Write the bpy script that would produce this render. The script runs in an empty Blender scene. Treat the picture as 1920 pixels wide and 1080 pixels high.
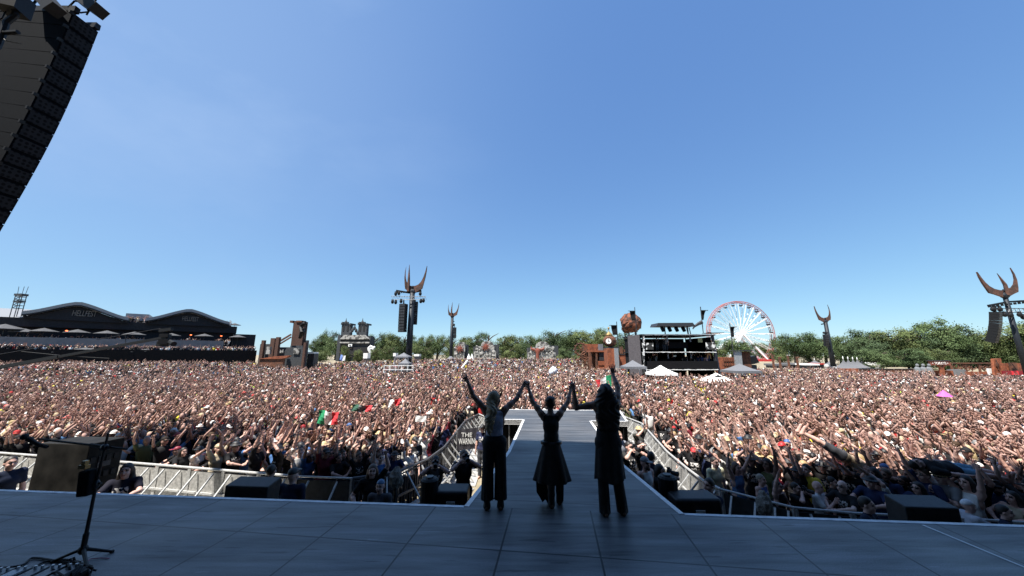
import bpy, math, random
import numpy as np
from mathutils import Vector, Matrix, Quaternion

# ------------------------------------------------------------------ camera, sky, sun, exposure
SC = bpy.context.scene
COL = SC.collection
F = 628.0                                   # focal length in pixels of a 1920 px wide picture
PITCH = math.atan(124 / F)
CAM = Vector((0, 0, 4.2))
cd = bpy.data.cameras.new("camera"); cam = bpy.data.objects.new("camera", cd); COL.objects.link(cam)
cd.sensor_width = 36; cd.lens = 36 * F / 1920; cd.clip_start = 0.05; cd.clip_end = 6000
cam.location = CAM; cam.rotation_euler = (math.pi / 2 + PITCH, 0, 0); SC.camera = cam

SUN_EL = math.radians(65)
SH = Vector((0.72, 0.69, 0)).normalized()    # shadows run this way on the ground
SUND = Vector((SH.x * math.cos(SUN_EL), SH.y * math.cos(SUN_EL), -math.sin(SUN_EL)))
world = bpy.data.worlds.new("World"); SC.world = world; world.use_nodes = True
wn = world.node_tree.nodes; wl = world.node_tree.links
bg = wn["Background"]; sky = wn.new("ShaderNodeTexSky"); sky.sky_type = 'NISHITA'; sky.sun_disc = False
sky.sun_elevation = SUN_EL; sky.sun_rotation = math.atan2(-SUND.x, -SUND.y)
sky.air_density = 0.85; sky.dust_density = 0.25; sky.ozone_density = 5.0; sky.altitude = 20
# thin high cloud in one part of the sky
tc = wn.new("ShaderNodeTexCoord"); mp = wn.new("ShaderNodeMapping"); mp.inputs['Scale'].default_value = (1.2, 2.2, 3.4)
nz = wn.new("ShaderNodeTexNoise"); nz.inputs['Scale'].default_value = 1.6; nz.inputs['Detail'].default_value = 7; nz.inputs['Roughness'].default_value = .55
cr = wn.new("ShaderNodeValToRGB"); cr.color_ramp.elements[0].position = .46; cr.color_ramp.elements[1].position = .82
dp = wn.new("ShaderNodeVectorMath"); dp.operation = 'DOT_PRODUCT'; dp.inputs[1].default_value = Vector((-.68, .45, .58)).normalized()
dr = wn.new("ShaderNodeMapRange"); dr.inputs[1].default_value = .30; dr.inputs[2].default_value = 1.0; dr.inputs[3].default_value = 0; dr.inputs[4].default_value = .93
pw3 = wn.new('ShaderNodeMath'); pw3.operation = 'POWER'; pw3.inputs[1].default_value = 4.0
mul = wn.new("ShaderNodeMath"); mul.operation = 'MULTIPLY'
mx = wn.new("ShaderNodeMixRGB"); mx.inputs[2].default_value = (2.1, 3.0, 4.6, 1)
wl.new(tc.outputs['Generated'], mp.inputs[0]); wl.new(mp.outputs[0], nz.inputs[0]); wl.new(nz.outputs[0], cr.inputs[0])
wl.new(tc.outputs['Generated'], dp.inputs[0]); wl.new(dp.outputs['Value'], dr.inputs[0])
ha = wn.new('ShaderNodeMapRange'); ha.inputs[3].default_value = .55; ha.inputs[4].default_value = 1.1; wl.new(cr.outputs[0], ha.inputs[0]); wl.new(ha.outputs[0], mul.inputs[0]); wl.new(dr.outputs[0], pw3.inputs[0]); wl.new(pw3.outputs[0], mul.inputs[1]); wl.new(mul.outputs[0], mx.inputs[0])
sx_ = wn.new("ShaderNodeSeparateXYZ"); cb_ = wn.new("ShaderNodeCombineXYZ"); wl.new(sky.outputs[0], sx_.inputs[0])   # phone camera's flatter, bluer sky
for k_, (g_, a_) in enumerate(((.73, .93), (.66, 1.30), (.42, 2.22))):
    pw = wn.new("ShaderNodeMath"); pw.operation = 'POWER'; pw.inputs[1].default_value = g_; wl.new(sx_.outputs[k_], pw.inputs[0])
    ml = wn.new("ShaderNodeMath"); ml.operation = 'MULTIPLY'; ml.inputs[1].default_value = a_; wl.new(pw.outputs[0], ml.inputs[0]); wl.new(ml.outputs[0], cb_.inputs[k_])
wl.new(cb_.outputs[0], mx.inputs[1]); wl.new(mx.outputs[0], bg.inputs[0]); bg.inputs[1].default_value = 0.09
sd = bpy.data.lights.new("sun", 'SUN'); sd.energy = 5.0; sd.angle = math.radians(.5); sd.color = (1, .95, .87)
so = bpy.data.objects.new("sun", sd); COL.objects.link(so); so.rotation_euler = SUND.to_track_quat('-Z', 'Y').to_euler(); so.location = (0, 0, 60)
SC.view_settings.view_transform = 'Standard'; SC.view_settings.look = 'None'; SC.view_settings.exposure = 1.15; SC.view_settings.gamma = 1
SC.render.engine = 'CYCLES'; SC.cycles.max_bounces = 6; SC.cycles.diffuse_bounces = 3; SC.cycles.glossy_bounces = 3

# ------------------------------------------------------------------ picture rays -> places in the world (design aid)
cp, sp = math.cos(PITCH), math.sin(PITCH)
def ray(px, py):
    x = (px - 960) / F; u = (540 - py) / F
    return Vector((x, cp - u * sp, sp + u * cp))
def PY(px, py, Y):
    r = ray(px, py); return CAM + r * (Y / r.y)
def PZ(px, py, z):
    r = ray(px, py); return CAM + r * ((z - CAM.z) / r.z)
def GX(px, Y, z=1.0):                       # x of the point at depth Y, height z that shows in column px
    return (px - 960) / F * (Y * cp + (z - CAM.z) * sp)
def proj(x, y, z):
    d = y * cp + (z - CAM.z) * sp; u = -y * sp + (z - CAM.z) * cp
    return 960 + F * x / d, 540 - F * u / d, d
V = Vector
rnd = random.Random(7)
nrng = np.random.default_rng(11)

# ------------------------------------------------------------------ materials
MATS = {}
def mat(name, col, rough=.6, metal=0., var=.12, scale=6., bump=0., bscale=30., col2=None, mix=(.45, .62), spec=.5, coord='Object', emit=None, estr=1., objcol=False, detail=5):
    if name in MATS: return MATS[name]
    m = bpy.data.materials.new(name); m.use_nodes = True; MATS[name] = m
    n, l = m.node_tree.nodes, m.node_tree.links; b = n["Principled BSDF"]
    b.inputs['Roughness'].default_value = rough; b.inputs['Metallic'].default_value = metal
    b.inputs['Specular IOR Level'].default_value = spec
    t = n.new("ShaderNodeTexCoord")
    no = n.new("ShaderNodeTexNoise"); no.inputs['Scale'].default_value = scale; no.inputs['Detail'].default_value = detail
    l.new(t.outputs[coord], no.inputs['Vector'])
    base = None
    if objcol:
        oi = n.new("ShaderNodeObjectInfo"); base = oi.outputs['Color']
    if col2 is not None:
        r = n.new("ShaderNodeValToRGB"); r.color_ramp.elements[0].position = mix[0]; r.color_ramp.elements[1].position = mix[1]
        l.new(no.outputs[0], r.inputs[0]); m2 = n.new("ShaderNodeMixRGB"); l.new(r.outputs[0], m2.inputs[0])
        m2.inputs[1].default_value = (*col, 1); m2.inputs[2].default_value = (*col2, 1); base = m2.outputs[0]
    no2 = n.new("ShaderNodeTexNoise"); no2.inputs['Scale'].default_value = scale * 3.1; no2.inputs['Detail'].default_value = 3
    l.new(t.outputs[coord], no2.inputs['Vector'])
    mr = n.new("ShaderNodeMapRange"); mr.inputs[1].default_value = .3; mr.inputs[2].default_value = .7; mr.inputs[3].default_value = 1 - var; mr.inputs[4].default_value = 1 + var
    l.new(no2.outputs[0], mr.inputs[0])
    mm = n.new("ShaderNodeVectorMath"); mm.operation = 'SCALE'
    if base is None: mm.inputs[0].default_value = col
    else: l.new(base, mm.inputs[0])
    l.new(mr.outputs[0], mm.inputs['Scale']); l.new(mm.outputs[0], b.inputs['Base Color'])
    if bump:
        nb = n.new("ShaderNodeTexNoise"); nb.inputs['Scale'].default_value = bscale; nb.inputs['Detail'].default_value = 6
        l.new(t.outputs[coord], nb.inputs['Vector'])
        bp = n.new("ShaderNodeBump"); bp.inputs['Strength'].default_value = bump; bp.inputs['Distance'].default_value = .02
        l.new(nb.outputs[0], bp.inputs['Height']); l.new(bp.outputs[0], b.inputs['Normal'])
    if emit:
        b.inputs['Emission Color'].default_value = (*emit, 1); b.inputs['Emission Strength'].default_value = estr
    return m

M_black = mat('black_paint', (.009, .0095, .011), .55, var=.3, spec=.25)
M_blackcloth = mat('black_cloth', (.008, .008, .0095), .9, var=.3, bump=.3, spec=.15)
M_dark = mat('dark_metal', (.04, .042, .048), .45, metal=.3)
M_steel = mat('galvanised_steel', (.55, .56, .57), .38, metal=.7, var=.15, scale=14)
M_alu = mat('barrier_aluminium', (.46, .46, .45), .5, metal=.3, var=.2, scale=9)
M_white = mat('white_paint', (.78, .78, .76), .5, var=.06)
M_whitecloth = mat('white_canvas', (.8, .8, .78), .8, var=.05, scale=2)
M_greycloth = mat('grey_canvas', (.13, .135, .15), .8, var=.1, scale=2)
M_rust = mat('rusted_steel', (.25, .072, .03), .85, var=.3, scale=1.6, col2=(.14, .04, .02), bump=.4, bscale=9)
M_rustd = mat('dark_rusted_steel', (.13, .05, .026), .85, var=.3, scale=1.2, col2=(.06, .028, .018), bump=.4, bscale=8)
M_stone = mat('carved_grey_stone', (.33, .32, .30), .9, var=.3, scale=1.1, col2=(.07, .068, .065), mix=(.50, .56), bump=.7, bscale=3)
M_stoned = mat('dark_slate_blocks', (.04, .044, .05), .9, var=.35, scale=1.5, bump=.5, bscale=4)
M_redp = mat('red_paint', (.42, .03, .025), .5, var=.1)
M_ground = mat('trodden_dusty_ground', (.27, .23, .16), .95, var=.18, scale=.8, col2=(.20, .17, .11), bump=.4, bscale=14)
M_grey = mat('grey_boarding', (.15, .155, .165), .8, var=.12, scale=.7)
M_roofmetal = mat('pale_roof_sheet', (.22, .23, .245), .5, metal=.3, var=.1)
M_bark = mat('bark', (.09, .07, .05), .9, var=.3)
M_gold = mat('brass', (.35, .24, .1), .4, metal=.6)

# ------------------------------------------------------------------ mesh helpers
class MB:
    def __init__(s): s.v = []; s.f = []; s.m = []
    def add(s, vs, fs, mi=0):
        o = len(s.v); s.v += [tuple(p) for p in vs]; s.f += [tuple(i + o for i in f) for f in fs]; s.m += [mi] * len(fs); return s
    def box(s, c, size, rz=0., mi=0, rot=None):
        hx, hy, hz = size[0] / 2, size[1] / 2, size[2] / 2
        R = rot if rot is not None else Matrix.Rotation(rz, 3, 'Z'); c = V(c)
        vs = [c + R @ V((x * hx, y * hy, z * hz)) for x, y, z in ((-1,-1,-1),(1,-1,-1),(1,1,-1),(-1,1,-1),(-1,-1,1),(1,-1,1),(1,1,1),(-1,1,1))]
        return s.add(vs, [(3,2,1,0),(4,5,6,7),(0,1,5,4),(1,2,6,5),(2,3,7,6),(3,0,4,7)], mi)
    def bar(s, a, b, w, h=None, mi=0, up=V((0, 0, 1))):
        a, b = V(a), V(b); d = b - a; L = d.length
        if L < 1e-6: return s
        d /= L
        if abs(d.dot(up)) > .98: up = V((0, 1, 0))
        x = d.cross(up).normalized(); z = x.cross(d)
        R = Matrix((x, d, z)).transposed()
        return s.box((a + b) / 2, (w, L, h or w), mi=mi, rot=R)
    def tube(s, pts, rad, n=6, mi=0, cap=True, sq=1.0):
        pts = [V(p) for p in pts]
        if not hasattr(rad, '__len__'): rad = [rad] * len(pts)
        rings = []; ref = None
        for i, p in enumerate(pts):
            d = (pts[min(i + 1, len(pts) - 1)] - pts[max(i - 1, 0)])
            d = d.normalized() if d.length > 1e-9 else V((0, 0, 1))
            if ref is None:
                ref = V((0, 0, 1)) if abs(d.z) < .9 else V((1, 0, 0))
            x = (ref - d * ref.dot(d)); x = x.normalized() if x.length > 1e-6 else d.orthogonal().normalized(); y = d.cross(x); ref = x
            rings.append([p + (x * math.cos(2 * math.pi * k / n) + y * math.sin(2 * math.pi * k / n) * sq) * rad[i] for k in range(n)])
        vs = [q for r in rings for q in r]; fs = []
        for i in range(len(rings) - 1):
            for k in range(n):
                fs.append((i * n + k, i * n + (k + 1) % n, (i + 1) * n + (k + 1) % n, (i + 1) * n + k))
        if cap: fs += [tuple(range(n))[::-1], tuple(range((len(rings) - 1) * n, len(rings) * n))]
        return s.add(vs, fs, mi)
    def ball(s, c, r, nu=10, nv=7, mi=0, lo=-math.pi / 2, hi=math.pi / 2):
        if not hasattr(r, '__len__'): r = (r, r, r)
        vs = []; fs = []
        for j in range(nv + 1):
            a = lo + (hi - lo) * j / nv
            for i in range(nu):
                t = 2 * math.pi * i / nu
                vs.append((c[0] + r[0] * math.cos(a) * math.cos(t), c[1] + r[1] * math.cos(a) * math.sin(t), c[2] + r[2] * math.sin(a)))
        for j in range(nv):
            for i in range(nu):
                fs.append((j * nu + i, j * nu + (i + 1) % nu, (j + 1) * nu + (i + 1) % nu, (j + 1) * nu + i))
        fs += [tuple(range(nu))[::-1], tuple(range(nv * nu, (nv + 1) * nu))]
        return s.add(vs, fs, mi)
    def prism(s, poly, ext, mi=0):
        n = len(poly); ext = V(ext); a = [V(p) for p in poly]; b = [p + ext for p in a]
        nv = V((0, 0, 0))
        for i in range(n): nv += a[i].cross(a[(i + 1) % n])
        flip = nv.dot(ext) > 0
        fs = [tuple(range(n))[::-1] if flip else tuple(range(n)), tuple(range(n, 2 * n)) if flip else tuple(range(n, 2 * n))[::-1]]
        for i in range(n):
            j = (i + 1) % n; q = (i, j, n + j, n + i); fs.append(q if flip else q[::-1])
        return s.add(a + b, fs, mi)
    def quad(s, a, b, c, d, mi=0): return s.add([a, b, c, d], [(0, 1, 2, 3)], mi)
    def mesh(s, name, mats, off=V((0, 0, 0)), smooth=False):
        me = bpy.data.meshes.new(name)
        me.from_pydata([(p[0] - off[0], p[1] - off[1], p[2] - off[2]) for p in s.v], [], s.f)
        for m in (mats if isinstance(mats, (list, tuple)) else [mats]): me.materials.append(m)
        me.polygons.foreach_set('material_index', s.m)
        if smooth: me.polygons.foreach_set('use_smooth', [True] * len(me.polygons))
        me.update(); return me
    def build(s, name, mats, parent=None, smooth=False, label=None):
        off = V((0, 0, 0)); p = parent
        while p is not None: off += p.location; p = p.parent
        return link(name, s.mesh(name, mats, off, smooth), parent, label)
def link(name, me, parent=None, label=None):
    o = bpy.data.objects.new(name, me); COL.objects.link(o)
    if parent is not None: o.parent = parent
    if label: o['label'] = label
    return o
def tag(o, label=None, cat=None, group=None, kind=None):
    if label: o['label'] = label
    if cat: o['category'] = cat
    if group: o['group'] = group
    if kind: o['kind'] = kind
    return o
def thing(name, label, cat, loc=(0, 0, 0), group=None):
    o = bpy.data.objects.new(name, None); COL.objects.link(o); o.location = loc; o.empty_display_size = .2
    return tag(o, label, cat, group)
def copy_tree(o, parent=None):
    c = o.copy(); COL.objects.link(c); c.parent = parent
    for ch in o.children: copy_tree(ch, c)
    return c
def text(name, s, size, loc, m, parent=None, rot=(math.pi / 2, 0, 0), ext=.01, shear=0, sx=1, label=None):
    cu = bpy.data.curves.new(name, 'FONT'); cu.body = s; cu.size = size; cu.extrude = ext; cu.align_x = 'CENTER'; cu.align_y = 'CENTER'; cu.shear = shear
    cu.materials.append(m); o = bpy.data.objects.new(name, cu); COL.objects.link(o)
    off = V((0, 0, 0)); p = parent
    while p is not None: off += p.location; p = p.parent
    o.parent = parent; o.location = V(loc) - off; o.rotation_euler = rot; o.scale = (sx, 1, 1)
    dg = bpy.context.evaluated_depsgraph_get(); me = bpy.data.meshes.new_from_object(o.evaluated_get(dg)); mw = (o.location.copy(), o.rotation_euler.copy(), o.scale.copy()); bpy.data.objects.remove(o)
    o = link(name, me, parent, label); o.location, o.rotation_euler, o.scale = mw
    return o
ORD = ['leftmost', 'second from left', 'third from left', 'fourth from left', 'fifth from left', 'sixth from left', 'seventh from left', 'eighth from left', 'ninth from left', 'tenth from left', 'eleventh from left', 'twelfth from left', 'thirteenth from left', 'fourteenth from left', 'fifteenth from left', 'sixteenth from left', 'seventeenth from left', 'eighteenth from left', 'nineteenth from left', 'twentieth from left']
def ordn(i, n):
    if n == 1: return 'the only one'
    if i == n - 1: return 'rightmost'
    if n - i <= 3 and n > 6: return {2: 'second from right', 3: 'third from right'}[n - i]
    return ORD[i] if i < len(ORD) else f'number {i + 1} counted from left'

# ------------------------------------------------------------------ stage and runway
Z0 = 2.0
EA, EB = PZ(0, 919, Z0), PZ(1920, 986, Z0)
ED = (EB - EA).normalized(); EN = V((-ED.y, ED.x, 0))         # along the stage front, and out over the pit
def edge(x): t = (x - EA.x) / ED.x; return EA + ED * t
def smat(name, ang, off, pw, pl, c1, c2, rough):
    m = bpy.data.materials.new(name); m.use_nodes = True; n, l = m.node_tree.nodes, m.node_tree.links; b = n["Principled BSDF"]
    t = n.new("ShaderNodeTexCoord"); mp = n.new("ShaderNodeMapping"); mp.inputs['Rotation'].default_value = (0, 0, ang); mp.inputs['Location'].default_value = (*off, 0)
    l.new(t.outputs['Object'], mp.inputs[0])
    br = n.new("ShaderNodeTexBrick"); br.offset = 0.0; br.inputs['Scale'].default_value = 1; br.inputs['Brick Width'].default_value = pl; br.inputs['Row Height'].default_value = pw
    br.inputs['Mortar Size'].default_value = .011; br.inputs['Mortar Smooth'].default_value = 0; br.inputs['Bias'].default_value = 0
    br.inputs['Color1'].default_value = (*c1, 1); br.inputs['Color2'].default_value = (*c2, 1); br.inputs['Mortar'].default_value = (.006, .006, .007, 1)
    l.new(mp.outputs[0], br.inputs['Vector'])
    m2 = n.new("ShaderNodeMapping"); m2.inputs['Rotation'].default_value = (0, 0, ang + .3); m2.inputs['Scale'].default_value = (.5, 5, 1); l.new(t.outputs['Object'], m2.inputs[0])
    no = n.new("ShaderNodeTexNoise"); no.inputs['Scale'].default_value = 1.3; no.inputs['Detail'].default_value = 8; no.inputs['Roughness'].default_value = .62; l.new(m2.outputs[0], no.inputs[0])
    n3 = n.new("ShaderNodeTexNoise"); n3.inputs['Scale'].default_value = .9; n3.inputs['Detail'].default_value = 6; l.new(t.outputs['Object'], n3.inputs[0])
    n4 = n.new("ShaderNodeTexNoise"); n4.inputs['Scale'].default_value = 90; n4.inputs['Detail'].default_value = 3; l.new(t.outputs['Object'], n4.inputs[0])
    def rng(src, a, b_, lo, hi):
        r = n.new("ShaderNodeMapRange"); r.inputs[1].default_value = a; r.inputs[2].default_value = b_; r.inputs[3].default_value = lo; r.inputs[4].default_value = hi; l.new(src, r.inputs[0]); return r.outputs[0]
    def mulm(a, b_):
        q = n.new("ShaderNodeMath"); q.operation = 'MULTIPLY'; l.new(a, q.inputs[0]); l.new(b_, q.inputs[1]); return q.outputs[0]
    k = mulm(mulm(rng(no.outputs[0], .32, .70, .42, 1.65), rng(n3.outputs[0], .35, .65, .85, 1.15)), rng(n4.outputs[0], .3, .7, .6, 1.4))
    for ang_, scl_, det_, lo_, to_ in ((.35, (.7, 6.5, 1), 2.3, .665, .5), (-.5, (.9, 11, 1), 1.7, .69, 1.7), (1.25, (.8, 8, 1), 1.3, .70, .55)):   # gouges and pale scratches in the paint
        mm_ = n.new("ShaderNodeMapping"); mm_.inputs['Rotation'].default_value = (0, 0, ang_); mm_.inputs['Scale'].default_value = scl_; l.new(t.outputs['Object'], mm_.inputs[0])
        nn_ = n.new("ShaderNodeTexNoise"); nn_.inputs['Scale'].default_value = det_; nn_.inputs['Detail'].default_value = 4; l.new(mm_.outputs[0], nn_.inputs[0]); k = mulm(k, rng(nn_.outputs[0], lo_, lo_ + .025, 1.0, to_))
    sc = n.new("ShaderNodeVectorMath"); sc.operation = 'SCALE'; l.new(br.outputs['Color'], sc.inputs[0]); l.new(k, sc.inputs['Scale']); l.new(sc.outputs[0], b.inputs['Base Color'])
    l.new(rng(n3.outputs[0], .35, .7, rough - .08, rough + .12), b.inputs['Roughness']); b.inputs['Specular IOR Level'].default_value = .45
    bp = n.new("ShaderNodeBump"); bp.inputs['Strength'].default_value = .25; bp.inputs['Distance'].default_value = .004; l.new(n4.outputs[0], bp.inputs['Height']); l.new(bp.outputs[0], b.inputs['Normal'])
    MATS[name] = m; return m
VPA = math.atan(77 / (F * cp))                                # seams run towards this bearing
M_stage = smat('black_stage_plywood', VPA + math.pi / 2, (0.25, .42), 1.12, 2.05, (.115, .122, .130), (.100, .108, .117), .5)
M_runway = smat('grey_runway_boards', VPA, (.3, .1), 1.25, 2.6, (.078, .079, .083), (.068, .070, .075), .48)

SL, SR = edge(-24), edge(22)
JL, JR = PZ(872, 946, Z0), PZ(1281, 962, Z0)                  # where the runway leaves the stage
def on_edge(p): return EA + ED * (p - EA).dot(ED)
JL, JR = on_edge(JL), on_edge(JR)
stage = thing('stage_platform', 'wide dark blue grey stage platform with panel seams in the foreground', 'stage', (0, 2, 0))
b = MB(); b.prism([SL, SR, V((22, -9, Z0)), V((-24, -9, Z0))], (0, 0, -.12)); b.build('deck', M_stage, stage)
b = MB(); b.prism([SL - EN * .05 - V((0, 0, .12)), SR - EN * .05 - V((0, 0, .12)), V((22, -9, Z0 - .12)), V((-24, -9, Z0 - .12))], (0, 0, -1.87)); b.build('skirt', M_blackcloth, stage)
M_edge = mat('worn_aluminium_edge', (.5, .52, .55), .5, metal=.2, var=.25, scale=3)
for a, c in ((SL, JL), (JR, SR)):
    b = MB(); u = V((0, 0, .004)); b.prism([a + u - EN * .045, c + u - EN * .045, c + u + EN * .02, a + u + EN * .02], (0, 0, -.1)); b.build('edge_strip', M_edge, stage)
b = MB()
for p, q in (((1730, 984), (1920, 1063)), ((1920, 1063), (2090, 1134))):
    a, c = PZ(*p, Z0 + .004), PZ(*q, Z0 + .004); s_ = (c - a).normalized().cross(V((0, 0, 1))) * .016
    b.quad(a - s_, c - s_, c + s_, a + s_)
b.build('tape_line', mat('white_tape', (.6, .62, .62), .6, var=.2, scale=20), stage, label='pale tape line on the stage floor')

rw = thing('stage_runway', 'long dark runway with crosspiece at its end leading into the crowd', 'runway', PZ(1060, 850, 0))
Lp = [JL, PZ(951.7, 847, Z0), PZ(980, 787, Z0), PZ(908, 786.5, Z0), PZ(916, 767.5, Z0)]
Rp = [PZ(1163, 769.5, Z0), PZ(1178, 790.5, Z0), PZ(1109, 789.5, Z0), PZ(1165.7, 867.6, Z0), JR]
poly = Lp + Rp
b = MB(); b.prism(poly[::-1], (0, 0, -.14)); b.build('deck', M_runway, rw)
b = MB()
for i in range(len(poly) - 1):
    a, c = poly[i], poly[i + 1]; u = V((0, 0, .005)); nn = (c - a).normalized().cross(V((0, 0, 1)))
    w = .07
    b.prism([a + u, c + u, c + u + nn * w, a + u + nn * w], (0, 0, -.16))
b.build('edge_trim', mat('white_edge_trim', (.66, .66, .66), .5, var=.15, scale=4), rw)
b = MB()
ctr = sum(poly, V((0, 0, 0))) / len(poly)
for i in range(len(poly) - 1):
    a, c = poly[i], poly[i + 1]; nn = (c - a).normalized().cross(V((0, 0, 1)))
    b.prism([a + nn * .16 - V((0, 0, .15)), c + nn * .16 - V((0, 0, .15)), c + nn * .16 - V((0, 0, 1.98)), a + nn * .16 - V((0, 0, 1.98))], nn * .02)
b.build('skirt', M_blackcloth, rw)
for px, py in ((955, 789), (972, 789), (925, 788)):
    p = PZ(px, py + 4, Z0 - .16); p2 = V((p.x, p.y - .12, 0))
    b = MB(); b.tube([V((p.x, p.y - .12, Z0 - .16)), p2], .028, 7); b.build('scaffold_pole', M_steel, rw)
pa, pb = PZ(912, 797, Z0 - .35), PZ(984, 797, Z0 - .35)
b = MB(); b.tube([pa - V((0, .12, 0)), pb - V((0, .12, 0))], .026, 7); b.build('scaffold_rail', M_steel, rw); b = MB(); b.tube([pa - V((0, .12, .9)), pb - V((0, .12, .9))], .026, 7); b.build('scaffold_rail', M_steel, rw)

# ground
def sstep(a, b, t): t = np.clip((t - a) / (b - a), 0, 1); return t * t * (3 - 2 * t)
def terrain(x, y):          # the field rises a little towards its far side and towards the terrace
    return np.maximum(1.35 * sstep(55, 105, y) * sstep(70, 25, x), 1.25 * sstep(-36, -62, x) * sstep(20, 45, y))
gxs = np.concatenate([[-900, -300], np.arange(-130, 131, 6.), [300, 900]]); gys = np.concatenate([[-400], np.arange(-12, 186, 6.), [400, 1500]])
GXX, GYY = np.meshgrid(gxs, gys); gz = terrain(GXX, GYY)
b = MB(); b.v = list(zip(GXX.ravel(), GYY.ravel(), gz.ravel())); nx_ = len(gxs); b.f = [(j * nx_ + i, j * nx_ + i + 1, (j + 1) * nx_ + i + 1, (j + 1) * nx_ + i) for j in range(len(gys) - 1) for i in range(nx_ - 1)]; b.m = [0] * len(b.f)
tag(b.build('ground', M_ground, smooth=True), kind='structure')

# stage roof over the camera: its outline gives the shade in the front rows
ZR = 17.0
shift = SH * ((ZR - 1.8) / math.tan(SUN_EL))
shade = [(-34, 6.7), (-6.2, 6.5), (-6.1, 8.9), (-5.5, 9.9), (1.2, 9.1), (11, 7.8), (38, 4.5), (38, -3.5), (-34, -3.5)]
rp = [V((x - shift.x, y - shift.y, ZR)) for x, y in shade]
roof = thing('stage_roof', 'dark stage roof on towers above the platform', 'stage roof', (0, -4, 2))
b = MB(); b.prism(rp, (0, 0, .6)); b.build('canopy', M_black, roof)
for x, y in ((-36, -7.5), (32, -7.5), (32, -1)):
    b = MB(); b.box((x, y, ZR / 2 + 0.0), (.8, .8, ZR - .01)); b.build('tower', M_dark, roof)
b = MB(); b.box((-4, -9.6, 11), (80, .3, 21.9)); b.build('backdrop', M_blackcloth, roof)
b = MB(); b.box((-25.5, -5, ZR / 2), (.3, 7.5, ZR - .2)); b.build('side_drape', M_blackcloth, roof)
b = MB(); b.box((24.5, -5, ZR / 2), (.3, 8.3, ZR - .2)); b.build('side_drape', M_blackcloth, roof)
# ------------------------------------------------------------------ terrace building at the far left
A0 = V((-84.5, 55, 0)); B0 = V((-61, 76, 0)); U = (B0 - A0).normalized(); N = V((U.y, -U.x, 0))       # N faces the field
def pf(px, py, d=0.):
    r = ray(px, py); o = A0 + N * d; t = (o - CAM).dot(N) / r.dot(N); return CAM + r * t
def fu(px, py, d=0.):
    p = pf(px, py, d); return (p - A0 - N * d).dot(U), p.z
def W(u, z, d=0.): return A0 + U * u + N * d + V((0, 0, z))
RZU = math.atan2(U.y, U.x)
ter = thing('terrace_building', 'black two storey viewing terrace with two arched roofs and big lettering', 'building', W(10, 0))
M_tb = mat('charcoal_cladding', (.017, .019, .024), .8, var=.25, scale=1.5, spec=.2)
M_open = mat('dark_interior', (.012, .012, .014), .9)
def ublock(name, u0, u1, z0, z1, d0, d1, m, parent=ter):
    b = MB(); b.prism([W(u0, z0, d0), W(u1, z0, d0), W(u1, z0, d1), W(u0, z0, d1)], (0, 0, z1 - z0)); return b.build(name, m, parent)
uL = fu(-60, 600)[0]; uR = fu(447, 600)[0]
zpar0, zpar1 = fu(200, 617)[1], fu(200, 602)[1]
zd0, zd1 = fu(250, 650, 4)[1], fu(250, 636, 4)[1]
ublock('lower_wall', uL, uR, 0, zpar0 - .02, -14, -1.2, M_tb)
ublock('balcony_parapet', uL, uR, zpar0, zpar1, -14, -.2, M_tb)
ublock('deck_front', uL, fu(420, 640, 4)[0], zd0 - .4, zd1, 3.4, 4.0, M_grey)
ublock('deck_slab', uL, uR, zd0 - .5, zd0 - .1, -1, 3.3, M_tb)
zb0, zb1 = 0, fu(300, 656, 8)[1]
ublock('podium_wall', fu(-80, 650, 8)[0], fu(482, 655, 8)[0], 0, zb1, 7.6, 8.0, M_blackcloth)
ublock('podium_slab', fu(-80, 650, 8)[0], fu(482, 655, 8)[0], zb1 - 1.3, zb1 - 1.1, 3.0, 7.5, M_tb)
ublock('end_stair_block', fu(436, 640, 2)[0], fu(478, 640, 2)[0], 0, fu(460, 627, 2)[1], -6, 2, M_tb)
def gable(pl, pp, pr, txt):
    (u0, z0), (u1, z1), (u2, z2) = fu(*pl), fu(*pp), fu(*pr)
    top = []
    K = 16
    for i in range(K + 1):
        t = i / K; u = u0 + (u2 - u0) * t
        tp = (u1 - u0) / (u2 - u0)
        e = (t / tp if t < tp else (1 - t) / (1 - tp)); e = max(0, min(1, e))
        s = .55 * e + .45 * (e * e * (3 - 2 * e)); base = z0 + (z2 - z0) * t
        top.append((u, base + (z1 - (z0 + (z2 - z0) * tp)) * s))
    b = MB(); b.prism([W(u, z, .9) for u, z in top] + [W(u, z - .55, .9) for u, z in top[::-1]], N * -16)
    rf = b.build('arched_roof', M_roofmetal, ter)
    b = MB(); b.prism([W(u, z - .56, 1.0) for u, z in top] + [W(u, z - .80, 1.0) for u, z in top[::-1]], N * -.3); b.build('fascia', M_tb, rf)
    zc = (z0 + z2) / 2 - 1.55
    b = MB(); b.prism([W(u, z - .82, .25) for u, z in top] + [W(u2, z2 - 1.1, .25), W(u0, z0 - 1.1, .25)], N * -.3); b.build('gable_panel', M_tb, ter)
    b = MB(); b.prism([W(u0 + .2, zpar1 + .002, -2.5), W(u2 - .2, zpar1 + .002, -2.5), W(u2 - .2, z2 - .75, -2.5), W(u0 + .2, z0 - .75, -2.5)], N * -.3); b.build('dark_opening', M_open, ter)
    for u in (u0 + .2, u2 - .2):
        b = MB(); b.bar(W(u, zpar1 + .004, .3), W(u, (z0 if u < u1 else z2) - .6, .3), .28); b.build('post', M_tb, ter)
    uc, zt = u0 + (u2 - u0) * (.54 if txt else .5), (z1 + (z0 + z2) / 2) / 2 - .95
    lt = text('lettering', 'HELLFEST', 1.45 if txt else 1.3, W(uc, zt, .34), mat('grey_letters', (.15, .14, .13), .7), ter, (math.pi / 2, 0, RZU), .06, shear=.1, sx=.46)
gable((46, 584), (152, 566.5), (243, 596), 1); gable((274, 597), (357, 579.5), (430, 604), 0)
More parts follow.
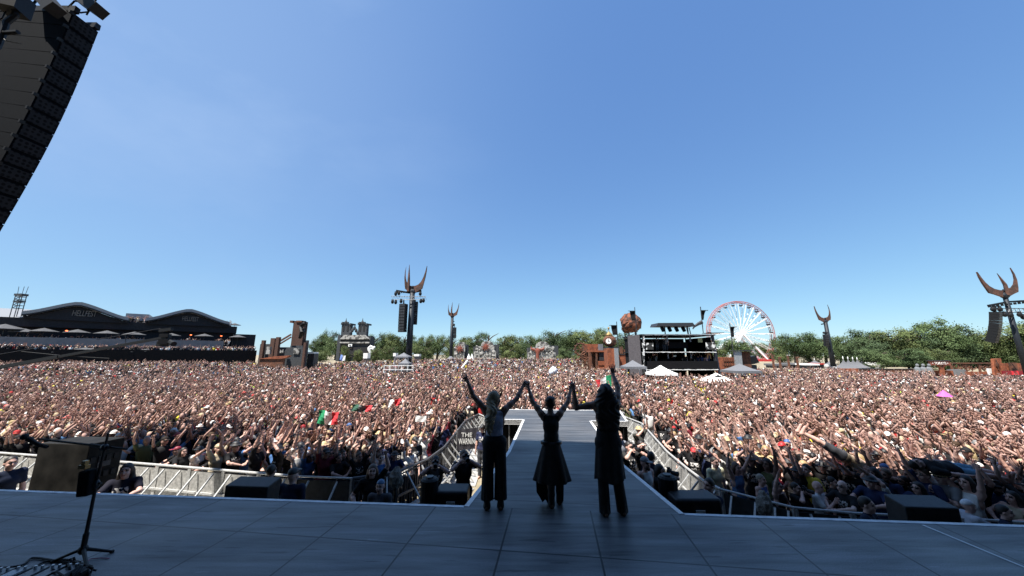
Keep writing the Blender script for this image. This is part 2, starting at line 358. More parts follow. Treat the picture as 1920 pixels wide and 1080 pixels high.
(ua, za), (ub, zb) = fu(236, 590, -3), fu(280, 590, -3)
ublock('flat_roof', ua, ub, fu(250, 601, -3)[1], fu(250, 588, -3)[1], -9, -3, M_roofmetal)
hall = thing('pale_hall', 'pale grey sheet roofed hall behind the terrace at the left edge', 'building', W(-6, 0, -12))
b = MB(); zz = fu(20, 575, -14)[1]
b.prism([W(-30, 0, -16), W(fu(52, 580, -16)[0], 0, -16), W(fu(52, 580, -16)[0], zz - 2.6, -16), W(-30, zz - 2.2, -16)], N * -10); b.build('wall', M_grey, hall)
b = MB(); b.prism([W(-30, zz - 2.15, -15.5), W(fu(58, 580, -16)[0], zz - 2.55, -15.5), W(fu(40, 575, -16)[0], zz, -22), W(-30, zz, -22)], (0, 0, .25)); b.build('roof', M_roofmetal, hall)
# flood light mast on the hall
q0 = pf(33, 580, -16.5); t = thing('antenna_mast', 'small lattice mast with floodlights and antennas above the pale hall', 'mast', q0 - V((0, 0, 6)))
b = MB(); q1 = pf(40, 553, -16.5); w_ = .45
for sx in (-1, 1):
    for sy in (-1, 1): b.bar(q0 + V((sx * w_, sy * w_, -6)), q1 + V((sx * w_, sy * w_, 0)), .09)
for k in range(5):
    z = q0.z + (q1.z - q0.z) * (k + .3) / 5; c = q0 + (q1 - q0) * ((k + .3) / 5)
    b.box((c.x, c.y, z), (w_ * 2 + .1, w_ * 2 + .1, .08)); b.bar(c + V((-w_, -w_, 0)), c + V((w_, -w_, .6)), .09)
b.build('lattice', M_dark, t)
b = MB(); b.box(q1, (1.5, 1.0, .4)); b.build('lamp_bank', M_dark, t); b = MB(); b.box(q1 - V((0, 0, 1.3)), (1.3, .9, .25)); b.build('lamp_bank', M_dark, t)
for dx in (-.8, .1, .8): b = MB(); b.bar(q1 + V((dx, 0, .2)), q1 + V((dx * 1.2, 0, 1.7)), .05); b.build('antenna', M_dark, t)
# parasols and heaters on the deck
def parasol_tpl(name, r=1.75, h=2.5, m=None):
    t = thing(name, 'x', 'parasol')
    b = MB(); n = 8; vs = [(0, 0, h + .62)] + [(r * math.cos(2 * math.pi * i / n), r * math.sin(2 * math.pi * i / n), h) for i in range(n)] + [(0, 0, h + .54)] + [(r * math.cos(2 * math.pi * i / n), r * math.sin(2 * math.pi * i / n), h - .08) for i in range(n)]
    b.add(vs, [(0, i + 1, (i + 1) % n + 1) for i in range(n)] + [(n + 1, n + 2 + (i + 1) % n, n + 2 + i) for i in range(n)] + [(i + 1, n + 2 + i, n + 2 + (i + 1) % n, (i + 1) % n + 1) for i in range(n)])
    b.build('canopy', m or M_greycloth, t)
    b = MB(); b.tube([(0, 0, 0), (0, 0, h + .7)], .04, 6); b.build('pole', M_dark, t)
    return t
para = None
specs = [(8, 616, 2.3, 'large dark parasol on the terrace deck, cut by the left edge'), (46, 622, 1.6, ''), (82, 621, 1.7, ''), (145, 623, 1.6, ''), (200, 625, 1.6, ''), (252, 627, 1.6, ''), (322, 629, 1.4, ''), (383, 630, 1.5, ''), (446, 632, 1.5, 'small dark parasol at the far end of the terrace deck'), (440, 609, 1.2, 'grey parasol up on the balcony end beyond the second arched roof')]
for i, (px, py, r, lab) in enumerate(specs):
    p = pf(px, py, 2.2 if i < 9 else -3)
    if para is None: para = parasol_tpl('parasol', m=mat('dark_parasol_cloth', (.06, .062, .068), .85, var=.15, scale=2)); o = para
    else: o = copy_tree(para)
    o.location = (p.x, p.y, p.z - 2.55 * (r / 1.75)); s_ = r / 1.75; o.scale = (s_, s_, s_)
    tag(o, lab or f'grey parasol on the terrace deck under the balcony, {ordn(i, 9)} of its row', 'parasol', 'parasols on the terrace')
M_heat = mat('glowing_heater', (.3, .05, .02), .5, emit=(1, .16, .05), estr=2.5)
for i, (px, py) in enumerate(((43, 617), (125, 620), (200, 622), (358, 628), (415, 630))):
    p = pf(px, py, .6); b = MB(); b.ball(p, (.2, .14, .09), 8, 5)
    b.build('heater_lamp', M_heat, ter)
# low grey sunshades above the standing row
for i, (px, py) in enumerate(((105, 655), (165, 651), (250, 655), (275, 654))):
    p = pf(px, py, 6.4); o = copy_tree(para); s_ = .95; o.scale = (s_, s_, .75); o.location = (p.x, p.y, p.z - 2.3)
    tag(o, f'low grey parasol among the people on the podium above the black wall, {ordn(i, 4)}', 'parasol', 'parasols on the podium')

# ------------------------------------------------------------------ camera jib in front of the terrace
jb, jt = PY(-150, 716, 24), PY(318, 631, 24)
t = thing('camera_jib', 'long black camera crane arm reaching over the crowd at the left', 'camera crane', (jb.x, jb.y, 0))
d_ = (jt - jb).normalized(); up_ = V((0, 0, 1))
b = MB(); b.bar(jb, jb + (jt - jb) * .55, .2, .24); b.bar(jb + (jt - jb) * .54, jt, .14, .17); b.build('boom', M_black, t)
b = MB(); b.bar(jb - V((0, 0, .0)), V((jb.x, jb.y, 0)), .5); b.box((jb.x, jb.y, .3), (1.8, 1.8, .6)); b.build('pedestal', M_dark, t)
m1 = jb + (jt - jb) * .62
b = MB()
for a, c in ((PY(-150, 690, 24), PY(70, 652, 24)), (PY(40, 659, 24), PY(130, 668, 24)), (PY(130, 668, 24), PY(205, 672, 24)), (PY(180, 637, 24), PY(300, 616, 24)), (PY(235, 627, 24), PY(236, 648, 24)), (PY(300, 616, 24), PY(312, 634, 24))): b.tube([a, c], .022, 5)
b.build('tension_cable', M_black, t)
h = PY(312, 640, 24)
b = MB(); b.bar(PY(300, 620, 24), PY(323, 617, 24), .2); b.box(PY(310, 629, 24), (.5, .4, .22), .3); b.bar(PY(310, 628, 24), PY(312, 645, 24), .25); b.build('remote_head', M_black, t)
b = MB(); b.box(PY(310, 641, 24), (.5, .7, .36), .4); b.tube([PY(318, 641, 24), PY(326, 645, 23.6)], .17, 8); b.box(PY(305, 645, 24), (.4, .5, .35)); b.build('camera', M_black, t)

# ------------------------------------------------------------------ trident towers
def wing(b, c, pts, th, ax):
    # flat horned plate: outline pts (lateral, height) in the plane spanned by ax and z, thickness th
    nn = ax.cross(V((0, 0, 1)))
    b.prism([c + ax * x + V((0, 0, z)) - nn * th / 2 for x, z in pts], nn * th)
def horn(side, w, h, tipx):
    o = [(0, 0), (.14, -.02), (.46, .08), (.70, .14), (.78, .30), (.90, .56), (.97, .78), (1.0, 1.0), (.88, .76), (.77, .58), (.62, .42), (.43, .31), (.19, .26), (0, .26)]
    return [(side * w * x * (1 + (tipx - 1) * z * z), z * h) for x, z in o]
M_horn = mat('rust_brown_horn', (.10, .042, .027), .8, var=.3, scale=1.2, col2=(.045, .024, .018), bump=.3, bscale=5)
def speaker_hang(parent, top, n, w, h, dep, yaw, sweep, tilt=0.):
    R = Matrix.Rotation(yaw, 3, 'Z'); p = V(top); a = tilt
    for i in range(n):
        c = p + R @ V((0, 0, -h / 2)) 
        rot = R @ Matrix.Rotation(a, 3, 'X')
        b = MB(); b.box(c, (w, dep, h * .96), rot=rot); cab = b.build('speaker_cabinet', M_black, parent)
        b = MB()
        for k in range(3): b.box(c + rot @ V(((k - 1) * w * .3, -dep / 2 - .012, 0)), (w * .26, .03, h * .7), rot=rot)
        b.build('grille', M_dark, cab)
        p = p + R @ V((0, math.sin(a) * h * 1.0, -math.cos(a) * h)); a += sweep
M_pole = mat('blue_black_mast_paint', (.013, .017, .024), .55, var=.2, scale=2, spec=.3)
def trident(name, label, px, Y, top_py, base_w, hornL, hornR, hornM, pole_top_py, ringpy=None, yaw=0, hornw=None):
    x = GX(px, Y, 8); base = V((x, Y, 0)); t = thing(name, label, 'trident tower', base)
    zt = PY(px, pole_top_py, Y).z; ztop = PY(px, top_py, Y).z; H = ztop - zt
    b = MB(); b.tube([base, V((x, Y, zt))], [base_w, base_w * .72], 10); b.build('mast', M_pole, t, smooth=True)
    b = MB(); b.tube([base, base + V((0, 0, .8))], [base_w * 2.2, base_w * 1.4], 10); b.build('footing', M_dark, t)
    c = V((x, Y, zt - .02))
    for side, w, hh, yw, tx in hornL: 
        ax = V((math.cos(yw), math.sin(yw), 0)); b = MB(); wing(b, c, horn(side, w, hh * H, tx), .22, ax); b.build('horn', M_horn, t)
    if hornM:
        b = MB(); b.tube([c + V((hornM[0], -.35, .2)), c + V((hornM[0] - .05, -.35, hornM[1] * H * .5)), c + V((hornM[2], -.35, hornM[1] * H))], [.30, .22, .03], 6); b.build('spike', M_horn, t)
    b = MB(); b.ball(c + V((0, 0, .2)), (.62, .5, .55), 8, 6); b.box(c + V((0, 0, .75)), (1.2, .3, .18)); b.ball(c + V((0, -.1, 1.05)), (.22, .22, .28), 8, 6); b.build('figurehead', M_pole, t)
    return t, base, zt
# near left one, with speaker hangs and a lamp truss
Y = 60.
t, base, zt = trident('trident_tower', 'tall black mast with rusty horns, two speaker hangs and gazebo at its foot', 769, Y, 497, .62, [(-1, 1.9, .93, .25, .72), (1, 2.6, .95, -.15, .98)], None, (-.65, 1.0, -.75), 549)
x = base.x
def at(px, py, dy=0): return PY(px, py, Y + dy)
b = MB()
for a, c in (((734, 555), (797, 556)), ((734, 562), (797, 562))):
    for dy in (-.6, .6): b.tube([at(*a, dy - .3), at(*c, dy - .3)], .05, 5)
for k in range(14):
    p = 734 + 63 * k / 13; b.tube([at(p, 555, -.9), at(p + 63 / 26, 562, -.9), at(min(797, p + 63 / 13), 555, -.9)], .035, 4)
    b.tube([at(p, 555, -.9), at(p, 555, .3)], .03, 4)
b.build('lamp_truss', M_steel, t)
b = MB(); b.bar(at(743, 545), at(768, 549), .3); b.bar(at(770, 549), at(790, 545), .28)
for k in range(7): b.box(at(745 + 4 * k, 548, -.2), (.12, .3, .3))
b.build('spreader_beam', M_black, t)
for px, py in ((736, 566), (742, 567), (748, 550), (752, 565), (789, 565), (794, 564), (742, 551), (788, 551)):
    b = MB(); p = at(px, py, -.9); b.ball(p, (.28, .28, .36), 8, 6); b.box(p + V((0, 0, .32)), (.36, .18, .22)); b.build('moving_light', M_black, t)
speaker_hang(t, at(757, 570, -.8), 10, 1.15, .50, 1.0, math.radians(-12), .006)
speaker_hang(t, at(778.5, 566, .9), 9, 1.05, .46, 1.0, math.radians(14), .022)
b = MB(); b.bar(at(757, 563, -.8), at(757, 571, -.8), .2); b.bar(at(778.5, 562, .9), at(778.5, 567, .9), .2); b.build('hang_frame', M_black, t)
def gazebo(name, label, px, Y, py_top, py_eave, wpx, m, group='pop up gazebos', legs=True):
    c = PY(px, py_eave, Y); w = wpx / F * (Y * cp) ; zt_ = PY(px, py_top, Y).z
    t = thing(name, label, 'gazebo', (c.x, Y, 0), group)
    h = w / 2; b = MB(); ez = c.z; n = 5
    # four concave roof sides with a valance
    vs = []; fs = []
    for j in range(n + 1):
        f = j / n; r = h * (1 - f); z = ez + (zt_ - ez) * (f ** 1.35)
        vs += [(c.x - r, Y - r, z), (c.x + r, Y - r, z), (c.x + r, Y + r, z), (c.x - r, Y + r, z)]
    for j in range(n):
        for k in range(4): fs.append((j * 4 + k, j * 4 + (k + 1) % 4, j * 4 + 4 + (k + 1) % 4, j * 4 + 4 + k))
    b.add(vs, fs)
    for k, (sx, sy) in enumerate(((0, -1), (1, 0), (0, 1), (-1, 0))):
        b.box((c.x + sx * h, Y + sy * h, ez - .12), (2 * h if sx == 0 else .03, 2 * h if sy == 0 else .03, .25))
    b.build('canopy', m, t)
    for sx, sy in ((-1, -1), (1, -1), (1, 1), (-1, 1)):
        b = MB(); b.bar((c.x + sx * h * .96, Y + sy * h * .96, 0), (c.x + sx * h * .96, Y + sy * h * .96, ez - .05), .07); b.build('leg', M_steel, t)
    return t
gazebo('gazebo', 'dark grey gazebo at the foot of the tall mast with speaker hangs', 757, 55.5, 661, 668.5, 25, M_greycloth)
gazebo('gazebo', 'smaller dark gazebo standing before the tall mast among the heads', 760, 53, 672, 681, 19, M_greycloth)
pl = thing('camera_platform', 'white railed camera platform below the tall mast, among the heads', 'platform', (GX(752, 51), 51, 0))
b = MB(); cc = PY(752, 691, 51); b.box((cc.x, 51, cc.z - .35), (3.6, 2.2, .2)); b.build('floor', M_dark, pl)
b = MB()
for z in (0, .55): b.bar((cc.x - 2.2, 49.9, cc.z + z - .1), (cc.x + 2.1, 49.9, cc.z + z - .1), .09)
for k in range(6): b.bar((cc.x - 2.1 + k * .84, 49.9, cc.z - .4), (cc.x - 2.1 + k * .84, 49.9, cc.z + .5), .07)
b.build('railing', M_white, pl)
for sx in (-1.7, 1.7):
    for sy in (-1, 1):
        b = MB(); b.bar((cc.x + sx, 51 + sy, 0), (cc.x + sx, 51 + sy, cc.z - .44), .1); b.build('leg', M_steel, pl)
# far left one
Y = 107.
t, base, zt = trident('trident_tower', 'slim distant trident mast between the tall mast and the carved walls', 846.5, Y, 567, .6, [(-1, 1.75, .9, .2, .74), (1, 2.15, .93, -.15, .98)], None, (-.2, 1.0, -.05), 594)
speaker_hang(t, PY(853, 614, Y - .8), 6, .95, .55, .9, .15, .015)
b = MB(); b.bar(PY(847, 601, Y), PY(852, 603, Y), .25); b.bar(PY(852, 608, Y - .8), PY(852.5, 615, Y - .8), .18); b.ball(PY(851, 609, Y - .8), .4, 8, 5); b.build('bracket', M_black, t)
b = MB(); c_ = PY(845, 673, 104); b.tube([(c_.x, 104, 0), (c_.x, 104, c_.z), PY(845, 668, 104)], [1.25, 1.25, .3], 8); b.build('base_shroud', M_greycloth, t)
# far right one
Y = 98.
t, base, zt = trident('trident_tower', 'slim distant trident mast in front of the right hand tree line', 1554, Y, 572, .62, [(-1, 2.9, .93, .12, .98), (1, 1.9, 1.02, -.35, .62)], None, None, 604)
speaker_hang(t, PY(1547.5, 627, Y - .8), 7, .95, .48, .9, -.2, .05)
b = MB(); b.bar(PY(1540, 608, Y), PY(1551, 606, Y), .3); b.bar(PY(1547, 622, Y - .8), PY(1548, 628, Y - .8), .2); b.ball(PY(1545, 624, Y - .8), .35, 8, 5); b.ball(PY(1550, 624, Y - .8), .3, 8, 5); b.build('bracket', M_black, t)
gazebo('gazebo', 'dark gazebo at the foot of the slim mast before the right trees', 1568, 92, 690, 697, 22, M_greycloth)
# near right one
Y = 56.
t, base, zt = trident('trident_tower', 'big trident tower with lamp truss and speaker hang at the right edge', 1903, Y, 506, .40, [(-1, 4.3, .9, .10, 1.0), (1, 2.3, 1.05, -.4, .66)], None, (.1, .86, -.75), 556)
def at(px, py, dy=0): return PY(px, py, Y + dy)
b = MB(); b.bar(at(1853, 573), at(1890, 566), .28); b.bar(at(1890, 566), at(1990, 560), .28)
for k in range(12): b.box(at(1855 + 8 * k, 574.5 - k * .9, -.2), (.14, .3, .34))
b.build('spreader_beam', M_black, t)
b = MB()
for y0, y1 in ((578, 579), (585, 587)):
    b.tube([at(1862, y0, -.6), at(1990, y1, -.6)], .06, 5)
for k in range(16):
    p = 1862 + 8 * k; b.tube([at(p, 578, -.6), at(p + 4, 586, -.6), at(p + 8, 578, -.6)], .04, 4)
b.build('lamp_truss', M_dark, t)
for px, py in ((1862, 580), (1875, 580), (1884, 590), (1895, 591), (1912, 590), (1919, 595)):
    b = MB(); p = at(px, py, -.8); b.ball(p, (.32, .32, .4), 8, 6); b.box(p + V((0, 0, .4)), (.4, .2, .25)); b.build('moving_light', M_black, t)
speaker_hang(t, at(1866, 585, -.9), 11, 1.35, .46, 1.0, math.radians(20), .024, .14)
b = MB(); b.bar(at(1866, 573, -.9), at(1866, 586, -.9), .2); b.build('hang_frame', M_black, t)
# ------------------------------------------------------------------ helpers for far scenery: a box given by its picture corners at a depth
def pbox(b, x0, y0, x1, y1, Y, dep, mi=0, ground=False):
    p, q = PY(x0, y0, Y), PY(x1, y1, Y)
    z0 = 0.0 if ground else q.z
    xa, xb = GX(x0, Y, (p.z + z0) / 2), GX(x1, Y, (p.z + z0) / 2)
    b.box(((xa + xb) / 2, Y + dep / 2, (p.z + z0) / 2), (abs(xb - xa), dep, p.z - z0), mi=mi); return b
def ppoly(b, pts, Y, dep, mi=0): return b.prism([PY(x, y, Y) for x, y in pts], (0, dep, 0), mi)
def P(name, m, parent, *boxes, label=None):
    b = MB()
    for bx in boxes: pbox(b, *bx[:6], ground=len(bx) > 6 and bx[6])
    return b.build(name, m, parent, label=label)

# dark towers and ruins right of the terrace (Y about 70)
t = thing('ruin_tower', 'tall brown block tower with a clawed creature on its side beside the terrace', 'tower', (GX(555, 72), 72, 0))
P('shaft', mat('dark_brown_block', (.07, .035, .026), .9, var=.3, scale=1.5, bump=.4, bscale=6), t, (544.5, 603, 565, 700, 72, 1.3, True)); P('base_block', M_stoned, t, (541, 648, 566, 700, 71.7, .3, True), (563, 638, 573, 700, 72.5, .6, True))
P('parapet', M_rustd, t, (543.5, 601, 549, 605, 71.8, 1.6), (555, 601, 566, 604, 71.8, 1.6))
b = MB(); b.tube([PY(562, 634, 71), PY(567, 622, 70.6), PY(564, 612, 71), PY(569, 607, 70.6)], [.3, .5, .35, .3], 7); b.ball(PY(570, 607, 70.5), (.5, .4, .35), 8, 6)
for a, c, e in (((566, 618), (572, 616), (572, 628)), ((565, 626), (570, 624), (568, 632)), ((569, 607), (573, 604), (574, 612)), ((567, 612), (575, 608), (573, 622))): b.tube([PY(*a, 70.6), PY(*c, 70.2), PY(*e, 70.2)], [.2, .14, .05], 5)
b.build('creature', M_black, t)
t = thing('ruin_wall', 'low brown ruin of broken towers and beams before the brown tower', 'ruin', (GX(515, 70), 70, 0))
M_brick = mat('dark_brown_brick', (.075, .036, .025), .9, var=.3, scale=2, bump=.4, bscale=8)
P('brick_tower', M_brick, t, (503, 634, 511, 700, 70, .7, True), (513, 632, 519, 700, 69, .6, True), (486, 638, 491, 700, 71, .6, True), (566, 642, 570, 700, 69, .5, True))
P('stone_wall', M_stoned, t, (520, 651, 566, 700, 71, 1.2, True), (484, 645, 504, 700, 72, 1.2, True)); P('light_wall', M_stone, t, (499, 650, 506, 664, 68.6, .5), (521, 655, 531, 662, 70.8, .15), (550, 653, 561, 664, 70.8, .15))
b = MB(); b.bar(PY(521, 642, 70.5), PY(546, 627, 71), .3); b.bar(PY(523, 646, 70.5), PY(546, 632, 71), .25); b.build('slanted_beam', M_rustd, t)
t = thing('rust_roof_shed', 'low shed with rusty orange roof between terrace and brown tower', 'shed', (GX(510, 66), 66, 0))
b = MB(); ppoly(b, [(484, 673), (512, 668.5), (543, 666.5), (538, 670), (528, 673)], 66, .8); b.build('roof', M_rust, t); P('wall', M_rustd, t, (485, 673.1, 529, 700, 66.2, .6, True))
t = thing('white_awning', 'small white topped stall right of the brown ruin tower', 'stall', (GX(581, 75), 75, 0))
P('roof', M_white, t, (574, 660, 588, 663, 75, 2)); P('counter', M_dark, t, (575, 663.1, 587, 690, 75.1, 1.8, True))

# dark twin towered castle facade
Yc = 140
t = thing('castle_stage', 'dark slate castle facade with twin crenellated towers in front of trees', 'castle', (GX(662, Yc), Yc, 0))
P('nave', M_stoned, t, (632, 630, 693, 690, Yc, 4, True)); P('side_wing', M_stoned, t, (631, 628, 637, 690, Yc - 1, 2, True))
for x0, x1 in ((640, 657), (671.5, 687.5)):
    b = MB(); pbox(b, x0, 607, x1, 629.9, Yc - .5, 2); pbox(b, x0 - .7, 605, x0 + 2, 609, Yc - .8, 4.6); pbox(b, x1 - 2, 606, x1 + .7, 609, Yc - .8, 4.6)
    m_ = (x0 + x1) / 2; p = PY(m_, 607, Yc + 1); b.tube([p, p + V((0, 0, .6)), p + V((0, 0, 1.3)), p + V((0, 0, 2.4))], [1.0, .7, .22, .04], 8)
    for k in range(3):
        p = PY(x0 + 3 + k * 4.5, 606.8, Yc - .5); b.bar(p, p + V((0, 0, .7)), .7)
    tw = b.build('tower', M_stoned, t)
    b = MB(); pbox(b, x0 + 2.5, 611, x0 + 5.5, 621, Yc - .6, .1); pbox(b, x1 - 6.5, 611, x1 - 3.5, 621, Yc - .6, .1); b.build('window_slit', M_open, tw)
b = MB(); ppoly(b, [(637, 636), (645, 628), (684, 628), (692, 636)], Yc - 1.2, 1); b.build('ledge_roof', M_stone, t)
P('sign_board', M_white, t, (653, 645, 660, 650, Yc - 1.5, .2)); b = MB(); ppoly(b, [(655, 646), (658.5, 647.5), (655, 649)], Yc - 1.7, .1); b.build('sign_mark', M_black, t)
P('stage_mouth', M_open, t, (648, 651, 689, 664, Yc - 1.05, .1)); P('cornice', M_stone, t, (637, 641, 692, 643.5, Yc - 1.4, .6))
b = MB()
for k in range(5): p = PY(657 + k * 3.4, 626, Yc - .3); b.ball(p + V((0, 0, (.5, 1.5, 2.4, 1.4, .4)[k])), (.6, .5, .9), 7, 5)
b.build('statue_group', M_stoned, t)
t = thing('white_sculpture', 'pale tangled sculpture beside the dark castle', 'sculpture', (GX(698, 120), 120, 0))
b = MB()
for k in range(9):
    a = k * 2.1; p = PY(697 + 6 * math.cos(a), 652 + 4 * math.sin(a * 1.3), 120); b.tube([PY(697, 668, 120), (PY(697, 660, 120) + p) / 2 + V((math.sin(a), 0, .5)), p], [.35, .5, .25], 6)
b.tube([PY(697, 666, 120), V((PY(697, 666, 120).x, 120, 0))], .5, 6)
b.build('body', M_white, t)
for i, (x0, y0, x1, y1) in enumerate(((681, 662, 689, 672), (737, 662, 742, 668), (776, 664, 786, 668))):
    t = thing('white_stall', ('white box stall under the castle', 'tiny white stall left of the tall mast', 'small white stall right of the tall mast')[i], 'stall', (GX(x0, 95), 95, 0)); P('box', M_white, t, (x0, y0, x1, y1, 95, 2)); P('base', M_dark, t, (x0, y1 + .05, x1, 690, 95.05, 1.9, True))

# grey carved facades
def carved(x0, x1, yt, yc0, cx0, cx1, Y, lab, emb, dx=0):
    t = thing('carved_wall', lab, 'facade', (GX((x0 + x1) / 2, Y), Y, 0), 'carved facades before the trees')
    yb = 668; w = x1 - x0
    P('lower_wall', M_stone, t, (x0, yc0 + 11, x1, 690, Y, 2, True)); P('shoulder_block', M_stone, t, (x0 + w * .10, yc0 + 1, x1 - w * .08, yc0 + 10.9, Y + .2, 1.8))
    c = PY((cx0 + cx1) / 2, yc0 - 1, Y + .4); r = (cx1 - cx0) / 2 / F * Y
    b = MB(); n = 14; b.prism([c + V((r * math.cos(math.pi * k / n), 0, (PY(0, yt, Y).z - c.z) * math.sin(math.pi * k / n))) for k in range(n + 1)] + [c + V((-r, 0, -2.2)), c + V((r, 0, -2.2))], (0, 1.5, 0)); b.build('crest', M_stone, t)
    P('side_tower', M_stoned, t, (x1 - w * .16 + dx, yc0 - 2, x1 + w * .10 + dx, 690, Y + 2.1, 5, True), (x0 - 1, yc0 + 2, x0 + w * .12, 690, Y + 2.1, 4, True))
    if emb:
        b = MB(); p = PY(emb[0], emb[1], Y - .35)
        if emb[2] == 0:
            b.ball(p, (.7, .3, .7), 8, 6)
            for k in range(10): a = k * math.pi / 5; b.tube([p, p + V((1.5 * math.cos(a), -.1, 1.5 * math.sin(a)))], [.32, .05], 5)
        else:
            b.tube([PY(emb[0], 690, Y - .4), p], [.5, .5], 6); b.ball(p, (.9, .4, .9), 8, 6)
            for s_ in (-1, 1): b.tube([p + V((s_, 0, .3)), p + V((s_ * 2.0, 0, .6)), p + V((s_ * 2.2, 0, 1.6))], [.5, .4, .05], 5)
        b.build('emblem', mat('rust_red_emblem', (.20, .055, .035), .85, var=.3, scale=3), t)
    b = MB(); rr = random.Random(int(x0))
    for k in range(26):
        p = PY(rr.uniform(x0 + 3, x1 - 3), rr.uniform(yc0 + 2, yb), Y - .02); b.ball(p, (rr.uniform(.25, .7), .25, rr.uniform(.2, .7)), 6, 4)
    b.build('carving', M_stone, t)
carved(851, 870, 641, 648, 859, 872, 116, 'grey carved facade half hidden by the slim mast', (862, 654, 0), 3)
carved(888, 930, 639, 648, 902, 925, 112, 'grey carved facade with a spiky rust red emblem in the middle', (911, 650, 0))
carved(990, 1042, 640, 650, 1005, 1030, 112, 'grey carved facade with a horned rust red post in front', (1008, 658, 1))
for i, (px, py) in enumerate(((879, 667), (885, 666))):
    t = thing('white_cone_tent', ('small white pointed tent left of the emblem facade', 'smaller white pointed tent touching the emblem facade')[i], 'tent', (GX(px, 105), 105, 0)); p = PY(px, py - 4 + i, 105)
    b = MB(); b.tube([V((p.x, 105, 0)), V((p.x, 105, p.z - 1.6)), V((p.x, 105, p.z))], [.7, .6, .05], 8); b.build('canvas', M_whitecloth, t)

# ------------------------------------------------------------------ rust quarter left of the control tower (Y 62..72)
t = thing('rust_wall', 'rust orange container wall above the small rust porch', 'wall', (GX(1110, 70), 70, 0)); P('panel', M_rust, t, (1096, 645, 1128, 662, 70, 1.2, False)); P('post', M_rustd, t, (1095, 645, 1098, 700, 70.1, 1, True), (1125, 650, 1128.5, 700, 70.1, 1, True))
t = thing('gear_sculpture', 'tall tangled rusty gear wheels at the left of the rust porch', 'sculpture', (GX(1092, 68), 68, 0))
b = MB()
for px, py, r in ((1089, 655, 1.15), (1098, 668, .9), (1093, 680, 1.0), (1104, 678, .7)):
    c = PY(px, py, 68); n = 12; pts = [c + V((r * math.cos(2 * math.pi * k / n), 0, r * math.sin(2 * math.pi * k / n))) for k in range(n + 1)]; b.tube(pts, .16, 5)
    for k in range(n): b.bar(c + (pts[k] - c) * 1.05, c + (pts[k] - c) * 1.28, .22)
    for k in range(3): a = k * 1.05; b.bar(c - V((r * math.cos(a), 0, r * math.sin(a))), c + V((r * math.cos(a), 0, r * math.sin(a))), .12)
b.bar(PY(1096, 660, 68.2), V((PY(1096, 660, 68).x, 68.2, 0)), .5); b.bar(PY(1101, 664, 68.2), V((PY(1104, 664, 68).x, 68.2, 0)), .3)
b.build('gear', M_rustd, t)
t = thing('rust_porch', 'small rust porch with dark shutters and columns before the rust walls', 'porch', (GX(1128, 65), 65, 0))
P('roof_slab', M_rust, t, (1107, 657, 1146, 660, 64.5, 4)); P('column', M_rustd, t, (1105, 660.1, 1110, 700, 64.6, .6, True), (1118, 660.1, 1121, 700, 64.6, .6, True))
P('back_wall', M_rustd, t, (1111, 660.1, 1146, 700, 66.5, .5, True)); P('shutter', M_dark, t, (1124, 661, 1141, 668, 64.8, .3), (1124, 669, 1141, 676, 64.8, .3)); P('counter', M_rust, t, (1122, 677, 1142, 685, 64.4, 1.5), (1122, 685.1, 1142, 700, 64.5, 1.3, True))
P('shed_box', M_greycloth, t, (1125, 645, 1131, 656.9, 65, 1.5))
t = thing('clock_drum', 'round rusty drum with white clock face and domed lantern on a roof slab', 'clock', (GX(1146, 66), 66, 0))
c = PY(1144, 640, 66)
b = MB(); b.tube([c + V((-.55, -.9, 0)), c + V((-.3, -.2, .05)), c + V((.5, 1.2, .05))], [.75, 1.12, 1.12], 14); b.build('drum', M_rustd, t, smooth=False)
b = MB(); b.tube([c + V((-.57, -.92, 0)), c + V((-.6, -1.0, 0))], [.52, .52], 14); fc = b.build('face', M_white, t)
b = MB(); q = c + V((-.62, -1.03, 0)); b.bar(q, q + V((.02, -.01, .36)), .07); b.bar(q, q + V((.25, -.03, -.12)), .07)
for k in range(8): a = k * math.pi / 4; b.bar(q + V((.42 * math.cos(a), 0, .42 * math.sin(a))), q + V((.48 * math.cos(a), 0, .48 * math.sin(a))), .05)
b.build('hand', M_black, fc)
b = MB(); p = PY(1142, 631, 66); b.tube([p, p + V((0, 0, .35)), p + V((0, 0, .7)), p + V((0, 0, .95))], [.62, .7, .35, .1], 10); b.ball(p + V((0, 0, 1.6)), (.2, .2, .28), 7, 5); b.tube([p + V((0, 0, .9)), p + V((0, 0, 1.5))], .06, 5); b.build('lantern', M_gold, t)
P('slab', M_dark, t, (1127, 650.5, 1160, 652.5, 65.2, 3)); P('pillar', M_rustd, t, (1146, 652.6, 1150, 700, 66, 1, True))
t = thing('rust_block', 'bright rust block with silver edge strip beside the dark gazebo', 'block', (GX(1150, 60), 60, 0)); P('panel', M_rust, t, (1140.5, 653, 1153, 706, 60, 2.5, True)); P('silver_strip', M_steel, t, (1153.1, 653, 1161, 706, 59.8, .8, True))
t = thing('rust_fence', 'low rust red fence wall between the silver strip and the control tower', 'wall', (GX(1176, 61), 61, 0)); P('panel', M_rust, t, (1161, 665, 1192, 706, 61, .4, True)); P('cap', M_dark, t, (1161, 663.5, 1192, 664.9, 60.9, .6))
t = thing('rust_partition', 'upright rust panel behind the fence below the iron globe', 'wall', (GX(1185, 68), 68, 0)); P('panel', M_rust, t, (1180, 646, 1191, 664, 68, .5)); P('stem', M_rustd, t, (1183, 664.2, 1188, 700, 68, .4, True)); P('wheel_stack', M_rustd, t, (1164, 650, 1168, 663, 68, .8), (1170, 655, 1178, 663, 68, .8))
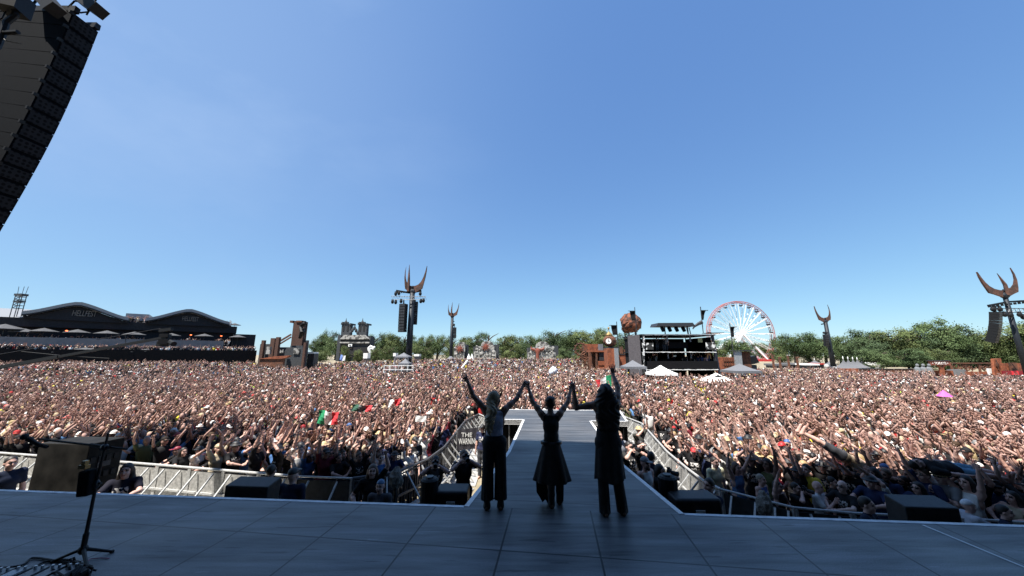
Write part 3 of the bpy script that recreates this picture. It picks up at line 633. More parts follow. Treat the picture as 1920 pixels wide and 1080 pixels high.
# iron globe
Yg = 68; c = PY(1183, 605.5, Yg); R = 18.6 / F * (Yg * cp + (c.z - 4.2) * sp)
t = thing('iron_globe', 'large rusty iron globe on thin legs with a dark banner before it', 'globe', (c.x, Yg, 0))
def blob(name, c, r, m, parent, seed=1, amp=.06, nu=28, nv=18):
    b = MB(); b.ball((0, 0, 0), 1, nu, nv); rr = random.Random(seed); ds = [(V((rr.gauss(0, 1), rr.gauss(0, 1), rr.gauss(0, 1))).normalized(), rr.uniform(-amp, amp * 1.4)) for _ in range(60)]
    nv_ = []
    for p in b.v:
        d = V(p).normalized(); k = 1 + sum(a for q, a in ds if d.dot(q) > .93); nv_.append(c + d * r * k)
    b.v = [tuple(p) for p in nv_]; return b.build(name, m, parent)
blob('globe_shell', c, R, mat('rusted_plates', (.19, .062, .03), .85, var=.4, scale=1.4, col2=(.05, .022, .016), mix=(.42, .56), bump=1, bscale=3), t, 3, .045, 36, 24)
for k in range(14):
    rr = random.Random(k + 40); d_ = V((rr.gauss(0, 1), rr.gauss(0, 1), rr.gauss(0, 1))).normalized(); b = MB(); q = c + d_ * R * 1.0; x_ = d_.orthogonal().normalized(); y_ = d_.cross(x_); s1 = rr.uniform(.25, .5); b.prism([q + x_ * s1 - d_ * .1, q + y_ * s1 * .7 - d_ * .05, q - x_ * s1 * .8 + d_ * .1, q - y_ * s1 * .6 + d_ * .12], d_ * .08); b.build('loose_plate', M_rustd, t)
b = MB()
for dx in (-.55, .75): b.bar((c.x + dx, Yg, 0), (c.x + dx, Yg, c.z - R * .9), .22)
b.build('leg', M_dark, t)
def banner(name, label, px0, yt, yb, Y, wpx, taper, pole_bottom, arm=-1, hook=False):
    p = PY(px0, yt, Y); k = (Y * cp + (p.z - 4.2) * sp) / F; w = wpx * k
    t = thing(name, label, 'banner', (p.x, Y, 0), 'dark hanging banners')
    zb = PY(px0, yb, Y).z; bm = MB(); n = 6; vs = []
    for j in range(n + 1):
        f = j / n; z = p.z + (zb - p.z) * f; ww = w * (1 - taper * f)
        o_ = .12 * math.sin(f * 5)
        vs += [(p.x, Y + o_, z), (p.x + arm * ww, Y + o_ + .1, z)]
    bm.add(vs, [(2 * j, 2 * j + 1, 2 * j + 3, 2 * j + 2) for j in range(n)] + [(2 * j + 2, 2 * j + 3, 2 * j + 1, 2 * j) for j in range(0)])
    o = bm.build('cloth', M_blackcloth, t); so_ = o.modifiers.new('thick', 'SOLIDIFY'); so_.thickness = .03
    bm = MB(); zp = PY(px0, pole_bottom, Y).z if pole_bottom else 0
    bm.tube([(p.x, Y, zp), (p.x, Y, p.z + 7 * k)], .07, 6); bm.bar((p.x, Y, p.z), (p.x + arm * w * 1.35, Y, p.z), .09)
    if hook: bm.tube([PY(px0 + 2, 604, Y), PY(px0 - 6, 608, Y), PY(px0 - 13, 613, Y), PY(px0 - 15, 617, Y)], [.3, .22, .14, .08], 6)
    bm.build('pole', M_dark, t); return t
banner('flag_banner', 'dark banner hanging in front of the rusty iron globe', 1190.5, 583, 601, 63, 9.5, .25, None)
banner('flag_banner', 'dark banner beside the domed clock lantern', 1156.5, 610, 628, 62, 10.5, .2, None)
banner('flag_banner', 'dark banner on the curved hook above the control tower roof', 1314, 582, 600, 50, -10, .75, 624, -1, True)
banner('flag_banner', 'dark banner in front of the wheel hub beside the control tower', 1369, 613, 632, 52, -9, .5, None)

# ------------------------------------------------------------------ front of house control tower
Y = 42.; t = thing('control_tower', 'black three level scaffold control tower with graffiti flaps facing the stage', 'control tower', (GX(1278, Y), Y, 0))
zr = lambda py: PY(1278, py, Y).z
x0, x1 = GX(1210, Y), GX(1349, Y); D = 7.
levels = [zr(626.5), zr(659), zr(692)]
for i, z in enumerate(levels):
    b = MB(); b.box(((x0 + x1) / 2, Y + D / 2, z - .09), (x1 - x0 + .3, D, .17)); b.build('deck' if i else 'roof_deck', M_black, t)
    b = MB(); n = 24
    for k in range(n):
        xa = x0 + (x1 - x0) * k / n; xb = x0 + (x1 - x0) * (k + 1) / n; b.box(((xa + xb) / 2, Y - .06, z - .08 + rnd.uniform(-.02, .02)), (xb - xa - .02, .07, .075 + rnd.uniform(-.03, .03)), rot=Matrix.Rotation(rnd.uniform(-.06, .06), 3, 'Y'))
    b.build('white_edge_band', M_white if i else M_steel, t)
for sx in (0, 1):
    for sy in (.2, D - .2):
        b = MB(); b.tube([(x0 + .15 if not sx else x1 - .15, Y + sy, 0), (x0 + .15 if not sx else x1 - .15, Y + sy, levels[0] - .2)], .07, 6); b.build('scaffold_leg', M_dark, t)
b = MB(); b.box(((x0 + x1) / 2, Y + D - .05, levels[0] / 2 - .1), (x1 - x0 - .7, .06, levels[0] - .35)); b.build('back_cloth', M_blackcloth, t)
for xx in (x0 + .06, x1 - .06): b = MB(); b.box((xx, Y + D / 2 + .25, levels[0] / 2 - .12), (.05, D - .9, levels[0] - .4)); b.build('wing_cloth', M_blackcloth, t)
gx0 = GX(1189, Y)
b = MB(); b.prism([(gx0, Y + 1.2, 0), (x0 - .2, Y + .3, 0), (x0 - .2, Y + .3, levels[0] - .05), (gx0, Y + 1.2, levels[0] - .15)], (0, .12, 0)); b.build('side_cloth', mat('grey_purple_mesh', (.075, .068, .075), .85, var=.2, scale=2, bump=.3, bscale=3), t)
gx1 = GX(1355, Y)
b = MB(); b.prism([(x1 + .2, Y + .1, 0), (gx1 + .55, Y + .9, 0), (gx1 + .1, Y + .9, levels[0] - .05), (x1 - .35, Y + .1, levels[0] + .1)], (0, .12, 0)); b.build('side_cloth', MATS['grey_purple_mesh'], t)
b = MB(); b.box((gx1 - .15, Y + .6, levels[0] + .16), (2.0, 1.4, .06)); b.build('side_roof', M_dark, t)
M_graf = mat('white_graffiti_cloth', (.68, .68, .66), .8, var=.1, scale=2.2, col2=(.02, .02, .02), mix=(.40, .44), coord='Object')
b = MB(); 
for (px, wpx, ya, yb) in ((1207, 3.2, 627, 700),):
    for k in range(9):
        ya_, yb_ = ya + (yb - ya) * k / 9, ya + (yb - ya) * (k + 1) / 9; pbox(b, px - wpx / 2 + rnd.uniform(-1.2, 1), ya_ + .1, px + wpx / 2 + rnd.uniform(-1, 1.2), yb_, Y - .25, .1)
b.build('graffiti_strip', M_graf, t)
b = MB(); pbox(b, 1211, 643, 1225, 655.5, Y - .12, .06); pbox(b, 1324, 642, 1342, 655.5, Y - .12, .06); b.build('graffiti_flap', M_graf, t)
b = MB(); pbox(b, 1309, 634, 1317, 642, Y + .5, .1); b.build('lit_screen', mat('pale_yellow_paper', (.42, .40, .2), .8), t)
b = MB(); pbox(b, 1326, 661, 1333, 672, Y + .5, .1); b.build('orange_print', mat('faded_orange_print', (.5, .27, .1), .8, var=.4, scale=2), t)
b = MB(); pbox(b, 1263, 666, 1268, 669, Y + .4, .1); b.build('small_screen', mat('pale_screen', (.4, .42, .36), .6), t)
b = MB()
for px in (1250, 1293): pbox(b, px, 627.5, px + 2.5, 641, Y + .3, .1); pbox(b, px + 2, 661, px + 4, 672, Y + .3, .1)
b.build('hanging_strap', M_greycloth, t)
# desk with consoles on level two, railing
b = MB(); pbox(b, 1212, 677, 1346, 691.6, Y + .1, .05); b.build('balustrade_cloth', M_blackcloth, t)
b = MB(); b.box(((x0 + x1) / 2, Y + 1.6, levels[2] + .75), ((x1 - x0) * .7, .9, .25)); b.box(((x0 + x1) / 2 - 1, Y + 1.7, levels[2] + 1.0), (1.6, .5, .4)); b.box(((x0 + x1) / 2 + 1.5, Y + 1.7, levels[2] + .98), (1.4, .5, .35)); b.box(((x0 + x1) / 2 - .2, Y + 1.8, levels[1] + .8), (4, .8, .8)); b.build('mixing_desk', M_blackcloth, t)
rk = thing('lamp_canopy', 'small black pitched canopy with four spotlights on the control tower roof', 'lamp rack', (GX(1268, Y + 2), Y + 2, levels[0]))
b = MB(); ppoly(b, [(1231.5, 611.5), (1234, 605.5), (1299, 605), (1303.5, 610.5), (1302, 612)], Y + 1, 2.2); b.build('roof', M_dark, rk)
for px in (1241, 1254, 1267, 1280):
    b = MB(); p = PY(px, 616, Y + 1.8); b.tube([p + V((0, 0, .35)), p + V((0, -.05, .1)), p + V((.05, -.3, -.35))], [.16, .24, .22], 8); b.build('spotlight', M_black, rk)
b = MB()
for px in (1246, 1289): b.bar(PY(px, 611, Y + 2.2), V((PY(px, 611, Y + 2.2).x, Y + 2.2, levels[0])), .1)
for px in (1287, 1292): b.bar(PY(px, 614, Y + 1.6), V((PY(px + 2, 614, Y + 1.6).x, Y + 1.6, levels[0])), .08)
b.build('stand', M_dark, rk)
b = MB()
gazebo('gazebo', 'dark grey gazebo left of the control tower', 1187, 40, 675, 687, 37, M_greycloth)
gazebo('gazebo', 'white gazebo at the left foot of the control tower', 1239.5, 37.5, 684.5, 699, 42, M_whitecloth)
gazebo('gazebo', 'white gazebo sunk among the heads before the control tower', 1344, 35, 699, 714, 52, M_whitecloth)
gazebo('gazebo', 'dark grey gazebo right of the control tower', 1388, 39, 681.5, 694.5, 47, M_greycloth)
pr = thing('black_parasol', 'black parasol in front of the sunken white gazebo', 'parasol', (GX(1347, 33), 33, 0)); p = PY(1347, 707, 33)
b = MB(); n = 8; b.add([p + V((0, 0, .22))] + [p + V((.42 * math.cos(2 * math.pi * i / n), .42 * math.sin(2 * math.pi * i / n), 0)) for i in range(n)], [(0, i + 1, (i + 1) % n + 1) for i in range(n)] + [tuple(range(n, 0, -1))]); b.build('canopy', M_blackcloth, pr); b = MB(); b.tube([p + V((0, 0, .1)), (p.x, 33, 0)], .02, 5); b.build('pole', M_dark, pr)
# rust walls right of it
t = thing('rust_container', 'rust orange panelled container wall right of the control tower', 'wall', (GX(1369, 48), 48, 0)); P('panel', M_rust, t, (1357, 670, 1379, 706, 48, 2, True))
b = MB()
for k in range(5): pbox(b, 1358 + 4.2 * k, 670.5, 1358.8 + 4.2 * k, 706, 47.93, .06)
for py in (676, 684): pbox(b, 1357.2, py, 1378.8, py + .9, 47.9, .06)
b.build('rib', M_rustd, t)
t = thing('silver_board', 'leaning silver board between the rust container and the dark panel', 'board', (GX(1385, 49), 49, 0)); b = MB(); ppoly(b, [(1378.5, 659), (1390, 658.5), (1395, 706), (1381, 706)], 49, .3); b.build('sheet', mat('silver_sheet', (.34, .35, .36), .4, metal=.4, var=.25, scale=2), t); P('top_beam', M_dark, t, (1377, 656.5, 1410, 658.3, 48.8, .8))
t = thing('rust_partition', 'dark rust partition wall right of the silver board', 'wall', (GX(1400, 49.4), 49.4, 0)); P('panel', M_rustd, t, (1391, 659, 1410, 706, 49.4, .6, True))
t = thing('speaker_stack', 'dark speaker stack behind the dark gazebo right of the rust panel', 'speaker', (GX(1415, 52), 52, 0)); b = MB(); ppoly(b, [(1405, 670), (1417, 667), (1424, 680), (1407, 684)], 52, 1.5); b.build('cabinet', M_black, t); P('base', M_dark, t, (1408, 684.2, 1421, 706, 52.2, 1.2, True))

# ------------------------------------------------------------------ big wheel
Yw = 205; c = PY(1388.5, 626, Yw); R = 61 / F * (Yw * cp + (c.z - 4.2) * sp); R *= 1.0
t = thing('ferris_wheel', 'big ferris wheel with white spokes, red rim and dark gondolas', 'ferris wheel', (c.x, Yw, 0))
M_wr = mat('faded_red_rim', (.36, .11, .10), .5, var=.15, scale=.5); M_ws = mat('white_spoke', (.74, .74, .74), .5, var=.06)
NG = 24
def rimp(a, r, dy): return c + V((r * math.cos(a), dy, r * math.sin(a)))
for dy in (-1.4, 1.4):
    b = MB(); pts = [rimp(2 * math.pi * k / 72, R, dy) for k in range(73)]; b.tube(pts, .22, 6, cap=False); pts = [rimp(2 * math.pi * k / 72, R * .955, dy) for k in range(73)]; b.tube(pts, .12, 5, cap=False)
    for k in range(72): b.tube([rimp(2 * math.pi * k / 72, R * .955, dy), rimp(2 * math.pi * (k + .5) / 72, R, dy)], .07, 4)
    b.build('rim', M_wr, t)
b = MB()
for k in range(NG): b.tube([rimp(2 * math.pi * k / NG, R, -1.4), rimp(2 * math.pi * k / NG, R, 1.4)], .1, 4)
b.build('cross_tie', M_wr, t)
for k in range(NG):
    a = 2 * math.pi * (k + .0) / NG; b = MB()
    for dy in (-1.3, 1.3):
        for s_ in (-.012, .012): b.tube([c + V((.9 * math.cos(a), dy * 1.15, .9 * math.sin(a))), rimp(a + s_, R * .95, dy)], .09, 4)
    b.build('spoke', M_ws, t)
b = MB(); b.tube([c + V((0, -2.2, 0)), c + V((0, 2.2, 0))], 1.0, 14); b.build('hub', M_ws, t)
gmesh = MB(); gmesh.ball((0, 0, -1.15), (1.15, 1.05, .75), 10, 6, 0, -math.pi / 2, 0.1); gmesh.ball((0, 0, -.1), (1.2, 1.1, .35), 10, 3, 1, 0, math.pi / 2)
for sx in (-.9, .9): gmesh.bar((sx, 0, -1.2), (sx, 0, -.1), .12, mi=0)
gme = gmesh.mesh('gondola', [mat('gondola_shell', (.03, .035, .05), .35), mat('gondola_roof', (.16, .15, .16), .5)])
for k in range(NG):
    a = 2 * math.pi * (k + .5) / NG; o = link('gondola', gme, t); o.location = rimp(a, R * .965, 0) - t.location + V((0, 0, -.3))
for sy in (-2.6, 2.6):
    for sx in (-1, 1):
        b = MB(); b.bar(c + V((0, sy * .8, 0)), V((c.x + sx * R * .62, Yw + sy * 1.5, 0)), .8, mi=0); b.build('support_leg', M_ws, t)
b = MB(); b.box((c.x, Yw, .6), (R * 1.5, 9, 1.2)); b.build('base', M_redp, t)

# ------------------------------------------------------------------ stalls and tents at the right
M_tent = mat('pale_grey_tent_canvas', (.12, .122, .13), .7, var=.1, scale=1)
def spire_tent(px, Y, y_top, y_eave, wpx, lab, m=None, g='pointed tents'):
    c = PY(px, y_eave, Y); k = (Y * cp) / F; w = wpx * k / 2; zt_ = PY(px, y_top, Y).z
    t = thing('spire_tent', lab, 'tent', (c.x, Y, 0), g); vs = []; fs = []; n = 7
    for j in range(n + 1):
        f = j / n; r = w * ((1 - f) ** 2.2) + .03
        for sx, sy in ((-1, -1), (1, -1), (1, 1), (-1, 1)): vs.append((c.x + sx * r, Y + sy * r, c.z + (zt_ - c.z) * f))
    for j in range(n):
        for q in range(4): fs.append((j * 4 + q, j * 4 + (q + 1) % 4, j * 4 + 4 + (q + 1) % 4, j * 4 + 4 + q))
    b = MB(); b.add(vs, fs); b.build('canvas_roof', m or M_tent, t)
    b = MB(); b.box((c.x, Y, c.z / 2 - .01), (2 * w - .1, 2 * w - .1, c.z)); b.build('side_wall', m or M_tent, t)
    b = MB(); b.ball((c.x, Y, zt_), (.12, .12, .4), 6, 4); b.build('finial', M_white, t)
for i, (px, w_) in enumerate(((1584, 22), (1593, 22), (1602, 22), (1610, 22), (1618, 22))):
    spire_tent(px, 84 + i * 3.4, 671 + i * .4, 690.5 - i * .5, w_, f'pale grey pointed tent in the row behind the right slim mast, {ordn(i, 5)}')
spire_tent(1528, 118, 674, 681, 14, 'pale pointed tent far left of the right slim mast'); spire_tent(1557.5, 116, 673, 683, 12, 'pale pointed tent just behind the right slim mast'); 
t = thing('rust_fence', 'short rust orange fence under the row of pointed tents', 'wall', (GX(1590, 74), 74, 0)); P('panel', M_rust, t, (1580, 691, 1611, 712, 74, .5, True))
t = thing('dark_rust_fence', 'long low dark rust fence under the right hand trees', 'fence', (GX(1680, 76), 76, 0)); P('panel', M_rustd, t, (1611, 692.5, 1748, 712, 76, .5, True)); P('cap', M_dark, t, (1611, 691.4, 1748, 692.4, 75.9, .7))
for i, (x0, y0, x1, y1, m, lab) in enumerate(((1512, 682, 1537, 688, M_white, 'white long stall roof right of the wheel'), (1537, 681, 1546, 686, M_redp, 'small red stall roof beside the white stall'), (1548, 683, 1556, 692, M_white, 'white booth left of the right slim mast'), (1612, 680, 1652, 690, M_white, 'white marquee right of the pointed tents'), (1484, 681, 1512, 687, M_grey, 'grey stall roof right of the wheel base'), (1450, 682, 1484, 689, M_tent, 'pale flat stall roof beneath the big wheel'))):
    t = thing('market_stall', lab, 'stall', (GX((x0 + x1) / 2, 100 + i), 100 + i, 0), 'stalls beyond the crowd'); P('roof', m, t, (x0, y0, x1, (y0 + y1) / 2, 100 + i, 4)); P('wall', m if i in (2, 3) else M_dark, t, (x0 + .6, (y0 + y1) / 2 + .05, x1 - .6, 705, 100.3 + i, 3.2, True))
b = MB()
for i, px in enumerate((1451, 1464, 1480, 1497)):
    t = thing('wooden_post', f'brown upright post before the trees right of the wheel, {ordn(i, 4)}', 'post', (GX(px, 92), 92, 0), 'wooden posts'); P('shaft', M_rustd, t, (px - 1.2, 667 + i % 2 * 4, px + 1.2, 700, 92, .4, True)); P('cap', M_stone if i == 2 else M_rustd, t, (px - 1.8, 665 + i % 2 * 4, px + 1.8, 667 + i % 2 * 4, 91.9, .6))
# toilets arch and rust bar
t = thing('toilets_sign', 'rust board with white TOILETS lettering on a forked post', 'sign', (GX(1763, 66), 66, 0))
P('board', mat('sign_rust_red', (.20, .06, .04), .8, var=.2), t, (1744, 677, 1782, 685, 66, .3)); P('top_rail', M_dark, t, (1742, 675.6, 1784, 676.8, 65.9, .5))
text('lettering', '• TOILETS •', .62, PY(1763, 681.3, 65.9), M_white, t, ext=.02, sx=1.0)
b = MB(); p0 = V((GX(1765, 66.2), 66.2, 0)); pm = PY(1765, 690, 66.2); b.bar(p0, pm, .5)
for s_ in (-7, 7): b.bar(pm, PY(1765 + s_, 685.2, 66.2), .25)
b.build('post', M_rust, t)
t = thing('rust_counter', 'rust bar counter with grey crates beneath the TOILETS board', 'counter', (GX(1770, 67), 67, 0)); P('panel', M_rust, t, (1748, 695, 1788, 712, 67, .4, True)); P('grey_panel', M_grey, t, (1788.2, 693, 1812, 712, 67.2, 1, True)); P('end_panel', M_rust, t, (1812.2, 697, 1862, 714, 67, .4, True))
t = thing('iron_pergola', 'long rusty iron pergola with filigree behind the counter', 'pergola', (GX(1820, 70), 70, 0)); P('top_beam', M_rustd, t, (1784, 680, 1866, 682, 70, .4)); 
for px in (1786, 1812, 1838, 1862): P('post', M_rustd, t, (px, 682.1, px + 2, 712, 70.1, .3, True))
b = MB(); rr = random.Random(4)
for k in range(34):
    px, py = rr.uniform(1790, 1860), rr.uniform(684, 693); p = PY(px, py, 70.2); r = rr.uniform(.25, .7); a0 = rr.uniform(0, 6); b.tube([p + V((r * math.cos(a0 + .7 * q), 0, r * math.sin(a0 + .7 * q))) for q in range(6)], .09, 4)
b.build('filigree', M_rustd, t)
for i, px in enumerate((1719, 1730, 1741)):
    t = thing('pale_statue', f'pale robed statue before the right trees, {ordn(i, 3)}', 'statue', (GX(px, 64), 64, 0), 'pale statues'); p = PY(px, 687, 64); b = MB(); b.tube([(p.x, 64, 0), (p.x, 64, p.z - 1.2), (p.x, 64, p.z - .35), (p.x, 64, p.z)], [.6, .55, .42, .15], 8); b.ball((p.x, 63.9, p.z + .2), (.24, .25, .3), 8, 6); b.build('figure', mat('pale_stone', (.14, .15, .16), .8, var=.3, scale=3), t)
t = thing('rust_pillar', 'tall rust pillar with emblem plate near the right edge', 'pillar', (GX(1871, 62), 62, 0)); b = MB(); ppoly(b, [(1863, 672.5), (1877, 672), (1883, 715), (1867, 715)], 62, .4); b.build('shaft', M_rust, t); b = MB(); c_ = PY(1870, 684, 61.9); b.ball(c_, (.35, .06, .5), 8, 5); b.bar(c_ + V((0, 0, -.9)), c_ + V((0, 0, .9)), .12, .08); b.build('emblem', M_rustd, t)
t = thing('white_stall', 'white panel stall left of the tall rust pillar', 'stall', (GX(1859, 63), 63, 0)); P('box', M_white, t, (1855, 691, 1864, 703, 63, .3)); P('base', M_dark, t, (1855.2, 703.1, 1863.8, 714, 63.1, .8, True))
t = thing('red_stall', 'bright red bar stall with grey parasol top at the right edge', 'stall', (GX(1905, 58), 58, 0)); M_rb = mat('bright_red_paint', (.62, .02, .03), .45, var=.06)
P('upper_fascia', M_rb, t, (1883, 695.5, 1960, 703, 58, .3)); P('counter', M_rb, t, (1890, 707, 1960, 722, 57.6, .3, True)); P('shade', M_greycloth, t, (1890, 703.2, 1960, 706.8, 58.3, .2))
t = thing('rust_container', 'rust red container above the red stall at the right edge', 'wall', (GX(1900, 61), 61, 0)); P('panel', M_rust, t, (1881, 681, 1965, 695, 61, .3), (1881, 695.05, 1965, 715, 61.2, .2, True)); P('post', M_rustd, t, (1900, 680, 1910, 715, 60.4, .4, True))

# ------------------------------------------------------------------ trees
M_leaf = []
for i, (c1, c2) in enumerate((((.082, .118, .045), (.048, .076, .030)), ((.112, .138, .050), (.066, .092, .034)), ((.058, .088, .038), (.038, .060, .028)))):
    m = mat(f'tree_leaf_{("mid", "light", "dark")[i]}', c1, .7, var=.35, scale=.35, col2=c2, mix=(.4, .6), spec=.2); M_leaf.append(m)
def crown_mesh(seed, rx, rz, m, nclump=110, per=110):
    r = np.random.default_rng(seed); vs = []; 
    lob = [(r.uniform(-.66, .66), r.uniform(-.6, .6), r.uniform(-.62, .5), r.uniform(.40, .62)) for _ in range(9)]
    cl = []
    while len(cl) < nclump:
        l = lob[r.integers(len(lob))]; d = r.normal(size=3); d /= np.linalg.norm(d)
        if d[2] < -.9: continue
        p = np.array(l[:3]) + d * l[3] * r.uniform(.72, 1.0); cl.append((p, d))
    allv = []
    for p, d in cl:
        n = per; q = r.normal(size=(n, 3)) * np.array([.115, .115, .075]) + p
        s = r.uniform(.019, .037, size=(n, 1))
        nm = d[None] + np.array([0, 0, .25]) + .55 * r.normal(size=(n, 3)); nm /= np.linalg.norm(nm, axis=1)[:, None]
        a = np.cross(nm, r.normal(size=(n, 3))); a /= np.linalg.norm(a, axis=1)[:, None]; b_ = np.cross(nm, a)
        allv.append(np.stack([q - a * s, q + b_ * s * .75, q + a * s, q - b_ * s * .75], 1))
    A = np.concatenate(allv).reshape(-1, 3) * np.array([rx, rx, rz])
    me = bpy.data.meshes.new('crown'); n = len(A) // 4
    me.vertices.add(len(A)); me.vertices.foreach_set('co', A.astype(np.float32).ravel()); me.loops.add(4 * n); me.loops.foreach_set('vertex_index', np.arange(4 * n, dtype=np.int32)); me.polygons.add(n); me.polygons.foreach_set('loop_start', np.arange(0, 4 * n, 4, dtype=np.int32))
    me.materials.append(m); me.update(calc_edges=True); return me
CROWNS = [crown_mesh(21 + i, 1, 1, M_leaf[i % 3]) for i in range(7)]
def trunk_mesh(seed):
    b = MB(); r = random.Random(seed); b.tube([(0, 0, 0), (.01, 0, .25), (.0, .02, .55), (.02, 0, .78)], [.045, .034, .026, .012], 8)
    for k in range(6):
        a = k * 1.1 + r.random(); z = .28 + .07 * k; b.tube([(0, 0, z), (.16 * math.cos(a), .16 * math.sin(a), z + .12), (.33 * math.cos(a), .33 * math.sin(a), z + .2)], [.02, .014, .005], 5)
    return b.mesh('trunk', M_bark)
TRUNKS = [trunk_mesh(i) for i in range(2)]
TREES = []
def tree(px, top, wpx, Y, lo=690, kind=None, low=0.0):
    i = len(TREES); p = PY(px, top, Y); h = p.z; w = wpx / F * (Y * cp) / 2 * 1.1; h *= (1.08, 1.2, 1.12, 1.24, 1.05)[i % 5]
    t = thing('broadleaf_tree', 'x', 'tree', (GX(px, Y, h / 2), Y, 0), 'trees beyond the field')
    o = link('crown', CROWNS[(i if kind is None else kind) % 7], t); cz = h * .47; o.location = (0, 0, cz); o.scale = (w, w * .85, (h - cz) / 1.02); o.rotation_euler = (0, 0, i * 1.7)
    o = link('trunk', TRUNKS[i % 2], t); o.scale = (h, h, h)
    TREES.append((t, px, top, Y)); return t
rr = random.Random(31)
for px, top, w_, Y in ((594, 636, 30, 170), (612, 627, 40, 175), (630, 634, 34, 165), (700, 632, 36, 165), (716, 626, 44, 170), (738, 625, 46, 172), (758, 628, 40, 176), (782, 640, 36, 170), (800, 637, 36, 175), (820, 626, 44, 178), (845, 632, 42, 170), (872, 636, 42, 172), (893, 629, 46, 178), (915, 627, 46, 180), (944, 627, 48, 172), (968, 629, 44, 176), (988, 636, 36, 170), (1012, 631, 48, 172), (1038, 622, 56, 176), (1066, 619, 56, 178), (1092, 621, 56, 174), (1118, 624, 50, 172), (1146, 624, 50, 176), (1172, 626, 46, 170),
                       (1372, 634, 52, 150), (1352, 644, 34, 150), (1396, 648, 34, 152), (1430, 644, 40, 240), (1462, 640, 46, 175), (1488, 624, 60, 150), (1515, 634, 50, 150), (1545, 634, 50, 148), (1574, 636, 44, 140),
                       (1610, 630, 60, 125), (1634, 616, 74, 118), (1668, 618, 78, 116), (1702, 626, 66, 118), (1735, 634, 56, 112), (1764, 612, 78, 108), (1800, 618, 80, 106), (1836, 622, 76, 104), (1868, 628, 70, 102), (1900, 612, 84, 100), (1945, 606, 90, 98),
                       (1000, 650, 34, 150), (1060, 650, 40, 150), (955, 652, 36, 150), (870, 652, 34, 150), (798, 652, 36, 150), (728, 648, 40, 150), (1650, 655, 60, 96), (1700, 655, 60, 95), (1765, 655, 60, 92)):
    tree(px, top, w_, Y, kind=rr.randrange(7))
# low rounded bushes in front
for px, top, w_, Y in ((648, 653, 20, 118), (670, 655, 20, 118), (700, 652, 24, 116), (729, 651, 24, 116), (1050, 667, 20, 110), (1080, 667, 24, 108), (600, 656, 40, 130), (572, 660, 24, 90)):
    tree(px, top, w_, Y, kind=1)
TREES.sort(key=lambda q: q[1])
for i, (t, px, top, Y) in enumerate(TREES):
    place = 'behind the terrace side ruins' if px < 632 else 'around the dark castle' if px < 716 else 'behind the tall mast with speaker hangs' if px < 806 else 'around the slim distant mast' if px < 880 else 'behind the emblem facade' if px < 935 else 'between the two carved facades' if px < 992 else 'behind the horned post facade' if px < 1050 else 'behind the rust quarter' if px < 1200 else 'below the big wheel' if px < 1440 else 'left of the right slim mast' if px < 1560 else 'behind the row of pointed tents' if px < 1640 else 'behind the long dark rust fence' if px < 1745 else 'behind the TOILETS board and pergola' if px < 1862 else 'behind the right edge trident tower'
    t['_k'] = ('low' if top > 645 else 'tall') + '|' + place
groups_ = {}
for q in TREES: groups_.setdefault(q[0]['_k'], []).append(q[0])
for k, ts in groups_.items():
    size, place = k.split('|')
    for i, t in enumerate(ts):
        t['label'] = (f'{size} green tree {place}' + (f', {ordn(i, len(ts))} of those' if len(ts) > 1 else '')); del t['_k']
# ------------------------------------------------------------------ line array hung at the upper left, outside the stage corner
YA = 8.0
top = PY(170, 52, YA); botR = PY(0, 402, YA)
la = thing('line_array', 'huge black hung loudspeaker array curving down at the upper left', 'loudspeaker array', (top.x - 1, YA, top.z - 7))
M_cab = mat('array_cabinet_black', (.0015, .003, .006), .9, var=.3, scale=20, bump=.3, bscale=120, spec=.1)
n = 15; yaw = 0.0; Rz = Matrix.Rotation(yaw, 3, 'Z')
def la_edge(t):       # right hand profile corner of the stack, top (t=0) to bottom
    px = 136 - 196 * t + 12 * math.sin(math.pi * t); py = 22 + 382 * t
    return PY(px, py, YA)
def dotmat():
    m = bpy.data.materials.new('punched_black_grille'); m.use_nodes = True; n, l = m.node_tree.nodes, m.node_tree.links; b = n['Principled BSDF']; b.inputs['Roughness'].default_value = .8; b.inputs['Specular IOR Level'].default_value = .15
    t = n.new('ShaderNodeTexCoord'); mp = n.new('ShaderNodeMapping'); mp.inputs['Scale'].default_value = (0, 9, 9); l.new(t.outputs['Object'], mp.inputs[0]); vo = n.new('ShaderNodeTexVoronoi'); vo.inputs['Scale'].default_value = 1; vo.inputs['Randomness'].default_value = .25; l.new(mp.outputs[0], vo.inputs['Vector'])
    r = n.new('ShaderNodeValToRGB'); r.color_ramp.elements[0].position = .28; r.color_ramp.elements[0].color = (.003, .003, .004, 1); r.color_ramp.elements[1].position = .40; r.color_ramp.elements[1].color = (.016, .018, .022, 1); l.new(vo.outputs['Distance'], r.inputs[0]); l.new(r.outputs[0], b.inputs['Base Color']); MATS['dots'] = m; return m
M_dots = dotmat()
EDG = [la_edge(i / n) for i in range(n + 2)]
for i in range(n + 1):
    a, c = EDG[i], EDG[i + 1]; d = (c - a); L = d.length; z = -d / L
    x = (Rz @ V((1, 0, 0))); y = z.cross(x).normalized(); x = y.cross(z)
    rot = Matrix((x, y, z)).transposed()
    wid, dep = 2.35, .62
    cc = (a + c) / 2 + rot @ V((-wid / 2, dep / 2, 0))
    b = MB(); b.box(cc, (wid, dep, L * .955), rot=rot); b.box(cc, (wid - .04, dep - .04, L * 1.0), rot=rot); cab = b.build('speaker_cabinet', M_cab, la)
    b = MB()
    # perforated flank: a field of dark vent plugs over the side that faces the camera
    b.box((a + c) / 2 + rot @ V((.006, dep / 2, 0)), (.02, dep * .9, L * .8), rot=rot)
    b.build('grille', M_dots, cab)
    b = MB(); b.box(a + rot @ V((.012, -.02, -.05)), (.05, .10, .09), rot=rot); b.build('rigging_plate', M_black, cab)
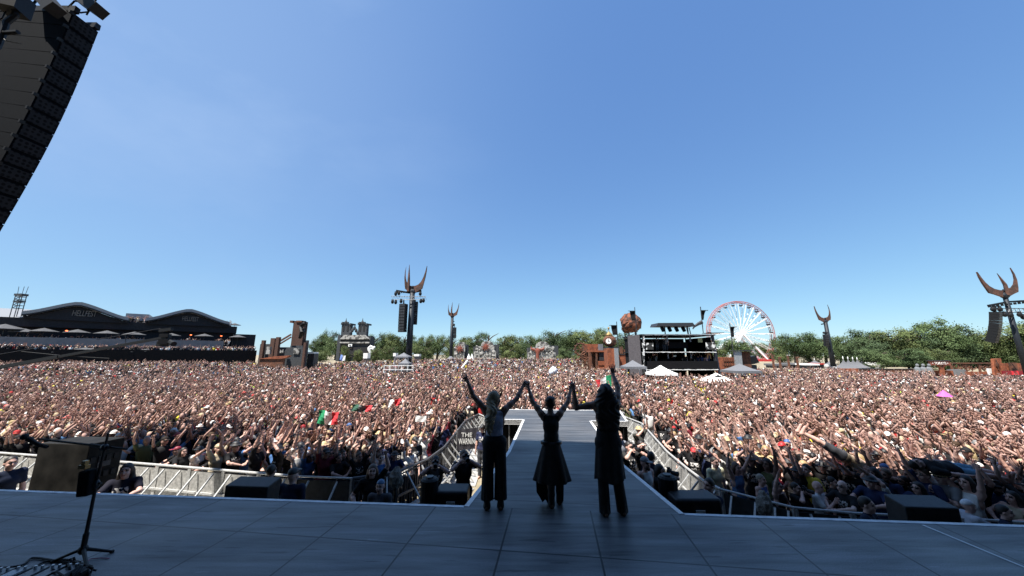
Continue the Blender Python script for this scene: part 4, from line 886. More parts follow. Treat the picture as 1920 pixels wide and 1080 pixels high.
b = MB(); a = EDG[0]; x = Rz @ V((1, 0, 0)); yv = Rz @ V((0, 1, 0)); up1 = V((0, 0, 1))
for q in (.05, .55): b.bar(a + up1 * .12 + yv * q - x * 2.3, a + up1 * .12 + yv * q + x * .05, .12, .18)
b.bar(a + up1 * .3 - x * .85 - yv * .4, a + up1 * .3 - x * .85 + yv * .7, .14, .2); b.build('flying_frame', M_black, la)
b = MB(); hk = PY(178, -6, YA) 
for dx in (0, .6): b.tube([a + up1 * .3 - x * (.85 + dx * .6), V((hk.x - .5 - dx * .3, YA, 17.0))], .03, 5)
b.tube([PY(128, 14, YA), PY(140, 2, YA), PY(158, 4, YA), PY(166, 22, YA), PY(150, 24, YA)], .022, 5); b.tube([PY(162, 28, YA), PY(172, 12, YA), PY(186, -10, YA)], .02, 5); b.build('chain_and_cable', M_black, la)
b = MB(); b.box(PY(168, 8, YA), (.85, .35, .3), rot=Matrix.Rotation(.62, 3, 'Y')); b.build('hoist_motor', M_black, la)
b = MB(); b.bar(PY(60, -30, YA - .3), PY(104, 20, YA - .3), .32, .32); b.build('pull_back_arm', M_black, la)
hm = thing('hanging_motor', 'black chain motor box with looping cables left of the array top', 'motor', PY(20, 10, YA - 1.2) - V((0, 0, 1)))
b = MB(); b.box(PY(26, 6, YA - 1.2), (.42, .4, .5), .3); b.build('motor_body', M_black, hm)
b = MB(); b.tube([PY(26, 14, YA - 1.2), PY(30, 28, YA - 1.2), PY(12, 42, YA - 1.2), PY(4, 66, YA - 1.2), PY(-6, 90, YA - 1.2)], .06, 6); b.tube([PY(14, 14, YA - 1.2), PY(4, 34, YA - 1.2), PY(-8, 40, YA - 1.2)], .015, 5); b.tube([PY(4, 62, YA - 1.2), PY(34, 60, YA - 1.2)], .05, 6); b.tube([PY(2, 66, YA - 1.2), PY(10, 76, YA - 1.2), PY(40, 82, YA - 1.2)], .012, 5); b.tube([PY(26, 2, YA - 1.2), V((PY(26, 2, YA - 1.2).x, YA - 1.2, 17))], .03, 5); b.build('cable', M_black, hm)
# outrigger truss of the roof that carries both (above the picture)
b = MB()
for dy in (-.3, .5): b.bar((-16, YA - .6 + dy, 17.2), (-9, YA - .6 + dy, 17.2), .1); b.bar((-16, YA - .6 + dy, 17.8), (-9, YA - .6 + dy, 17.8), .1)
b.bar((-13.2, -1, 17.3), (-13.2, YA + .4, 17.3), .25); b.bar((-11.8, 3, 17.3), (-11.8, YA + .4, 17.3), .25); b.build('outrigger_truss', M_dark, roof)

# ------------------------------------------------------------------ crowd barriers
fl = [PZ(-60, 843, 1.2), PZ(0, 849, 1.2), PZ(240, 867, 1.2), PZ(555, 893, 1.2), PZ(661, 897, 1.2), PZ(746, 885, 1.2), PZ(802, 861, 1.2), PZ(833, 838, 1.2), PZ(872, 789, 1.2), PZ(898, 776, 1.2)]
fr = [PZ(1166, 779, 1.2), PZ(1204, 794, 1.2), PZ(1251, 847, 1.2), PZ(1287, 877, 1.2), PZ(1320, 902, 1.2), PZ(1351, 917, 1.2), PZ(1440, 940, 1.2), PZ(1490, 952, 1.2), PZ(1598, 962, 1.2), PZ(1800, 972, 1.2), PZ(2000, 985, 1.2)]
for p in fl + fr: p.z = 0
ff = [fl[-1], V((-1.0, 16.6, 0)), V((4.2, 16.6, 0)), fr[0]]
bar_list = []
mat('dull_steel_bars', (.10, .10, .105), .5, metal=.4); M_shd = mat('barrier_cloth_and_shade', (.03, .034, .036), .8, var=.3, scale=3)  # dark cloth at right; at left, roof shade painted into the sheet colour
def barrier(a, c, bars=False, dark=False):
    d = c - a; L = d.length; d = d / L; nn = V((d.y, -d.x, 0))      # nn: towards the pit when walking left to right
    t = thing('crowd_barrier', 'x', 'crowd barrier', (a + c) / 2, 'aluminium crowd barriers round the pit')
    z = V((0, 0, 1)); m = (a + c) / 2
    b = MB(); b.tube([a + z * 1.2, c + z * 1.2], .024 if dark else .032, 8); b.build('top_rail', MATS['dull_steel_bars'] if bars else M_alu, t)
    b = MB(); b.bar(a + d * .02 + z * .05, a + d * .02 + z * 1.17, .05); b.bar(c - d * .02 + z * .05, c - d * .02 + z * 1.17, .05); b.bar(a + z * .62 + nn * .03, c + z * .62 + nn * .03, .045); b.build('frame', MATS['dull_steel_bars'] if bars else M_alu, t)
    if bars:
        b = MB()
        for k in range(11): q = a + d * (L * (k + 1) / 12); b.tube([q + z * .07, q + z * 1.16], .010, 5)
        b.bar(a + d * .03 + z * .10, c - d * .03 + z * .10, .03); b.bar(a + d * .03 + z * 1.12, c - d * .03 + z * 1.12, .03); b.build('bar_grid', mat('dull_steel_bars', (.10, .10, .105), .5, metal=.4), t)
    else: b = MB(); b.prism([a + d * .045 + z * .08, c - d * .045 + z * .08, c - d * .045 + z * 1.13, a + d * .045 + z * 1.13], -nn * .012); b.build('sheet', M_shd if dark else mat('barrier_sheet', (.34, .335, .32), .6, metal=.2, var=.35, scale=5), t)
    for q in (a + d * L * .25, a + d * L * .75):
        b = MB(); b.bar(q + z * 1.12 + nn * .03, q + z * .06 + nn * .95, .036); b.build('brace', M_alu, t)
    b = MB(); b.prism([a + nn * 1.05 + d * .02, c + nn * 1.05 - d * .02, c - nn * .05 - d * .02, a - nn * .05 + d * .02], z * .03); b.prism([a + nn * .22 + z * .28, c + nn * .22 + z * .28, c + nn * .05 + z * .28, a + nn * .05 + z * .28], z * .03); b.build('base_plate', M_alu, t)
    bar_list.append((t, m)); return t
def run_bar(pts, bars=False, dk=None):
    out = []
    for i in range(len(pts) - 1):
        a, c = pts[i], pts[i + 1]; k = max(1, round((c - a).length / 1.08))
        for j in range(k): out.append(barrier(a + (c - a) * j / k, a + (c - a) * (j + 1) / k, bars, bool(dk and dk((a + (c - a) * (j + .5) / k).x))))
    return out
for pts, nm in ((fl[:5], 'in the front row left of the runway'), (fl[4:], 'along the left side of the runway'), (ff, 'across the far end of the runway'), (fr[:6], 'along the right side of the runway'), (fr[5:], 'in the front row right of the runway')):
    L_ = run_bar(pts, 'left side' in nm, (lambda x: x > 4.5) if 'row right' in nm else (lambda x: x > -5.9) if 'row left' in nm else None)  # left row switches to the darkened sheet where the roof shade falls
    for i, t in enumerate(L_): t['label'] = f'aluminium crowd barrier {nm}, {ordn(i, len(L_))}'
# cloth banner on the left runway barrier
pa, pb = PZ(857, 804, 1.22), PZ(897, 801, 1.22)
pa, pb = PY(857.5, 806, 13.2), PY(897, 801, 13.2)
bn = thing('band_banner', 'black cloth banner with white THE WARNING lettering on the left runway barrier', 'banner', (pa + pb) / 2 - V((0, 0, .6)))
d = (pb - pa); L_ = d.length; d /= L_; hh = .72
b = MB(); K = 10; vs = []
for i in range(K + 1):
    for j in range(5): vs.append(pa + d * (L_ * i / K) + V((0, -.02 - .012 * math.sin(i * 1.9 + j * .8), -hh * j / 4)))
b.add(vs, [(i * 5 + j, i * 5 + j + 1, i * 5 + 5 + j + 1, i * 5 + 5 + j) for i in range(K) for j in range(4)])
o = b.build('cloth', mat('dark_purple_cloth', (.028, .026, .034), .8, var=.2), bn); q = o.modifiers.new('s', 'SOLIDIFY'); q.thickness = .008
rzb = math.atan2(d.y, d.x); nb = V((d.y, -d.x, 0))
text('lettering', 'THE', .22, (pa + pb) / 2 + V((-.03, 0, -.22)) + nb * .05, M_white, bn, (math.pi / 2, 0, rzb), .004)
text('lettering', 'WARNING', .29, (pa + pb) / 2 + V((0.03, 0, -.44)) + nb * .05, M_white, bn, (math.pi / 2, -.03, rzb), .004, sx=.5)
for q in (pa, pb):
    b = MB(); b.bar(V((q.x, q.y + .04, q.z + .02)), V((q.x, q.y + .04, 0)), .04); b.build('pole', M_alu, bn)

# ------------------------------------------------------------------ boxes in the pit and at the stage lip
def cabinet(name, lab, x, y, w, d, z0, h, rz, m, grille=True, slope=0., parent=None):
    t = thing(name, lab, 'speaker', (x, y, z0)); R = Matrix.Rotation(rz, 3, 'Z'); c = V((x, y, z0))
    pts = [(-d / 2, 0), (d / 2, 0), (d / 2, h - slope), (-d / 2, h)]
    b = MB(); b.prism([c + R @ V((-w / 2, yy, zz)) for yy, zz in pts], R @ V((w, 0, 0)))
    o = b.build('cabinet', m, t); bv = o.modifiers.new('b', 'BEVEL'); bv.width = .015; bv.segments = 2
    b = MB()
    for sx in (-1, 1):
        b.box(c + R @ V((sx * (w / 2 + .003), 0, h * .62)), (.02, .22, .1), rot=R)
    b.build('handle', M_dark, t)
    b = MB(); b.box(c + R @ V((0, d / 2 + .012, h * .5)), (w * .92, .02, h * .8), rot=R); b.build('grille', M_dark, t)
    return t
M_sub = mat('scuffed_black_cabinet', (.022, .022, .024), .5, var=.3, scale=4, bump=.2, bscale=60, spec=.35)
M_subtan = mat('mottled_brown_black_cabinet', (.014, .013, .0115), .65, var=.7, scale=.9, spec=.12)  # brown black tone, strongly varied by noise
def sub_at(px0, px1, py, Y):
    p, q = PY(px0, py, Y), PY(px1, py, Y); return (p.x + q.x) / 2, q.x - p.x, (p.z + q.z) / 2
xc, w, zt = sub_at(70, 176, 832, 7.35)
rz_ = math.atan2(ED.y, ED.x)
cabinet('subwoofer', 'lower half of the big mottled speaker stack at the left stage lip', xc, 7.65, w, .6, 0, zt * .5, rz_, M_subtan)
t = cabinet('subwoofer', 'upper half of the big mottled speaker stack at the left stage lip', xc, 7.65, w, .6, zt * .5 + .012, zt * .5 - .012, rz_, M_subtan)
R = Matrix.Rotation(rz_, 3, 'Z')
for u in range(4):
    for k in range(3): b = MB(); b.box(V((xc, 7.65, zt * .5)) + R @ V((w / 2 + .006, -.2 + .13 * u, zt * (.10 + .13 * k))), (.02, .08, .11), rot=R); b.build('vent', M_black, t)
xc, w, zt = sub_at(416, 502, 914, 6.25); cabinet('speaker_wedge', 'black front fill speaker at the stage lip left of the blonde performer', xc, 6.45, w, .30, 0, zt, rz_, M_sub, slope=-.06)
xc, w, zt = sub_at(1712, 1806, 955, 5.5); cabinet('speaker_wedge', 'black front fill speaker at the stage lip far right', xc, 5.72, w, .32, 0, zt, rz_, M_sub, slope=-.06)
def case(lab, px0, px1, pyt, Y, dep):
    xc, w, zt = sub_at(px0, px1, pyt, Y); t = thing('flight_case', lab, 'case', (xc, Y + dep / 2, 0)); h = zt
    b = MB(); b.box((xc, Y + dep / 2, h * .70), (w, dep, h * .6)); o = b.build('body', M_sub, t); bv = o.modifiers.new('b', 'BEVEL'); bv.width = .05; bv.segments = 3
    b = MB(); b.box((xc, Y + dep / 2, h * .19), (w * .9, dep * .9, h * .38)); b.build('stand', M_black, t)
    b = MB(); b.box((xc, Y - .012, h * .88), (.16, .02, .07)); b.build('label_plate', M_white, t)
    b = MB()
    for s_ in (-.36, .36): b = MB(); b.box((xc + w * s_, Y - .012, h * .8), (.05, .03, .12)); b.build('latch', M_steel, t)
case('black flight case in the pit at the left of the runway', 815, 876, 922, 6.9, .45)
case('black flight case in the pit at the right of the runway', 1268, 1354, 936, 6.4, .45)
for lab, px, py, Y, r in (('black cylinder unit standing left of the left flight case', 806, 899, 7.0, .17), ('black cylinder unit standing left of the right flight case', 1251, 895, 6.9, .17)):
    p = PY(px, py, Y); t = thing('flame_unit', lab, 'stage unit', (p.x, Y, 0)); b = MB(); b.tube([(p.x, Y, 0), (p.x, Y, p.z), (p.x, Y, p.z + .03)], [r, r, r * .8], 14); b.build('drum', M_black, t); b = MB(); b.tube([(p.x, Y, p.z + .03), (p.x, Y, p.z + .06)], [r * .5, r * .45], 10); b.build('nozzle', M_dark, t)
M_fur = mat('grey_fur', (.22, .20, .18), .95, var=.5, scale=60, bump=1, bscale=90)
for lab, px, py, Y in (('furry grey microphone windshield on a stand left of the runway', 742, 897, 6.7), ('furry grey microphone windshield on a stand right of the runway', 1433, 946, 5.95)):
    p = PY(px, py, Y); t = thing('furry_microphone', lab, 'microphone', (p.x, Y, 0)); o = blob('windshield', p, .11, M_fur, t, 5, .12, 18, 12); b = MB(); b.v = []
    for v_ in o.data.vertices: v_.co.z = (v_.co.z - (p.z - 0)) * 1.5 + p.z
    rr = random.Random(3); b = MB()
    for k in range(420):
        d_ = V((rr.gauss(0, 1), rr.gauss(0, 1), rr.gauss(0, 1))).normalized(); q = p + V((d_.x * .105, d_.y * .105, d_.z * .16)); e = q + d_ * .035 + V((rr.uniform(-.02, .02), rr.uniform(-.02, .02), -.015)); s_ = d_.cross(V((.3, .2, 1))).normalized() * .006; b.add([q - s_, q + s_, e], [(0, 1, 2)])
    b.build('fur', M_fur, t)
    b = MB(); b.tube([p - V((0, 0, .12)), (p.x, Y, 0)], .02, 6)
    for k in range(3): a = k * 2.1; b.tube([(p.x, Y, .35), (p.x + .35 * math.cos(a), Y + .35 * math.sin(a), 0.02)], .015, 5)
    b.build('stand', M_black, t)

# ------------------------------------------------------------------ microphone stand and pedal board at the left
ms0 = PZ(151, 1052, Z0); st = thing('microphone_stand', 'black microphone stand with long boom and a hanging pouch at the left', 'microphone stand', ms0)
ptop = PY(203, 812, ms0.y); Ym = ms0.y
b = MB(); pm = PY(181, 905, Ym); b.tube([ms0 + V((0, 0, .10)), pm, ptop], [.018, .014, .011], 8); b.tube([ms0 + V((0, 0, .10)), ms0 + V((0, 0, .10)) + (pm - ms0) * .22], .024, 8); b.build('pole', M_black, st)
b = MB(); b.ball(ms0 + V((0, 0, .11)), (.04, .04, .05), 8, 6)
for px, py in ((210, 1034), (100, 1052), (168, 1085)):
    e = PZ(px, py, Z0 + .012); b.tube([ms0 + V((0, 0, .12)), e], [.018, .012], 7); b.ball(e, (.022, .022, .018), 8, 5)
b.build('tripod_leg', M_black, st)
b = MB(); c0, c1 = PY(238, 842, Ym), PY(72, 823, Ym + .12); b.tube([c0, c1], .012, 7); b.tube([PY(205, 839, Ym), PY(170, 834, Ym + .03)], .02, 7); b.build('boom', M_black, st)
b = MB(); b.ball(PY(196, 838, Ym), (.035, .035, .035), 8, 6); b.box(PY(196, 842, Ym), (.09, .03, .02)); b.ball(PY(181, 908, Ym), (.03, .03, .05), 8, 6); b.tube([PY(174, 907, Ym), PY(190, 906, Ym)], .012, 6); b.build('clutch', M_dark, st)
b = MB(); b.tube([PY(76, 836, Ym + .12), PY(62, 828, Ym + .12), PY(54, 823, Ym + .12)], [.018, .022, .03], 9); b.ball(PY(46, 819, Ym + .12), (.036, .036, .036), 10, 7); b.tube([PY(88, 838, Ym + .12), PY(74, 834, Ym + .12)], .02, 7); b.build('microphone', M_black, st)
b = MB(); cb = PY(163, 905, Ym - .03); b.box(cb, (.13, .09, .27), rot=Matrix.Rotation(-.12, 3, 'Y')); o = b.build('pouch', M_blackcloth, st); bv = o.modifiers.new('b', 'BEVEL'); bv.width = .02; bv.segments = 2
b = MB(); b.box(PY(158, 875, Ym - .02), (.08, .05, .04)); b.box(PY(160, 868, Ym - .02), (.04, .04, .05)); b.build('clamp', M_gold, st)
pb_ = PZ(66, 1094, Z0); pbd = thing('pedal_board', 'black effects pedal board with switches and cables at the lower left corner', 'pedal board', pb_)
rzp = .10; R = Matrix.Rotation(rzp, 3, 'Z')
b = MB(); b.box(pb_ + V((0, -.12, .035)), (.80, .38, .07), rzp); b.build('board', M_black, pbd)
b = MB()
for k in range(5): b.box(pb_ + R @ V((-.30 + .15 * k, -.06, .10)), (.11, .2, .055), rzp)
b.build('pedal', mat('pedal_grey', (.11, .12, .13), .4, metal=.3, var=.15), pbd)
b = MB(); b.box(pb_ + R @ V((-.16, -.06, .131)), (.10, .1, .006), rzp); b.build('display', mat('pale_display', (.3, .33, .36), .3), pbd)
b = MB()
for k in range(5):
    for j in (-.03, .03): b.tube([pb_ + R @ V((-.30 + .15 * k + j, .0, .12)), pb_ + R @ V((-.30 + .15 * k + j, .0, .155))], .011, 8)
b.build('knob', M_steel, pbd)
b = MB(); rr = random.Random(8)
for k in range(7):
    a = pb_ + V((rr.uniform(.1, .5), rr.uniform(-.1, .15), .1)); e = pb_ + V((rr.uniform(.3, .62), rr.uniform(-.25, .2), .03)); m_ = (a + e) / 2 + V((rr.uniform(-.1, .1), rr.uniform(-.05, .1), rr.uniform(.0, .1))); b.tube([a, (a + m_) / 2 + V((0, 0, .03)), m_, (m_ + e) / 2 + V((0, 0, -.01)), e], .009, 6)
b.build('cable', M_black, pbd)
cb = thing('stage_cable', 'loose black cables looping over the stage by the pedal board', 'cable', PZ(95, 1060, Z0))
b = MB()
for s_ in ((( -10, 1066), (40, 1060), (62, 1046), (110, 1052), (150, 1056), (172, 1062)), ((55, 1072), (80, 1055), (120, 1049), (150, 1054)), ((-10, 1060), (20, 1068), (60, 1064))):
    pts = [PZ(x, y, Z0 + .012) for x, y in s_]; fine = []
    for i in range(len(pts) - 1):
        p0, p1, p2, p3 = pts[max(i - 1, 0)], pts[i], pts[i + 1], pts[min(i + 2, len(pts) - 1)]
        for k in range(6): u = k / 6; fine.append(.5 * ((2 * p1) + (p2 - p0) * u + (2 * p0 - 5 * p1 + 4 * p2 - p3) * u * u + (-p0 + 3 * p1 - 3 * p2 + p3) * u ** 3))
    fine.append(pts[-1]); b.tube(fine, .010, 6)
b.build('cable_run', M_black, cb)
b = MB(); pts = [PZ(x, y, Z0 + .008) for x, y in ((150, 1062), (170, 1048), (190, 1046), (205, 1047))]; b.tube(pts, .004, 5); o = b.build('pink_cable', mat('pink_wire', (.35, .03, .12), .5), None); tag(o, 'thin pink wire on the stage floor beside the stand foot', 'wire')
# ------------------------------------------------------------------ smooth bodies from blended limbs (implicit surface)
class Sdf:
    def __init__(s): s.p = []
    def cap(s, a, b, ra, rb=None, k=.03): s.p.append(('c', np.array(a, float), np.array(b, float), ra, ra if rb is None else rb, k)); return s
    def ell(s, c, r, k=.03, rot=None): s.p.append(('e', np.array(c, float), np.array(r, float), rot, 0, k)); return s
    def chain(s, pts, rad, k=.03):
        for i in range(len(pts) - 1): s.cap(pts[i], pts[i + 1], rad[i], rad[i + 1], k)
        return s
    def mesh(s, name, mats, vox=.011, lo=None, hi=None, clips=(), matf=None, noise=None):
        bl, bh = [], []
        for q in s.p:
            if q[0] == 'c': m = max(q[3], q[4]); bl.append(np.minimum(q[1], q[2]) - m); bh.append(np.maximum(q[1], q[2]) + m)
            else: m = q[2].max() if q[3] is not None else q[2]; bl.append(q[1] - m); bh.append(q[1] + m)
        g0 = np.min(bl, 0) - 3 * vox; g1 = np.max(bh, 0) + 3 * vox
        if lo is not None: g0 = np.maximum(g0, np.array(lo) - 2 * vox)
        if hi is not None: g1 = np.minimum(g1, np.array(hi) + 2 * vox)
        n = np.ceil((g1 - g0) / vox).astype(int) + 1
        D = np.full(n, .5, np.float32); ax = [g0[i] + vox * np.arange(n[i]) for i in range(3)]
        for q, l, h in zip(s.p, bl, bh):
            mg = q[5] + 3 * vox; i0 = np.clip(np.floor((l - mg - g0) / vox).astype(int), 0, n); i1 = np.clip(np.ceil((h + mg - g0) / vox).astype(int) + 1, 0, n)
            if (i1 <= i0).any(): continue
            X = ax[0][i0[0]:i1[0], None, None]; Y_ = ax[1][None, i0[1]:i1[1], None]; Z = ax[2][None, None, i0[2]:i1[2]]
            if q[0] == 'c':
                a, b_ = q[1], q[2]; d = b_ - a; dd = max(float(d @ d), 1e-9)
                t = np.clip(((X - a[0]) * d[0] + (Y_ - a[1]) * d[1] + (Z - a[2]) * d[2]) / dd, 0, 1)
                ds = np.sqrt((X - a[0] - t * d[0]) ** 2 + (Y_ - a[1] - t * d[1]) ** 2 + (Z - a[2] - t * d[2]) ** 2) - (q[3] + (q[4] - q[3]) * t)
            else:
                x, y, z = X - q[1][0], Y_ - q[1][1], Z - q[1][2]
                if q[3] is not None:
                    R = q[3]; x, y, z = R[0][0] * x + R[1][0] * y + R[2][0] * z, R[0][1] * x + R[1][1] * y + R[2][1] * z, R[0][2] * x + R[1][2] * y + R[2][2] * z
                r = q[2]; k0 = np.sqrt((x / r[0]) ** 2 + (y / r[1]) ** 2 + (z / r[2]) ** 2); k1 = np.sqrt((x / r[0] ** 2) ** 2 + (y / r[1] ** 2) ** 2 + (z / r[2] ** 2) ** 2) + 1e-9
                ds = k0 * (k0 - 1) / k1
            sl = tuple(slice(i0[i], i1[i]) for i in range(3)); A = D[sl]; k = q[5]
            hh = np.maximum(k - np.abs(A - ds), 0) / k; D[sl] = np.minimum(A, ds) - hh * hh * k * .25
        G = None
        for c in clips:       # keep where c(x,y,z) < 0
            D = np.maximum(D, c(ax[0][:, None, None], ax[1][None, :, None], ax[2][None, None, :]))
        if noise is not None: D = D + noise(ax[0][:, None, None], ax[1][None, :, None], ax[2][None, None, :])
        D[0] = np.maximum(D[0], .01); D[-1] = np.maximum(D[-1], .01); D[:, 0] = np.maximum(D[:, 0], .01); D[:, -1] = np.maximum(D[:, -1], .01); D[:, :, 0] = np.maximum(D[:, :, 0], .01); D[:, :, -1] = np.maximum(D[:, :, -1], .01)
        return nets(D, g0, vox, name, mats, matf)
def nets(D, g0, vox, name, mats, matf=None):
    S = D < 0; cnt = np.zeros(np.array(S.shape) - 1, np.int8); cs = [(i, j, k) for i in (0, 1) for j in (0, 1) for k in (0, 1)]; m = np.array(S.shape) - 1
    for i, j, k in cs: cnt += S[i:i + m[0], j:j + m[1], k:k + m[2]]
    act = np.argwhere((cnt > 0) & (cnt < 8)); idx = np.full(m, -1, np.int64); idx[tuple(act.T)] = np.arange(len(act))
    acc = np.zeros((len(act), 3)); w = np.zeros(len(act))
    for c in cs:
        for a in range(3):
            if c[a]: continue
            e = list(c); e[a] = 1; p0 = act + np.array(c); p1 = act + np.array(e); d0 = D[tuple(p0.T)]; d1 = D[tuple(p1.T)]; x = (d0 < 0) != (d1 < 0)
            t = np.where(x, d0 / np.where(x, d0 - d1, 1), 0); pos = np.array(c)[None] + 0.0; pos = np.repeat(pos, len(act), 0); pos[:, a] += t
            acc[x] += pos[x]; w[x] += 1
    vs = (act + acc / w[:, None]) * vox + g0; fs = []
    for a in range(3):
        b_, c_ = (a + 1) % 3, (a + 2) % 3
        s0 = np.moveaxis(S, a, 0); x = np.moveaxis(s0[:-1] != s0[1:], 0, a)
        p = np.argwhere(x); ok = (p[:, b_] > 0) & (p[:, c_] > 0) & (p[:, b_] < m[b_]) & (p[:, c_] < m[c_]); p = p[ok]
        if not len(p): continue
        def cell(ob, oc): q = p.copy(); q[:, b_] += ob; q[:, c_] += oc; return idx[tuple(q.T)]
        quad = np.stack([cell(-1, -1), cell(0, -1), cell(0, 0), cell(-1, 0)], 1); ins = S[tuple(p.T)]; quad[~ins] = quad[~ins][:, ::-1]; fs.append(quad)
    fs = np.concatenate(fs); fs = fs[(fs >= 0).all(1)]
    me = bpy.data.meshes.new(name); nf = len(fs)
    me.vertices.add(len(vs)); me.vertices.foreach_set('co', vs.astype(np.float32).ravel()); me.loops.add(4 * nf); me.loops.foreach_set('vertex_index', fs.astype(np.int32).ravel()); me.polygons.add(nf); me.polygons.foreach_set('loop_start', np.arange(0, 4 * nf, 4, dtype=np.int32)); me.polygons.foreach_set('use_smooth', np.ones(nf, bool))
    for mm in (mats if isinstance(mats, (list, tuple)) else [mats]): me.materials.append(mm)
    if matf is not None: me.polygons.foreach_set('material_index', matf(vs[fs].mean(1)).astype(np.int32))
    me.update(calc_edges=True); return me

# human figure, facing -y, feet at z=0, 1.74 m; all limbs taper and meet at the joints
def ik(S, H, l1, l2, hint):
    S, H = V(S), V(H); d = H - S; L = min(d.length, (l1 + l2) * .999); d = d.normalized(); H = S + d * L
    c = (l1 * l1 + L * L - l2 * l2) / (2 * l1 * L); c = max(-1, min(1, c)); h = V(hint); h = (h - d * h.dot(d)); h = h.normalized() if h.length > 1e-4 else d.orthogonal().normalized()
    return S + d * (l1 * c) + h * (l1 * math.sqrt(max(0, 1 - c * c))), H
def hand(s, Wp, d, n, spread=.25, curl=.35, sc=1., thumb=1, fr=.0088):
    d = V(d).normalized(); n = V(n); n = (n - d * n.dot(d)).normalized(); l = d.cross(n) * thumb
    pe = Wp + d * .085 * sc
    for o in (-.022, 0, .022): s.cap(Wp + l * o * .6, pe + l * o, .014 * sc, .013 * sc, .012)
    for i, (o, L) in enumerate(((.030, .070), (.010, .080), (-.010, .074), (-.030, .058))):
        a = (o / .03) * spread; f = d * math.cos(a) + l * math.sin(a); f = (f * math.cos(curl * .5) + n * math.sin(curl * .5)).normalized(); g = (f * math.cos(curl) + n * math.sin(curl)).normalized()
        p = pe + l * o * 1.05; q = p + f * L * .5 * sc; e = q + g * L * .5 * sc
        s.cap(p, q, fr * sc, fr * .95 * sc, .006); s.cap(q, e, fr * .95 * sc, fr * .8 * sc, .006)
    t0 = Wp + d * .025 + l * .022; t1 = t0 + (d * .6 + l * .75 + n * .15).normalized() * .04 * sc; t2 = t1 + (d * .85 + l * .3 + n * .25).normalized() * .03 * sc
    s.cap(t0, t1, .013 * sc, .011 * sc, .01).cap(t1, t2, .0105 * sc, .009 * sc, .006)
SHL = {-1: V((-.175, .0, 1.425)), 1: V((.175, .0, 1.425))}
def limbs(arms):
    out = {}
    for sd_, (H, hint, hd, hn, sp_, cu) in arms.items():
        S = SHL[sd_].copy(); H = V(H)
        if H.z > 1.5: S = S + V((-sd_ * .012, 0, .035))
        E, H2 = ik(S, H, .285, .255, hint); out[sd_] = (S, E, H2, V(hd) if hd is not None else (H2 - E), V(hn), sp_, cu)
    return out
def torso(s, g=0., k=.05, w=1., hip=.105):
    s.cap((-.085 * w, .01, .95), (.085 * w, .01, .95), hip + g, k=k); s.ell((0, .005, 1.10), (.135 * w + g, .098 + g, .14), k=k); s.ell((0, .0, 1.28), (.165 * w + g, .112 + g, .15), k=k)
    s.cap((-.135 * w, .005, 1.41), (.135 * w, .005, 1.41), .052 + g, k=k)
def body(arms, vox=.0115, w=1., legs=((-.10, 0), (.10, 0)), fem=False, headturn=0., hy=0., mats=None, face=True, knees=None, hip=.105, lk=1.):
    s = Sdf(); torso(s, 0, .05, w, hip)
    s.cap((0, .01, 1.43), (0, -.012 + hy * .5, 1.54), .056, .05, .03)
    ct, st_ = math.cos(headturn), math.sin(headturn); Rh = Matrix.Rotation(headturn, 3, 'Z'); hc = V((0, -.02 + hy, 1.625))
    def hp(x, y, z): return hc + Rh @ V((x, y, z))
    RR = np.array([[ct, -st_, 0], [st_, ct, 0], [0, 0, 1]])
    s.ell(hp(0, .012, .012), (.076, .096, .105), .02, RR); s.ell(hp(0, -.028, -.055), (.056, .058, .065), .03, RR); s.cap(hp(0, -.062, -.098), hp(0, -.05, -.10), .022, .03, .02)
    s.cap(hp(0, -.083, .012), hp(0, -.104, -.028), .009, .014, .012)
    for q in (-1, 1):
        s.ell(hp(q * .079, .012, -.012), (.012, .02, .032), .008, RR); s.cap(hp(q * .016, -.088, .033), hp(q * .05, -.076, .030), .010, .009, .012); s.ell(hp(q * .038, -.062, -.035), (.024, .024, .022), .02, RR)
    s.cap(hp(-.02, -.086, -.062), hp(.02, -.086, -.062), .0075, k=.01)
    for sd_, (S, E, H, hd, hn, sp_, cu) in limbs(arms).items():
        s.chain([V((sd_ * .12, 0, 1.40)), S, S + (E - S) * .45, E], [.055, .052, .045, .037], .035); s.chain([E, E + (H - E) * .3, H], [.037, .039, .026], .02); hand(s, H, hd, hn, sp_, cu, 1., sd_)
    for i, (lx, ly) in enumerate(legs):
        q = -1 if i == 0 else 1; hpj = V((q * .088 * lk, .01, .90)); an = V((lx, ly + .015, .085)); kn = (hpj + an) / 2 + V((0, -.025, .02)) if knees is None else V(knees[i])
        s.chain([hpj, hpj + (kn - hpj) * .5, kn], [.088 * lk, .075 * lk, .055 * lk], .04); s.chain([kn, kn + (an - kn) * .32, an], [.054, .056, .037], .02); s.cap(an + V((0, .02, -.035)), an + V((0, -.15, -.055)), .042, .032, .02); s.ell(an + V((0, .03, -.045)), (.036, .045, .038), .02)
    def mf(c):
        m = np.zeros(len(c), int)
        loc = (c - np.array(hc)) @ RR
        for q in (-1, 1): m[(np.abs(loc[:, 0] - q * .033) < .017) & (np.abs(loc[:, 2] - .014) < .010) & (loc[:, 1] < -.06)] = 1
        for q in (-1, 1): m[(np.abs(loc[:, 0] - q * .035) < .026) & (np.abs(loc[:, 2] - .038) < .007) & (loc[:, 1] < -.06)] = 2
        m[(np.abs(loc[:, 0]) < .024) & (np.abs(loc[:, 2] + .064) < .008) & (loc[:, 1] < -.07)] = 3
        return m
    return s.mesh('person', mats or SKINS, vox, matf=mf if face else None)
def hairmat(name, c): return mat(name, c, .55, var=.4, scale=30, spec=.4)
M_skin = mat('skin', (.5, .3, .22), .55, var=.08, scale=12, objcol=True)
SKINS = [M_skin, mat('eye_dark', (.02, .015, .012), .3), mat('brow_hair', (.06, .035, .02), .8), mat('lip', (.33, .11, .09), .5)]
